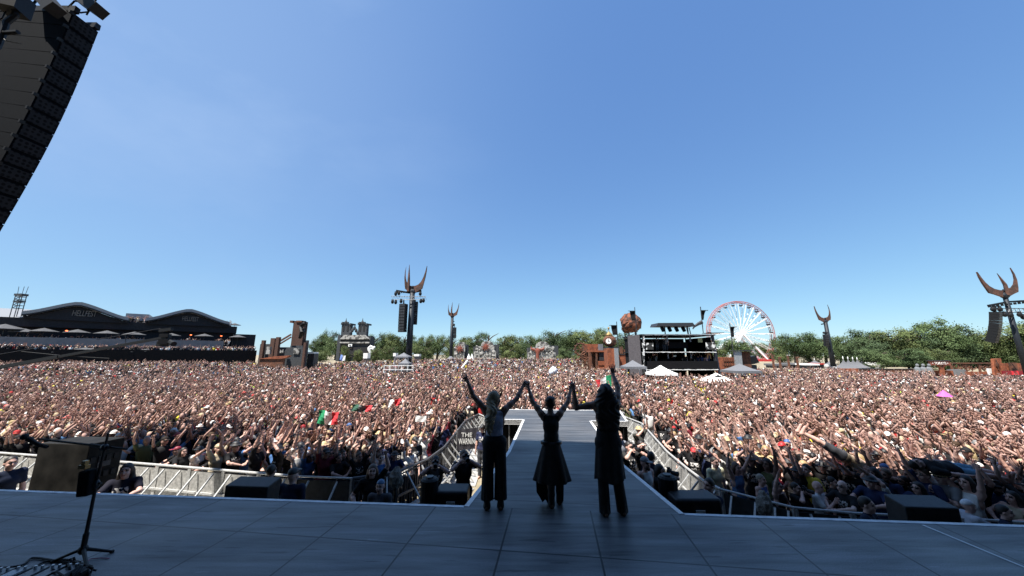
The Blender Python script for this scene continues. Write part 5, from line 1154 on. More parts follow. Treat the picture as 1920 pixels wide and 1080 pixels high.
# shirts: colour from the object, optional pale print on the chest when the object's alpha is below one
def shirtmat(name):
    m = bpy.data.materials.new(name); m.use_nodes = True; n, l = m.node_tree.nodes, m.node_tree.links; b = n['Principled BSDF']; b.inputs['Roughness'].default_value = .85; b.inputs['Specular IOR Level'].default_value = .2
    oi = n.new('ShaderNodeObjectInfo'); t = n.new('ShaderNodeTexCoord'); sx = n.new('ShaderNodeSeparateXYZ'); l.new(t.outputs['Object'], sx.inputs[0])
    def M(op, a, b_): 
        q = n.new('ShaderNodeMath'); q.operation = op
        for i, v in ((0, a), (1, b_)):
            if isinstance(v, (int, float)): q.inputs[i].default_value = v
            else: l.new(v, q.inputs[i])
        return q.outputs[0]
    ab = M('ABSOLUTE', sx.outputs[0], 0); mask = M('MULTIPLY', M('LESS_THAN', ab, .105), M('LESS_THAN', sx.outputs[1], -.02)); dz = M('ABSOLUTE', M('SUBTRACT', sx.outputs[2], 1.27), 0); mask = M('MULTIPLY', mask, M('LESS_THAN', dz, .09))
    no = n.new('ShaderNodeTexNoise'); no.inputs['Scale'].default_value = 26; no.inputs['Detail'].default_value = 2; no.noise_dimensions = '4D'; l.new(t.outputs['Object'], no.inputs['Vector']); l.new(M('MULTIPLY', oi.outputs['Random'], 50), no.inputs['W'])
    mask = M('MULTIPLY', mask, M('GREATER_THAN', no.outputs[0], .52)); mask = M('MULTIPLY', mask, M('SUBTRACT', 1, oi.outputs['Alpha']))
    n2 = n.new('ShaderNodeTexNoise'); n2.inputs['Scale'].default_value = 9; l.new(t.outputs['Object'], n2.inputs['Vector']); mr = n.new('ShaderNodeMapRange'); mr.inputs[3].default_value = .75; mr.inputs[4].default_value = 1.25; l.new(n2.outputs[0], mr.inputs[0])
    sc = n.new('ShaderNodeVectorMath'); sc.operation = 'SCALE'; l.new(oi.outputs['Color'], sc.inputs[0]); l.new(mr.outputs[0], sc.inputs['Scale'])
    mx = n.new('ShaderNodeMixRGB'); l.new(mask, mx.inputs[0]); l.new(sc.outputs[0], mx.inputs[1]); mx.inputs[2].default_value = (.62, .6, .58, 1); l.new(mx.outputs[0], b.inputs['Base Color'])
    bp = n.new('ShaderNodeBump'); bp.inputs['Strength'].default_value = .5; bp.inputs['Distance'].default_value = .02; l.new(n2.outputs[0], bp.inputs['Height']); l.new(bp.outputs[0], b.inputs['Normal']); return m
M_shirt = shirtmat('shirt_cloth'); M_hair = mat('hair', (.05, .03, .02), .55, var=.35, scale=40, objcol=True); M_jean = mat('dark_trouser_cloth', (.03, .032, .04), .85, var=.2, scale=5)
def shirt(arms, sleeve=True, w=1., name='shirt', m=None, hem=.92, g=.016, vox=.0125, long=False, hip=.105):
    s = Sdf(); torso(s, g, .05, w, hip); s.cap((0, .005, 1.42), (0, 0, 1.465), .07, .058, .03)
    if sleeve:
        for sd_, (S, E, H, *_r) in limbs(arms).items():
            if long: s.chain([V((sd_ * .12, 0, 1.40)), S, E, H], [.06, .066, .052, .04], .03)
            else: s.chain([V((sd_ * .12, 0, 1.40)), S, S + (E - S) * .62], [.06, .064, .060], .03)
    cl = [lambda x, y, z: hem - z + 0 * x + 0 * y]
    if not sleeve: cl.append(lambda x, y, z: np.maximum(np.abs(x) - .135, z - 1.445) + 0 * y)
    return s.mesh(name, m or M_shirt, vox, clips=cl)
def trousers(legs, w=1., flare=0., m=None, name='trousers', vox=.0125, knees=None, top=1.0, ankle=.05):
    s = Sdf(); s.cap((-.085 * w, .01, .94), (.085 * w, .01, .94), .118, k=.05)
    for i, (lx, ly) in enumerate(legs):
        q = -1 if i == 0 else 1; hpj = V((q * .088, .01, .90)); an = V((lx, ly + .015, .06)); kn = (hpj + an) / 2 + V((0, -.025, .02)) if knees is None else V(knees[i])
        s.chain([hpj, hpj + (kn - hpj) * .5, kn, an], [.102, .09 + flare * .3, .072 + flare * .6, .062 + flare], .04)
    return s.mesh(name, m or M_jean, vox, clips=[lambda x, y, z: z - top + 0 * x + 0 * y, lambda x, y, z: ankle - z + 0 * x + 0 * y])
# head wear and hair, shared by everyone in the crowd
HC = V((0, -.02, 1.625))
def hair_mesh(kind):
    s = Sdf(); h = HC
    if kind == 'short': s.ell(h + V((0, .022, .022)), (.085, .10, .107), .02); cl = [lambda x, y, z: -(y - (h.y - .052)) - (z - h.z - .06) * .9 + 0 * x, lambda x, y, z: (h.z - .06) - z + 0 * x + 0 * y]
    elif kind == 'long':
        s.ell(h + V((0, .024, .020)), (.090, .104, .110), .03)
        for q in (-1, 0, 1): s.chain([h + V((q * .055, .05, -.02)), h + V((q * .08, .06, -.16)), h + V((q * .085, .045, -.30))], [.055, .05, .03], .03)
        cl = [lambda x, y, z: -(y - (h.y - .05)) - np.maximum(z - h.z - .05, -.02) * .9 + 0 * x]
    elif kind == 'cap':
        s.ell(h + V((0, .012, .035)), (.088, .104, .098), .01); s.ell(h + V((0, -.125, .052)), (.066, .075, .012), .015); cl = [lambda x, y, z: (h.z + .038) - z + 0 * x + 0 * y]
    elif kind == 'bucket':
        s.ell(h + V((0, .01, .06)), (.090, .102, .075), .01); s.ell(h + V((0, .0, .042)), (.135, .15, .016), .03); cl = [lambda x, y, z: (h.z + .028) - z + 0 * x + 0 * y]
    elif kind == 'beanie':
        s.ell(h + V((0, .016, .03)), (.084, .102, .10), .01); cl = [lambda x, y, z: (h.z + .045) - z - (y - h.y) * .25 + 0 * x]
    elif kind == 'bun':
        s.ell(h + V((0, .022, .022)), (.086, .10, .107), .02); s.ell(h + V((0, .07, .12)), (.05, .05, .045), .02); cl = [lambda x, y, z: -(y - (h.y - .05)) - (z - h.z - .06) * .9 + 0 * x]
    return s.mesh({'cap': 'cap', 'bucket': 'bucket_hat', 'beanie': 'headscarf'}.get(kind, 'hair'), M_hair, .0115, clips=cl)
HAIRS = {k: hair_mesh(k) for k in ('short', 'long', 'cap', 'bucket', 'beanie', 'bun')}
def glasses_mesh():
    b = MB(); h = HC
    for q in (-1, 1): b.ball(h + V((q * .034, -.092, .014)), (.027, .010, .021), 10, 6); b.bar(h + V((q * .06, -.085, .018)), h + V((q * .082, .0, .014)), .006)
    b.bar(h + V((-.012, -.10, .018)), h + V((.012, -.10, .018)), .006); return b.mesh('sunglasses', mat('dark_lens', (.01, .01, .012), .15))
GLASS = glasses_mesh()
def beard_mesh():
    s = Sdf(); h = HC; s.ell(h + V((0, -.032, -.07)), (.062, .062, .062), .02); s.chain([h + V((-.074, -.0, -.03)), h + V((-.05, -.055, -.085)), h + V((0, -.078, -.105)), h + V((.05, -.055, -.085)), h + V((.074, 0, -.03))], [.012, .02, .028, .02, .012], .02)
    return s.mesh('beard', M_hair, .0115, clips=[lambda x, y, z: z - (h.z - .070) + np.maximum(-(y - h.y + .055), 0) * 0 + 0 * x])
BEARD = beard_mesh()
# poses: {side: (hand place, elbow hint, hand direction, palm normal, finger spread, curl)}
FW = (0, -1, 0)
POSES = {
 'both arms raised': {-1: ((-.36, -.14, 1.93), (-.6, .2, -.4), None, FW, .35, .25), 1: ((.30, -.20, 1.96), (.6, .2, -.4), None, FW, .35, .25)},
 'clapping overhead': {-1: ((-.045, -.20, 1.86), (-1, -.1, 0), (.1, -.1, 1), (1, 0, 0), .12, .15), 1: ((.045, -.20, 1.86), (1, -.1, 0), (-.1, -.1, 1), (-1, 0, 0), .12, .15)},
 'one arm raised high': {-1: ((-.22, -.16, 1.97), (-.7, .2, 0), None, FW, .3, .2), 1: ((.26, -.22, 1.02), (.6, .6, 0), None, (-1, 0, 0), .15, .5)},
 'one fist raised': {-1: ((-.24, -.22, 1.08), (-.6, .6, 0), None, (1, 0, 0), .15, .5), 1: ((.24, -.12, 1.94), (.7, .2, 0), None, FW, .05, 1.5)},
 'arms stretched out': {-1: ((-.22, -.44, 1.70), (-.7, .1, -.5), None, (0, -.3, -1), .3, .15), 1: ((.20, -.42, 1.76), (.7, .1, -.5), None, (0, -.3, -1), .3, .15)},
 'clapping at chest': {-1: ((-.04, -.27, 1.36), (-.7, .1, -.8), (.2, -.5, .8), (1, 0, 0), .12, .2), 1: ((.04, -.27, 1.36), (.7, .1, -.8), (-.2, -.5, .8), (-1, 0, 0), .12, .2)},
 'leaning on barrier': {-1: ((-.06, -.40, 1.22), (-1, .1, 0), (1, -.15, -.2), (0, 0, -1), .1, .5), 1: ((.10, -.38, 1.23), (1, .1, 0), (-1, -.2, -.15), (0, 0, -1), .1, .5)},
 'hand over eyes': {-1: ((-.10, -.13, 1.665), (-1, -.2, -.2), (1, -.1, .1), (0, 0, -1), .08, .2), 1: ((.24, -.16, 1.04), (.6, .6, 0), None, (-1, 0, 0), .15, .5)},
 'shouting through hands': {-1: ((-.085, -.14, 1.51), (-1, -.1, -.5), (.35, -.4, .6), (1, 0, 0), .15, .5), 1: ((.085, -.14, 1.51), (1, -.1, -.5), (-.35, -.4, .6), (-1, 0, 0), .15, .5)},
 'filming with a phone': {-1: ((-.04, -.30, 1.70), (-.8, .1, -.7), (.2, -.2, 1), (.6, -.5, 0), .1, .5), 1: ((.26, -.12, 1.93), (.7, .2, -.2), None, FW, .3, .3)},
 'arms at the sides': {-1: ((-.25, -.03, .86), (-.5, .6, 0), None, (1, 0, 0), .1, .5), 1: ((.25, -.03, .86), (.5, .6, 0), None, (-1, 0, 0), .1, .5)},
 'holding a camera to the face': {-1: ((-.085, -.17, 1.585), (-.9, 0, -.7), (.3, -.5, .3), (1, 0, 0), .1, .8), 1: ((.085, -.17, 1.585), (.9, 0, -.7), (-.3, -.5, .3), (-1, 0, 0), .1, .8)},
}
STAND = ((-.10, 0), (.10, 0))
BOD = {}
for pn, arms in POSES.items():
    BOD[pn] = (body(arms), shirt(arms), shirt(arms, sleeve=False, name='tank_top'))
TROU = trousers(STAND)
def phone_mesh():
    b = MB(); b.box((-.02, -.345, 1.80), (.075, .010, .15), rot=Matrix.Rotation(.1, 3, 'X')); return b.mesh('phone', mat('phone_black', (.02, .02, .022), .25))
def cam_mesh():
    b = MB(); b.box((0, -.20, 1.645), (.14, .06, .10)); b.tube([(0, -.23, 1.64), (0, -.38, 1.635)], [.04, .045], 12); b.box((0, -.19, 1.71), (.05, .05, .04)); return b.mesh('photo_camera', M_black)
PHONE = phone_mesh(); CAMM = cam_mesh()
SKT = ((.57, .35, .29), (.50, .29, .235), (.63, .415, .345), (.44, .25, .195), (.54, .335, .275), (.24, .135, .10))
def person(loc, yaw, pose, shirtname, shirtcol, headname, headkind, headcol, skin=0, tank=False, glasses=False, beard=False, prnt=False, sc=1., tilt=None):
    bd, sh, tk = BOD[pose]
    o = bpy.data.objects.new('person', bd); COL.objects.link(o); o.location = loc; o.rotation_euler = (0, 0, yaw) if tilt is None else tilt; o.scale = (sc, sc, sc); o.color = (*SKT[skin], 1)
    def ch(nm, me, c):
        q = bpy.data.objects.new(nm, me); COL.objects.link(q); q.parent = o; q.color = c; return q
    if shirtname != 'bare chest': ch('tank_top' if tank else 'shirt', tk if tank else sh, (*shirtcol, 0 if prnt else 1))
    ch('trousers', TROU, (1, 1, 1, 1))
    if headkind: ch(HAIRS[headkind].name.split('.')[0], HAIRS[headkind], (*headcol, 1))
    if glasses: ch('sunglasses', GLASS, (1, 1, 1, 1))
    if beard: ch('beard', BEARD, (*(headcol if headkind in ('short', 'long') else (.06, .04, .025)), 1))
    if pose.startswith('filming'): ch('phone', PHONE, (1, 1, 1, 1))
    if 'camera' in pose: ch('photo_camera', CAMM, (1, 1, 1, 1))
    tag(o, None, 'person'); return o
# ------------------------------------------------------------------ the three performers at the stage lip, seen from behind
M_pskin = mat('performer_skin', (.24, .14, .10), .5, var=.08, scale=12)
PSK = [M_pskin, SKINS[1], SKINS[2], SKINS[3]]
M_pblack = mat('performer_black_cloth', (.012, .012, .014), .85, var=.3, scale=6, bump=.4, bscale=14)
M_ptank = mat('washed_grey_blue_cotton', (.46, .47, .57), .85, var=.12, scale=10, bump=.5, bscale=12)
M_pdark = mat('charcoal_blue_top', (.045, .048, .062), .8, var=.2, scale=8, bump=.4, bscale=14)
M_blonde = mat('blonde_hair', (.27, .205, .12), .5, var=.35, scale=25); M_brun = mat('dark_brown_hair', (.022, .014, .010), .5, var=.4, scale=25)
def performer(label, feet, hscale, armpx, legs, turn=0., hy=0., yaw=math.pi, dy=0., **bk):
    loc = PZ(*feet, Z0); Yp = loc.y; arms = {}
    for sd_, (wp, fp, hint, spread, curl, oy) in armpx.items():
        R = Matrix.Rotation(-yaw, 3, 'Z'); S = SHL[sd_] + V((-sd_ * .012, 0, .035)); straight = oy < 9; oy = oy if straight else .03
        for it in range(6):
            w_, f_ = PY(*wp, Yp + oy), PY(*fp, Yp + oy + .03); lw = R @ (w_ - loc) / hscale; lf = R @ (f_ - loc) / hscale
            if straight: dd = (lw.x - S.x) ** 2 + (lw.z - S.z) ** 2; oy = math.sqrt(max(.0, .532 ** 2 - dd)) * hscale
        arms[sd_] = (lw, hint, lf - lw, (0, -1, 0), spread, curl)
    me = body(arms, vox=.0082, legs=legs, headturn=turn, hy=hy, mats=PSK, **bk)
    o = link('person', me); o.location = loc; o.rotation_euler = (0, 0, yaw); o.scale = (hscale,) * 3; tag(o, label, 'person', 'three performers saluting the crowd')
    def ch(name, me): 
        q = bpy.data.objects.new(name, me); COL.objects.link(q); q.parent = o; return q
    return o, ch, arms
# blonde, at the left
L1 = ((-.105, .0), (.105, .02))
o, ch, arms = performer('blonde performer in grey tank top and wide black trousers, left of the three', (926, 953), .935, {1: ((877, 716), (868.5, 701), (1, .3, -.3), .22, .15, .05), -1: ((980, 725), (987.5, 714), (-1, .2, -.6), .08, 1.1, .04)}, L1, turn=math.radians(-52), hy=-.01)
ch('tank_top', shirt(arms, sleeve=False, w=.96, name='tank_top', m=M_ptank, hem=1.07, g=.010, vox=.009))
s = Sdf(); s.cap((-.075, .01, .96), (.075, .01, .96), .125, k=.05); s.ell((0, .005, 1.06), (.128, .10, .1), .04)
for q, (lx, ly) in ((-1, L1[0]), (1, L1[1])): s.chain([V((q * .088, .01, .90)), V((q * .102, .0, .55)), V((lx, ly, .05))], [.100, .090, .098], .012)
ch('trousers', s.mesh('trousers', M_pblack, .009, clips=[lambda x, y, z: .135 - z + 0 * x + 0 * y, lambda x, y, z: z - 1.09 + 0 * x + 0 * y], noise=lambda x, y, z: .006 * np.sin(14 * np.arctan2(y, np.abs(x) - .11) + 3 * z) * np.clip((.9 - z), 0, 1)))
s = Sdf(); hc = HC + V((0, -.01, 0)); ct, st_ = math.cos(math.radians(-52)), math.sin(math.radians(-52)); RR = np.array([[ct, -st_, 0], [st_, ct, 0], [0, 0, 1]]); RM = Matrix.Rotation(math.radians(-52), 3, 'Z')
s.ell(hc + RM @ V((0, .026, .024)), (.090, .106, .108), .02, RR)
bk = hc + RM @ V((0, .10, -.02))
s.chain([bk, V((.045, .135, 1.47)), V((.075, .165, 1.34)), V((.085, .160, 1.20)), V((.062, .155, 1.10))], [.062, .060, .062, .046, .014], .03); s.chain([bk, V((.08, .12, 1.46)), V((.115, .13, 1.33)), V((.11, .135, 1.22))], [.05, .042, .035, .01], .03); s.chain([bk, V((.0, .14, 1.44)), V((.035, .16, 1.3)), V((.04, .15, 1.15))], [.05, .04, .03, .01], .03)
ch('hair', s.mesh('hair', M_blonde, .008, clips=[lambda x, y, z: (ct * 0 + (x - hc.x) * math.sin(math.radians(-52)) * 1 - (y - hc.y) * math.cos(math.radians(-52))) - .055 - np.maximum(z - hc.z - .05, -.02) * .9], noise=lambda x, y, z: .006 * np.sin(70 * x + 30 * y + 9 * np.sin(14 * z)) * (z < 1.6)))
def shoe(legs, m, hs=.0):
    s = Sdf()
    for lx, ly in legs:
        s.cap((lx, ly + .03, .05), (lx, ly - .16, .035), .05, .042, .03); s.cap((lx, ly + .025, .14), (lx, ly + .03, .05), .052, .05, .03); s.cap((lx, ly + .04, .03), (lx, ly + .04, .0), .03, .028, .01)
    return s.mesh('shoe', m, .009, clips=[lambda x, y, z: .002 - z + 0 * x + 0 * y])
M_boot = mat('black_leather', (.012, .012, .013), .4)
ch('shoes', shoe(L1, M_boot))
# dark haired one in the middle with braids and a handkerchief skirt
L2 = ((-.13, -.10), (.02, .03))
o, ch, arms = performer('performer with pinned up braids and black handkerchief hem skirt, middle of the three', (1036, 949), .885, {1: ((991, 727), (988.5, 715), (1, .3, -.5), .08, 1.1, .03), -1: ((1069.5, 731), (1073.5, 718), (-1, .3, -.5), .08, 1.1, .03)}, L2, turn=math.radians(12), hy=-.03, hip=.085, w=.85, lk=.78)
ch('top', shirt(arms, sleeve=False, w=.85, name='top', m=M_pblack, hem=.98, g=.010, vox=.009, hip=.085))
b = MB(); NA, NZ = 64, 16; vs = []
for i in range(NA):
    a = 2 * math.pi * i / NA
    dip = max(0, math.cos(a - math.radians(118))) ** 10 * .33 + max(0, math.cos(a - math.radians(62))) ** 14 * .30 + max(0, math.cos(a - math.radians(148))) ** 16 * .22 + max(0, math.cos(a + 1.2)) ** 10 * .25
    for j in range(NZ + 1):
        f = j / NZ; zb = .41 - .3 * 0 * dip; z = 1.02 + (zb - 1.02) * f; hgt = (1.02 - z) / .62; r = .122 + .168 * min(hgt, 1.0) ** .9 - .10 * max(0, hgt - 1.0); r *= 1 + .07 * math.sin(9 * a + .6) * min(1, hgt)
        vs.append((r * math.cos(a) * 1.08, .005 + r * math.sin(a) * .95, z))
b.add(vs, [(i * (NZ + 1) + j, i * (NZ + 1) + j + 1, ((i + 1) % NA) * (NZ + 1) + j + 1, ((i + 1) % NA) * (NZ + 1) + j) for i in range(NA) for j in range(NZ)])
q = ch('skirt', b.mesh('skirt', M_pblack, smooth=True)); sm = q.modifiers.new('t', 'SOLIDIFY'); sm.thickness = .006
for nm_, ptl, yy in (('skirt_tail', ((1005, 902), (1033, 902), (1033.5, 925), (1028, 946), (1023, 936), (1017, 941), (1006, 922)), .10), ('skirt_tail', ((1042, 902), (1057, 902), (1056.5, 938), (1051, 944), (1044, 928)), -.13)):
    Rm = Matrix.Rotation(-math.pi, 3, 'Z'); b = MB(); b.prism([Rm @ (PY(px_, py_, o.location.y + yy) - o.location) / .885 for px_, py_ in ptl], (0, .012, 0)); ch(nm_, b.mesh(nm_, M_pblack))
s = Sdf(); s.cap((-.075, .01, .985), (.075, .01, .985), .108, k=.03); ch('belt', s.mesh('belt', M_boot, .01, clips=[lambda x, y, z: np.abs(z - 1.0) - .025 + 0 * x + 0 * y]))
s = Sdf(); hc = HC + V((0, -.03, 0)); s.ell(hc + V((0, .022, .026)), (.088, .104, .108), .02); s.ell(hc + V((.0, .07, .07)), (.07, .05, .05), .03); s.ell(hc + V((.045, .06, .095)), (.03, .03, .025), .01); s.ell(hc + V((-.05, .055, .09)), (.03, .03, .025), .01)
for q in (-1, 1): s.chain([hc + V((q * .08, .01, -.02)), hc + V((q * .092, .005, -.10)), hc + V((q * .095, .0, -.18))], [.018, .013, .010], .012)
ch('hair', s.mesh('hair', M_brun, .008, clips=[lambda x, y, z: -(y - (hc.y - .05)) - (z - hc.z - .06) * .9 + 0 * x], noise=lambda x, y, z: .004 * np.sin(60 * x) * np.sin(50 * z) + 0 * y))
s = Sdf()
for lx, ly in L2: s.chain([(lx * .95, ly + .03, .36), (lx, ly + .02, .2), (lx, ly + .02, .06)], [.064, .056, .054], .03); s.cap((lx, ly + .03, .05), (lx, ly - .16, .036), .052, .044, .03); s.cap((lx, ly + .045, .04), (lx, ly + .045, 0), .034, .03, .01)
ch('boots', s.mesh('boots', M_boot, .009, clips=[lambda x, y, z: .002 - z + 0 * x + 0 * y, lambda x, y, z: z - .36 + 0 * x + 0 * y]))
# tall dark haired one at the right
L3 = ((-.155, .0), (.10, .03))
o, ch, arms = performer('tall performer with long dark hair, black overskirt and one arm straight up, right of three', (1147, 964), 1.0, {1: ((1075.5, 731), (1073, 718), (.6, .0, -1), .08, 1.0, 9.5), -1: ((1149, 702), (1147, 676), (-1, .3, 0), .30, .12, -.02)}, L3, turn=math.radians(-8), hy=0)
ch('top', shirt(arms, sleeve=False, w=1.0, name='top', m=M_pdark, hem=1.06, g=.012, vox=.009))
b = MB(); vs = []
for i in range(NA):
    a = 2 * math.pi * i / NA
    for j in range(NZ + 1):
        f = j / NZ; z = 1.13 + (.455 - 1.13) * f; r = .135 + .055 * f ** .7; r *= 1 + .05 * math.sin(8 * a + 2) * f; vs.append((r * math.cos(a) * 1.12, .005 + r * math.sin(a) * .9, z + .02 * math.sin(3 * a) * f))
b.add(vs, [(i * (NZ + 1) + j, i * (NZ + 1) + j + 1, ((i + 1) % NA) * (NZ + 1) + j + 1, ((i + 1) % NA) * (NZ + 1) + j) for i in range(NA) for j in range(NZ)])
q = ch('overskirt', b.mesh('overskirt', M_pblack, smooth=True)); sm = q.modifiers.new('t', 'SOLIDIFY'); sm.thickness = .006
s = Sdf(); s.cap((-.08, .01, .95), (.08, .01, .95), .115, k=.05)
for q, (lx, ly) in ((-1, L3[0]), (1, L3[1])): s.chain([V((q * .088, .01, .90)), V((q * .10, .0, .55)), V((lx, ly, .05))], [.095, .074, .078], .03)
ch('trousers', s.mesh('trousers', M_pblack, .009, clips=[lambda x, y, z: .03 - z + 0 * x + 0 * y, lambda x, y, z: z - 1.05 + 0 * x + 0 * y]))
s = Sdf(); hc = HC.copy(); s.ell(hc + V((0, .026, .03)), (.098, .112, .116), .03)
for q in (-1.3, -.6, 0, .6, 1.3): s.chain([hc + V((q * .055, .05, -.0)), hc + V((q * .085, .075, -.14)), hc + V((q * .09, .10, -.28)), hc + V((q * .085, .105, -.42 - .03 * abs(q))), hc + V((q * .07, .10, -.52))], [.060, .062, .055, .04, .012], .04)
ch('hair', s.mesh('hair', M_brun, .009, clips=[lambda x, y, z: -(y - (hc.y - .05)) - np.maximum(z - hc.z - .05, -.02) * .9 + 0 * x], noise=lambda x, y, z: .006 * np.sin(60 * x + 10 * np.sin(12 * z)) + 0 * y))
ch('shoes', shoe(L3, M_boot))

# ------------------------------------------------------------------ people in the pit and the marked faces of the front rows
NEARP = []
TEE = [('black t-shirt', (.012, .012, .014), 34), ('black print t-shirt', (.014, .014, .016), 22), ('white t-shirt', (.72, .71, .69), 12), ('grey t-shirt', (.24, .24, .25), 6), ('navy t-shirt', (.02, .03, .08), 5), ('red t-shirt', (.42, .02, .02), 3), ('beige t-shirt', (.50, .42, .30), 3), ('olive t-shirt', (.09, .10, .045), 3), ('maroon t-shirt', (.14, .02, .03), 3), ('blue t-shirt', (.06, .14, .32), 2), ('yellow t-shirt', (.62, .48, .05), .7), ('pink t-shirt', (.55, .18, .26), 1)]
HEADS = [('short dark hair', 'short', (.018, .012, .009), 16), ('short brown hair', 'short', (.07, .038, .02), 12), ('long dark hair', 'long', (.016, .011, .009), 12), ('long brown hair', 'long', (.08, .042, .022), 8), ('long blonde hair', 'long', (.34, .24, .12), 6), ('black cap', 'cap', (.012, .012, .014), 13), ('white cap', 'cap', (.66, .65, .63), 6), ('red cap', 'cap', (.36, .02, .02), 4), ('beige cap', 'cap', (.42, .34, .22), 4), ('black bucket hat', 'bucket', (.014, .014, .016), 6), ('straw coloured hat', 'bucket', (.5, .38, .2), 4), ('blue headscarf', 'beanie', (.05, .12, .3), 2), ('bald head', None, (0, 0, 0), 4), ('hair in a bun', 'bun', (.04, .024, .015), 5)]
def pick(lst, r):
    t = r.uniform(0, sum(q[-1] for q in lst))
    for q in lst:
        t -= q[-1]
        if t <= 0: return q
    return lst[-1]
def special(label, px, py_head, Y, pose, sname, scol, hname, hkind, hcol, yaw=None, z=0., sc=None, **k):
    hz = PY(px, py_head, Y).z - z; s_ = sc or max(.86, min(1.12, hz / 1.73)); x = GX(px, Y, z + 1.5)
    # stand at the height that puts the head top where it belongs; feet stay on the ground
    o = person((x, Y, z), math.atan2(x - .3, -(6 - Y)) * 0 + (yaw if yaw is not None else math.atan2(-(x - 0), (Y - 5)) * -1 * -1), pose, sname, scol, hname, hkind, hcol, sc=s_, **k); tag(o, label); NEARP.append((x, Y)); return o
BLK = (.012, .012, .014); NAVY = (.012, .018, .04); DK = (.016, .011, .009)
special('security guard in navy shirt with short dark hair at the left edge of the pit', 12, 851, 8.1, 'arms at the sides', 'navy', NAVY, '', 'short', DK, yaw=math.radians(70))
special('photographer with long dark hair beside the big speaker stack, crouched at the stage lip', 231, 868, 7.6, 'leaning on barrier', 'print', (.012, .012, .022), '', 'long', DK, yaw=math.radians(30), prnt=True)
special('security guard in black cap seen from behind next to the left front fill speaker', 545, 876, 7.3, 'arms at the sides', 'navy', NAVY, '', 'cap', BLK, yaw=math.pi)
special('security guard with curly dark hair bending behind the left front fill speaker', 506, 873, 8.0, 'arms at the sides', 'black', BLK, '', 'short', DK, yaw=math.pi)
special('woman in the pit with blue headscarf left of the furry microphone', 713, 880, 7.4, 'arms at the sides', 'grey', (.08, .08, .09), '', 'beanie', (.05, .13, .24), yaw=0., sc=.98)
special('person in the pit with long brown hair left of the blue headscarf woman', 697, 872, 7.9, 'one fist raised', 'black', BLK, '', 'long', (.07, .04, .025), yaw=.3)
special('photographer in the pit aiming a camera beside the left flight case', 869, 842, 8.6, 'holding a camera to the face', 'black', BLK, '', 'short', (.10, .06, .035), yaw=.35)
special('photographer in patterned shirt standing against the left runway barrier', 816, 856, 8.6, 'holding a camera to the face', 'pattern', (.05, .05, .05), '', 'short', DK, yaw=.2, prnt=True)
special('security guard in navy uniform standing in the sunlit pit behind the blonde performer', 905, 797, 12.6, 'arms at the sides', 'navy', (.02, .025, .06), '', 'cap', BLK, yaw=-.4, prnt=True)
special('crew member in grey shirt standing in the pit behind the tall performer', 1161, 764, 10.6, 'arms at the sides', 'grey', (.20, .21, .24), '', 'short', (.2, .15, .1), yaw=.4, sc=1.12)
special('man in white tank top and grey cap sitting low in the right pit', 1210, 858, 8.4, 'arms at the sides', 'white', (.6, .6, .6), '', 'cap', (.16, .16, .17), yaw=.5, tank=True, beard=True)
special('man in navy t-shirt seen from behind in the right pit', 1222, 848, 8.9, 'arms at the sides', 'navy', NAVY, '', 'short', DK, yaw=2.4)
special('photographer with blue camera strap at the right runway barrier', 1238, 872, 8.0, 'holding a camera to the face', 'black', BLK, '', 'long', DK, yaw=.8)
special('bearded photographer shading his eyes at the right runway barrier', 1203, 827, 10.0, 'hand over eyes', 'black', BLK, '', 'short', DK, yaw=.3, beard=True)
special('photographer in straw hat beside the right runway barrier', 1198, 800, 12.2, 'filming with a phone', 'dark', (.05, .05, .045), '', 'bucket', (.42, .33, .18), yaw=.3)
special('photographer in white print shirt crouching in the right pit next to the runway', 1180, 829, 9.6, 'holding a camera to the face', 'print', (.03, .03, .03), '', 'short', DK, yaw=.4, prnt=True)
special('security guard with curly dark hair bending over the right flight case', 1332, 898, 7.2, 'leaning on barrier', 'navy', NAVY, '', 'short', DK, yaw=-1.2)
special('man in cream t-shirt standing at the corner of the right barrier', 1340, 858, 8.95, 'arms at the sides', 'cream', (.62, .60, .42), '', 'short', DK, yaw=.25)
special('woman with short grey hair and blue striped top at the right barrier', 1425, 890, 8.25, 'arms at the sides', 'stripe', (.10, .13, .30), '', 'short', (.24, .2, .16), yaw=.5, prnt=True, tank=True)
special('smiling woman in red top behind the striped top woman', 1447, 884, 8.8, 'clapping at chest', 'red', (.30, .02, .05), '', 'long', DK, yaw=.5)
special('woman in black tank top with sunglasses at the right barrier', 1456, 904, 7.95, 'one arm raised high', 'black', BLK, '', 'long', DK, yaw=.5, tank=True, glasses=True)
special('man in black t-shirt filming with a phone at the right barrier', 1489, 908, 7.85, 'holding a camera to the face', 'black', BLK, '', 'short', DK, yaw=.5)
special('bald man in white t-shirt at the right barrier', 1531, 903, 7.75, 'clapping at chest', 'white', (.62, .62, .62), '', None, (0, 0, 0), yaw=.6)
special('man in black t-shirt behind the bald man at the right barrier', 1558, 895, 8.1, 'arms at the sides', 'black', BLK, '', 'short', DK, yaw=.6, prnt=True)
special('woman in light blue top behind the right barrier', 1380, 868, 8.7, 'both arms raised', 'blue', (.10, .19, .36), '', 'long', (.07, .04, .025), yaw=.3, tank=True)
special('person with white headscarf and grey shirt next to the right front fill speaker', 1812, 938, 6.9, 'leaning on barrier', 'white', (.42, .43, .48), '', 'beanie', (.66, .66, .68), yaw=1.2)
special('security guard in black by the stage lip left of the right front fill speaker', 1626, 933, 6.5, 'clapping at chest', 'black', NAVY, '', 'short', DK, yaw=.6)
special('security guard with white printed lettering on navy shirt at the right edge', 1880, 948, 6.6, 'arms at the sides', 'navy', NAVY, '', 'short', DK, yaw=.6, prnt=True)
special('bare chested bearded man raising a hand at the left barrier', 425, 838, 11.2, 'one arm raised high', 'black', BLK, '', 'long', (.09, .05, .03), yaw=-.7, beard=True)
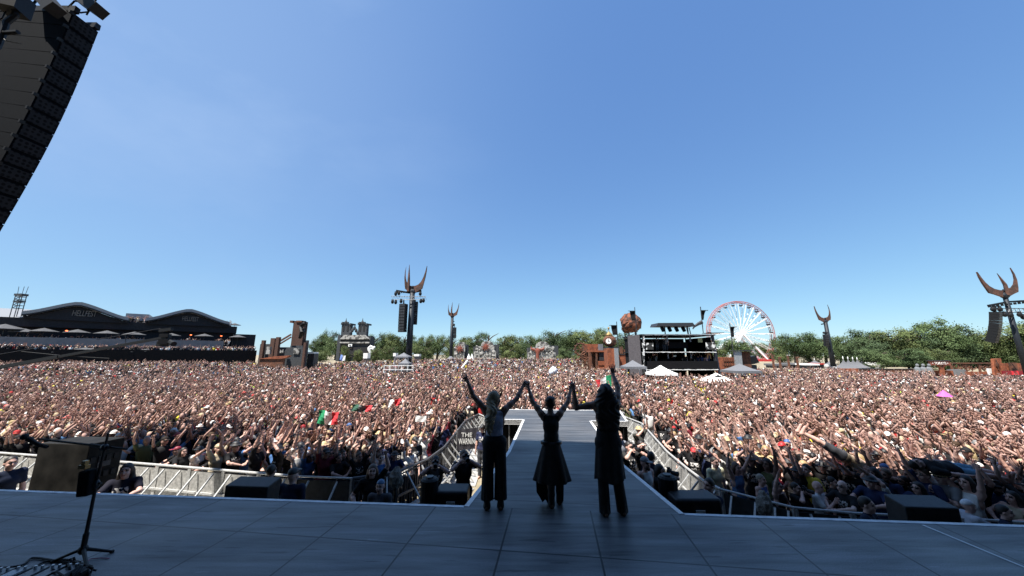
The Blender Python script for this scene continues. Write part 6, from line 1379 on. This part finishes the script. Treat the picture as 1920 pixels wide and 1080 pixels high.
special('man in dark red cap and black t-shirt leaning on the left barrier', 334, 838, 10.55, 'leaning on barrier', 'black', BLK, '', 'cap', (.20, .015, .03), yaw=-.75, glasses=True)
special('man in maroon cap and black print t-shirt leaning on the left barrier', 395, 848, 10.25, 'leaning on barrier', 'black', BLK, '', 'cap', (.12, .02, .03), yaw=-.65, prnt=True)
special('person in straw hat with raised arm beside the big speaker stack', 262, 836, 10.9, 'arms stretched out', 'black', BLK, '', 'bucket', (.45, .36, .2), yaw=-.8)
special('person in black t-shirt and bucket hat with hands over head, left barrier', 522, 836, 9.9, 'clapping overhead', 'black', BLK, '', 'bucket', BLK, yaw=-.6, prnt=True)
# crowd surfers held up on hands
def lying(feet, zax, front):
    z = V(zax).normalized(); y = -V(front); y = (y - z * y.dot(z)).normalized(); x = y.cross(z); return Matrix((x, y, z)).transposed().to_euler(), feet
eu, ft = lying(PY(1497, 806, 8.8), (.74, -.22, -.50), (.4, -.2, 1)); o = person(ft, 0, 'both arms raised', 'beige t-shirt', (.3, .24, .17), '', 'cap', (.36, .02, .02), tilt=eu); SHORTS = trousers(STAND, ankle=.50, name='shorts')
for q in o.children:
    if q.name.startswith('trousers'): q.data = SHORTS; q.name = 'shorts'
tag(o, 'crowd surfer in red cap and dark shorts carried with feet up, right crowd')
eu, ft = lying(PY(1888, 893, 7.5), (-.98, .12, .10), (0, -.3, 1)); o = person(ft, 0, 'arms at the sides', 'dark t-shirt', BLK, '', 'short', DK, tilt=eu); tag(o, 'crowd surfer in light blue shorts lying on hands, far right of the crowd')
for q in o.children:
    if q.name.startswith('trousers'): q.data = trousers(STAND, ankle=.52, name='shorts', m=mat('light_blue_shorts', (.10, .24, .36), .8)); q.name = 'shorts'
# ------------------------------------------------------------------ where the crowd stands
pit = [V((-40, -12, 0)), V((-40, fl[0].y + 3.0, 0))] + fl + ff[1:3] + fr + [V((40, fr[-1].y - 2.0, 0)), V((40, -12, 0))]
PX, PYY = np.array([p.x for p in pit]), np.array([p.y for p in pit])
def in_pit(x, y):
    ins = np.zeros(len(x), bool); n = len(PX)
    for i in range(n):
        j = (i + 1) % n; c = ((PYY[i] > y) != (PYY[j] > y)); xi = (PX[j] - PX[i]) * (y - PYY[i]) / (PYY[j] - PYY[i] + 1e-12) + PX[i]; ins ^= c & (x < xi)
    return ins
def dist_pit(x, y):
    d = np.full(len(x), 1e9)
    for i in range(len(PX) - 1):
        ax, ay, bx, by = PX[i], PYY[i], PX[i + 1], PYY[i + 1]; dx, dy = bx - ax, by - ay; t = np.clip(((x - ax) * dx + (y - ay) * dy) / (dx * dx + dy * dy), 0, 1); d = np.minimum(d, np.hypot(x - ax - t * dx, y - ay - t * dy))
    return d
pts = []; y = 6.0
while y < 106:
    s_ = .43 if y < 14 else .43 + (y - 14) * .0130; w_ = 1.62 * y + 6; n_ = int(2 * w_ / s_)
    xs = (np.arange(n_) - n_ / 2 + (.5 if int(y / s_) % 2 else 0)) * s_ + nrng.uniform(-.19, .19, n_) * s_ / .5; pts.append(np.stack([xs, y + nrng.uniform(-.17, .17, n_) * s_ / .5], 1)); y += s_ * .92
pts = np.concatenate(pts); X, Y_ = pts[:, 0], pts[:, 1]
pxs = 960 + F * X / (Y_ * cp + (1.7 - 4.2) * sp)
lim = np.select([pxs < 482, pxs < 592, pxs < 1090, pxs < 1165, pxs < 1205, pxs < 1355, pxs < 1418, pxs < 1576, pxs < 1748], [200, 65, 103, 61, 57, 40.5, 46, 62, 52], 41)
ok = (Y_ < lim) & ~in_pit(X, Y_) & (dist_pit(X, Y_) > .27) & (pxs > -420) & (pxs < 2340)
ok &= ((X - A0.x) * N.x + (Y_ - A0.y) * N.y) > 8.7
for x, y in [(p.x, p.y) for p in (pl.location,)]: ok &= ~((np.abs(X - x) < 2.4) & (np.abs(Y_ - y) < 1.7))
for x, y in NEARP: ok &= np.hypot(X - x, Y_ - y) > .36
ok &= ~((X > 7.2) & (X < 8.6) & (Y_ < 6.6))
pts = pts[ok]; X, Y_, pxs = X[ok], Y_[ok], pxs[ok]; HT = terrain(X, Y_)
infr = (pxs > 2) & (pxs < 1918)
dist = np.hypot(X, Y_); order = np.argsort(np.where(infr, dist, 1e9)); NEAR_N = 300 - len(NEARP) - 2
near = order[:NEAR_N]; far = np.setdiff1d(np.arange(len(pts)), near)
pyt = 540 + F * ((4.2 - 1.75) * cp + Y_ * sp) / (Y_ * cp - 2.45 * sp) * 0 
dedupe = {}
PO = [('both arms raised', 34), ('clapping overhead', 16), ('one arm raised high', 22), ('one fist raised', 8), ('arms stretched out', 20), ('clapping at chest', 3), ('hand over eyes', 2), ('shouting through hands', 2), ('filming with a phone', 5), ('arms at the sides', 1)]
def shade_side(x, y):
    lit = not (-6.0 < x < 24 and (y < (11.0 + (x + 5.5) * -.19)))
    return ('sunlit' if lit else 'shaded') + (' left crowd' if x < 1.2 else ' right crowd')
for i in sorted(near, key=lambda q: pxs[q]):
    x, y = float(X[i]), float(Y_[i]); front = float(dist_pit(np.array([x]), np.array([y]))[0]) < .62
    pose = pick(PO, rnd)[0]
    if front and rnd.random() < .35: pose = 'leaning on barrier'
    sn, sc_, _ = pick(TEE, rnd); hn, hk, hcol, _ = pick(HEADS, rnd); tank = rnd.random() < .14; gl = rnd.random() < .3; bd_ = hk in ('short', 'cap', None) and rnd.random() < .35
    if tank: sn = sn.replace('t-shirt', 'tank top')
    yaw = math.atan2(x - .5, y - 6.0) * -1 + rnd.gauss(0, .22)
    o = person((x, y, 0), yaw, pose, sn, sc_, hn, hk, hcol, skin=rnd.choice((0, 0, 0, 1, 1, 2, 2, 3, 4, 5)), tank=tank, glasses=gl, beard=bd_, prnt='print' in sn, sc=rnd.uniform(.90, 1.06))
    k = (sn, hn, ('glasses' if gl else ''), pose, shade_side(x, y), front); dedupe.setdefault(k, []).append(o); o['group'] = 'people in the front rows of the crowd'
for (sn, hn, gl, pose, reg, front), os_ in dedupe.items():
    base = f'person in {sn}, {hn}' + (', sunglasses' if gl else '') + f', {pose}, {"front of " if front else ""}{reg}'
    sfx = ' number 21 counted from left' if len(os_) > 1 else ''
    for a_, b_ in ((', sunglasses', ', shades'), ('front of ', 'front '), ('shouting through hands', 'shouting'), (' coloured', ''), ('person in ', '')):
        if len((base + sfx).split()) > 16: base = base.replace(a_, b_)
    for i, o in enumerate(os_): o['label'] = base + (f', {ordn(i, len(os_))}' if len(os_) > 1 else '')

# ------------------------------------------------------------------ the rest of the crowd: one countless mass
def ramp_mat(name, stops, mulv, rough=.8, scale_rand=1.):
    m = bpy.data.materials.new(name); m.use_nodes = True; n, l = m.node_tree.nodes, m.node_tree.links; b = n['Principled BSDF']; b.inputs['Roughness'].default_value = rough; b.inputs['Specular IOR Level'].default_value = .25
    oi = n.new('ShaderNodeObjectInfo'); q = n.new('ShaderNodeMath'); q.operation = 'MULTIPLY'; q.inputs[1].default_value = mulv; l.new(oi.outputs['Random'], q.inputs[0]); f = n.new('ShaderNodeMath'); f.operation = 'FRACT'; l.new(q.outputs[0], f.inputs[0])
    r = n.new('ShaderNodeValToRGB'); r.color_ramp.interpolation = 'CONSTANT'; tot = sum(s[1] for s in stops); a = 0; el = r.color_ramp.elements
    for i, (c, w) in enumerate(stops):
        e = el[i] if i < 2 else el.new(min(.9999, a / tot)); e.position = a / tot; e.color = (*c, 1); a += w
    l.new(f.outputs[0], r.inputs[0]); l.new(r.outputs[0], b.inputs['Base Color']); return m
MC_shirt = ramp_mat('crowd_shirts', [(BLK, 44), ((.03, .03, .034), 16), ((.70, .69, .67), 14), ((.2, .2, .21), 7), ((.02, .03, .08), 6), ((.42, .03, .03), 4), ((.48, .40, .3), 4), ((.10, .11, .05), 3), ((.55, .3, .28), 3), ((.08, .18, .36), 2), ((.62, .5, .05), 1.3), ((.5, .65, .1), .7)], 1.0)
MC_skin = ramp_mat('crowd_skin', [(tuple(.70 * k for k in c), w) for c, w in zip(SKT, (4, 3, 4, 2, 3, 1))], 7.31, .6)
MC_hair = ramp_mat('crowd_hair_and_caps', [((.016, .012, .01), 30), ((.05, .03, .018), 14), (BLK, 24), ((.66, .65, .63), 14), ((.34, .26, .14), 6), ((.42, .34, .22), 6), ((.36, .03, .03), 4), ((.2, .2, .2), 4), ((.5, .1, .1), 1), ((.6, .5, .08), 1)], 3.17)
MC_leg = mat('crowd_trousers', (.035, .037, .045), .85)
def low_person(seed):
    r = random.Random(seed); b = MB()
    for q in (-1, 1): b.tube([(q * .10, 0, 0), (q * .10, -.01, .46), (q * .09, 0, .92)], [.055, .065, .095], 5, mi=3)
    b.tube([(0, 0, .88), (0, 0, 1.12), (0, -.01, 1.32), (0, 0, 1.44), (0, 0, 1.48)], [.14, .145, .17, .15, .06], 8, mi=0, sq=1.0)
    k0 = len(b.v) - 40
    for i in range(k0, len(b.v)): x, y, z = b.v[i]; b.v[i] = (x * 1.12, y * .68, z)
    b.tube([(0, 0, 1.46), (0, -.01, 1.55)], [.055, .05], 6, mi=1); hx, hy_ = r.uniform(-.03, .03), r.uniform(-.05, .0)
    b.ball((hx, -.02 + hy_, 1.62), (.078, .096, .118), 9, 7, mi=1)
    kind = seed % 4
    if kind == 0: b.ball((hx, -.005 + hy_, 1.645), (.086, .104, .105), 9, 4, mi=2, lo=.05, hi=math.pi / 2); b.box((hx, -.13 + hy_, 1.655), (.13, .11, .016), mi=2)
    elif kind == 1: b.ball((hx, .012 + hy_, 1.63), (.086, .098, .115), 9, 5, mi=2, lo=.0, hi=math.pi / 2); b.ball((hx, .03 + hy_, 1.58), (.078, .075, .09), 8, 5, mi=2)
    elif kind == 2: b.ball((hx, .012 + hy_, 1.63), (.09, .10, .115), 9, 5, mi=2, lo=.0, hi=math.pi / 2); b.tube([(hx, .03 + hy_, 1.64), (hx, .06 + hy_, 1.5), (hx, .06, 1.34)], [.09, .10, .06], 7, mi=2)
    else: b.ball((hx, 0 + hy_, 1.655), (.088, .10, .10), 9, 4, mi=2, lo=.05, hi=math.pi / 2); b.ball((hx, 0 + hy_, 1.66), (.145, .16, .018), 10, 3, mi=2)
    if kind in (1, 3): b.box((hx, -.10 + hy_, 1.635), (.13, .02, .034), mi=2) if r.random() < .5 else None
    mode = (0, 1, 2, 0, 2, 1, 0, 2, 4, 0, 5, 1, 0, 2, 4, 0)[seed % 16] if seed < 28 else 3
    for sd_ in (-1, 1):
        S = V((sd_ * .185, 0, 1.43)); u = r.uniform
        if mode == 0: H = V((sd_ * u(.22, .46), u(-.45, -.15), u(1.82, 2.0)))
        elif mode == 1: H = V((sd_ * .05 + u(-.05, .05), u(-.3, -.12), u(1.84, 1.95)))
        elif mode == 2: H = V((sd_ * u(.15, .3), u(-.4, -.15), u(1.88, 2.02))) if sd_ == (1 if seed % 2 else -1) else V((sd_ * .24, -.1, .92))
        elif mode == 3: H = V((sd_ * .24, -.06, .90))
        elif mode == 4: H = V((sd_ * u(.12, .3), u(-.50, -.38), u(1.62, 1.8)))
        else: H = V((sd_ * .04, -.28, 1.38))
        E, H = ik(S, H, .285, .27, (sd_, .2, -.3)); d = (H - E).normalized()
        b.tube([V((sd_ * .13, 0, 1.41)), S, S + (E - S) * .55], [.066, .060, .052], 6, mi=0)
        b.tube([S + (E - S) * .5, E, E + (H - E) * .3, H], [.040, .034, .036, .024], 6, mi=1)
        n_ = d.cross(V((0, 1, 0))); n_ = n_.normalized() if n_.length > 1e-3 else V((1, 0, 0))
        b.tube([H, H + d * .05, H + d * .10], [.024, .042, .040], 5, mi=1, sq=.5)
        for f_ in (-.032, -.011, .011, .032): b.tube([H + d * .095 + n_ * f_, H + d * u(.155, .185) + n_ * f_ * 1.5], [.012, .008], 4, mi=1)
        b.tube([H + d * .03 - n_ * sd_ * .03, H + d * .09 - n_ * sd_ * .07], [.013, .009], 4, mi=1)
    return b.mesh('crowd_member', [MC_shirt, MC_skin, MC_hair, MC_leg], smooth=True)
vcol = bpy.data.collections.new('crowd_members')
for i in range(40):
    o = bpy.data.objects.new(f'crowd_member_{i:02d}', low_person(i)); vcol.objects.link(o)
# people on the terrace join the mass
ex = []
for k in range(330): ex.append((*W(rnd.uniform(fu(-60, 650, 6)[0], fu(478, 650, 6)[0]), 0, rnd.uniform(4.4, 7.0)).to_2d(), zb1 - 1.1))
for k in range(120): ex.append((*W(rnd.uniform(uL + 1, uR - 1), 0, rnd.uniform(.6, 2.8)).to_2d(), zd0 - .1))
for k in range(110): ex.append((*W(rnd.uniform(fu(52, 600)[0], fu(440, 600)[0]), 0, rnd.uniform(-1.4, -.45)).to_2d(), zpar1 - .75))
for k in range(22): ex.append((*((GX(rnd.uniform(1214, 1344), 43.2), rnd.uniform(42.4, 44.5))), levels[rnd.choice((1, 2, 2))]))
ex = np.array(ex)
P3 = np.concatenate([np.concatenate([pts[far], HT[far][:, None]], 1), ex]); nP = len(P3)
yw = -np.arctan2(P3[:, 0] - .5, P3[:, 1] - 6.0) + nrng.normal(0, .25, nP)
me = bpy.data.meshes.new('crowd'); me.vertices.add(nP); me.vertices.foreach_set('co', P3.astype(np.float32).ravel())
for nm, ty, val in (('turn', 'FLOAT', yw), ('size', 'FLOAT', nrng.uniform(.88, 1.08, nP)), ('variant', 'INT', np.where(nrng.random(nP) < np.clip(.16 + (P3[:, 1] - 12) / 80, .16, .6), nrng.integers(28, 40, nP), nrng.integers(0, 28, nP)))):
    at_ = me.attributes.new(nm, ty, 'POINT'); at_.data.foreach_set('value', val.astype(np.float32 if ty == 'FLOAT' else np.int32))
crowd = link('crowd', me); tag(crowd, 'dense festival crowd with raised arms filling the whole field', 'crowd', kind='stuff')
ng = bpy.data.node_groups.new('crowd_scatter', 'GeometryNodeTree'); ng.interface.new_socket('Geometry', in_out='INPUT', socket_type='NodeSocketGeometry'); ng.interface.new_socket('Geometry', in_out='OUTPUT', socket_type='NodeSocketGeometry')
N_ = ng.nodes; gi, go = N_.new('NodeGroupInput'), N_.new('NodeGroupOutput'); ip = N_.new('GeometryNodeInstanceOnPoints'); ci = N_.new('GeometryNodeCollectionInfo'); ci.inputs['Collection'].default_value = vcol; ci.inputs['Separate Children'].default_value = True; ci.inputs['Reset Children'].default_value = True
ip.inputs['Pick Instance'].default_value = True
def attr(nm, ty): q = N_.new('GeometryNodeInputNamedAttribute'); q.data_type = ty; q.inputs['Name'].default_value = nm; return q.outputs['Attribute']
cx = N_.new('ShaderNodeCombineXYZ'); L = ng.links; L.new(attr('turn', 'FLOAT'), cx.inputs[2]); er = N_.new('FunctionNodeEulerToRotation'); L.new(cx.outputs[0], er.inputs[0])
mtp = N_.new('GeometryNodeMeshToPoints'); L.new(gi.outputs[0], mtp.inputs['Mesh']); L.new(mtp.outputs[0], ip.inputs['Points']); L.new(ci.outputs[0], ip.inputs['Instance']); L.new(attr('variant', 'INT'), ip.inputs['Instance Index']); L.new(er.outputs[0], ip.inputs['Rotation']); L.new(attr('size', 'FLOAT'), ip.inputs['Scale']); L.new(ip.outputs[0], go.inputs[0])
md = crowd.modifiers.new('scatter', 'NODES'); md.node_group = ng

# ------------------------------------------------------------------ flags and things held up in the crowd
M_fg, M_fw, M_fr = mat('flag_green', (.01, .22, .09), .7), mat('flag_white', (.75, .75, .74), .7), mat('flag_red', (.55, .03, .04), .7)
def flag(name, lab, px0, py0, px1, py1, Y, mats, slant=0., cat='flag', pole=True, wave=1.):
    p, q = PY(px0, py0, Y), PY(px1, py1, Y); t = thing(name, lab, cat, (p.x, Y, 0)); w, h = q.x - p.x, p.z - q.z; nb = len(mats)
    for k, m in enumerate(mats):
        vs = []; K = 5
        for i in range(K + 1):
            u = (k + i / K) / nb
            for j in range(5): vs.append((p.x + w * u, Y + .05 * wave * math.sin(u * 9 + j), p.z - h * j / 4 - slant * h * u + .06 * h * math.sin(u * 7 + j * .5)))
        b = MB(); b.add(vs, [(i * 5 + j, i * 5 + j + 1, i * 5 + 5 + j + 1, i * 5 + 5 + j) for i in range(K) for j in range(4)]); o = b.build('cloth_band', m, t); s_ = o.modifiers.new('s', 'SOLIDIFY'); s_.thickness = .008
    if pole: b = MB(); b.tube([(p.x, Y, p.z + .03), (p.x - .02, Y, 1.5)], .012, 6); b.build('stick', M_dark, t)
    return t
flag('green_white_red_flag', 'green white and red flag held up in the left crowd', 598, 770, 633, 794, 11.6, (M_fg, M_fw, M_fr), .15)
flag('green_white_red_flag', 'folded dark green grey and red flag right of the larger left flag', 661, 759, 697, 771, 13.6, (mat('flag_dark_green', (.02, .08, .05), .8), mat('flag_grey', (.12, .12, .12), .8), M_fr), .1)
flag('white_red_flag', 'small white and red flag held up left of the runway banner', 729, 751, 750, 764, 15, (M_fw, M_fr), -.3)
flag('green_white_red_flag', 'green white and red flag waving behind the head of the tall performer', 1146, 703, 1116, 724, 28, (M_fg, M_fw, M_fr), .5)
flag('pale_blue_flag', 'pale blue and white flag far back under the dark castle', 638, 665, 647, 675, 70, (mat('flag_blue', (.16, .25, .55), .7), M_fw), .2)
flag('white_card_sign', 'white cardboard sign held up in the left crowd', 779, 780, 799, 791, 11.4, (M_fw,), 0, 'sign', False, .2)
t = thing('white_bundle', 'white inflatable held high over the heads between the two right performers', 'inflatable', (GX(1036, 44), 44, 0)); b = MB(); b.tube([PY(1030, 703, 44), PY(1034, 699, 44), PY(1039, 694, 44), PY(1043, 691, 44)], [.12, .45, .5, .25], 8); b.build('body', mat('pale_blue_white', (.62, .66, .74), .5), t, smooth=True)
t = thing('white_tube', 'white stick raised over the heads behind the blonde performer', 'stick', (GX(870, 60), 60, 0)); b = MB(); b.tube([PY(866, 690, 60), PY(877, 676, 60)], [.18, .2], 7); b.build('body', M_white, t)
pk = PY(1770, 739, 17); t = thing('pink_umbrella', 'bright pink umbrella in the right crowd', 'umbrella', (pk.x, 17, 0)); b = MB(); n = 8
b.add([pk + V((0, 0, .20))] + [pk + V((.27 * math.cos(2 * math.pi * i / n), .27 * math.sin(2 * math.pi * i / n), -.1)) for i in range(n)], [(0, i + 1, (i + 1) % n + 1) for i in range(n)] + [tuple(range(n, 0, -1))]); b.build('canopy', mat('pink_cloth', (.62, .10, .40), .6), t); b = MB(); b.tube([pk + V((0, 0, .2)), (pk.x, 17, 1.2)], .012, 5); b.build('shaft', M_dark, t)
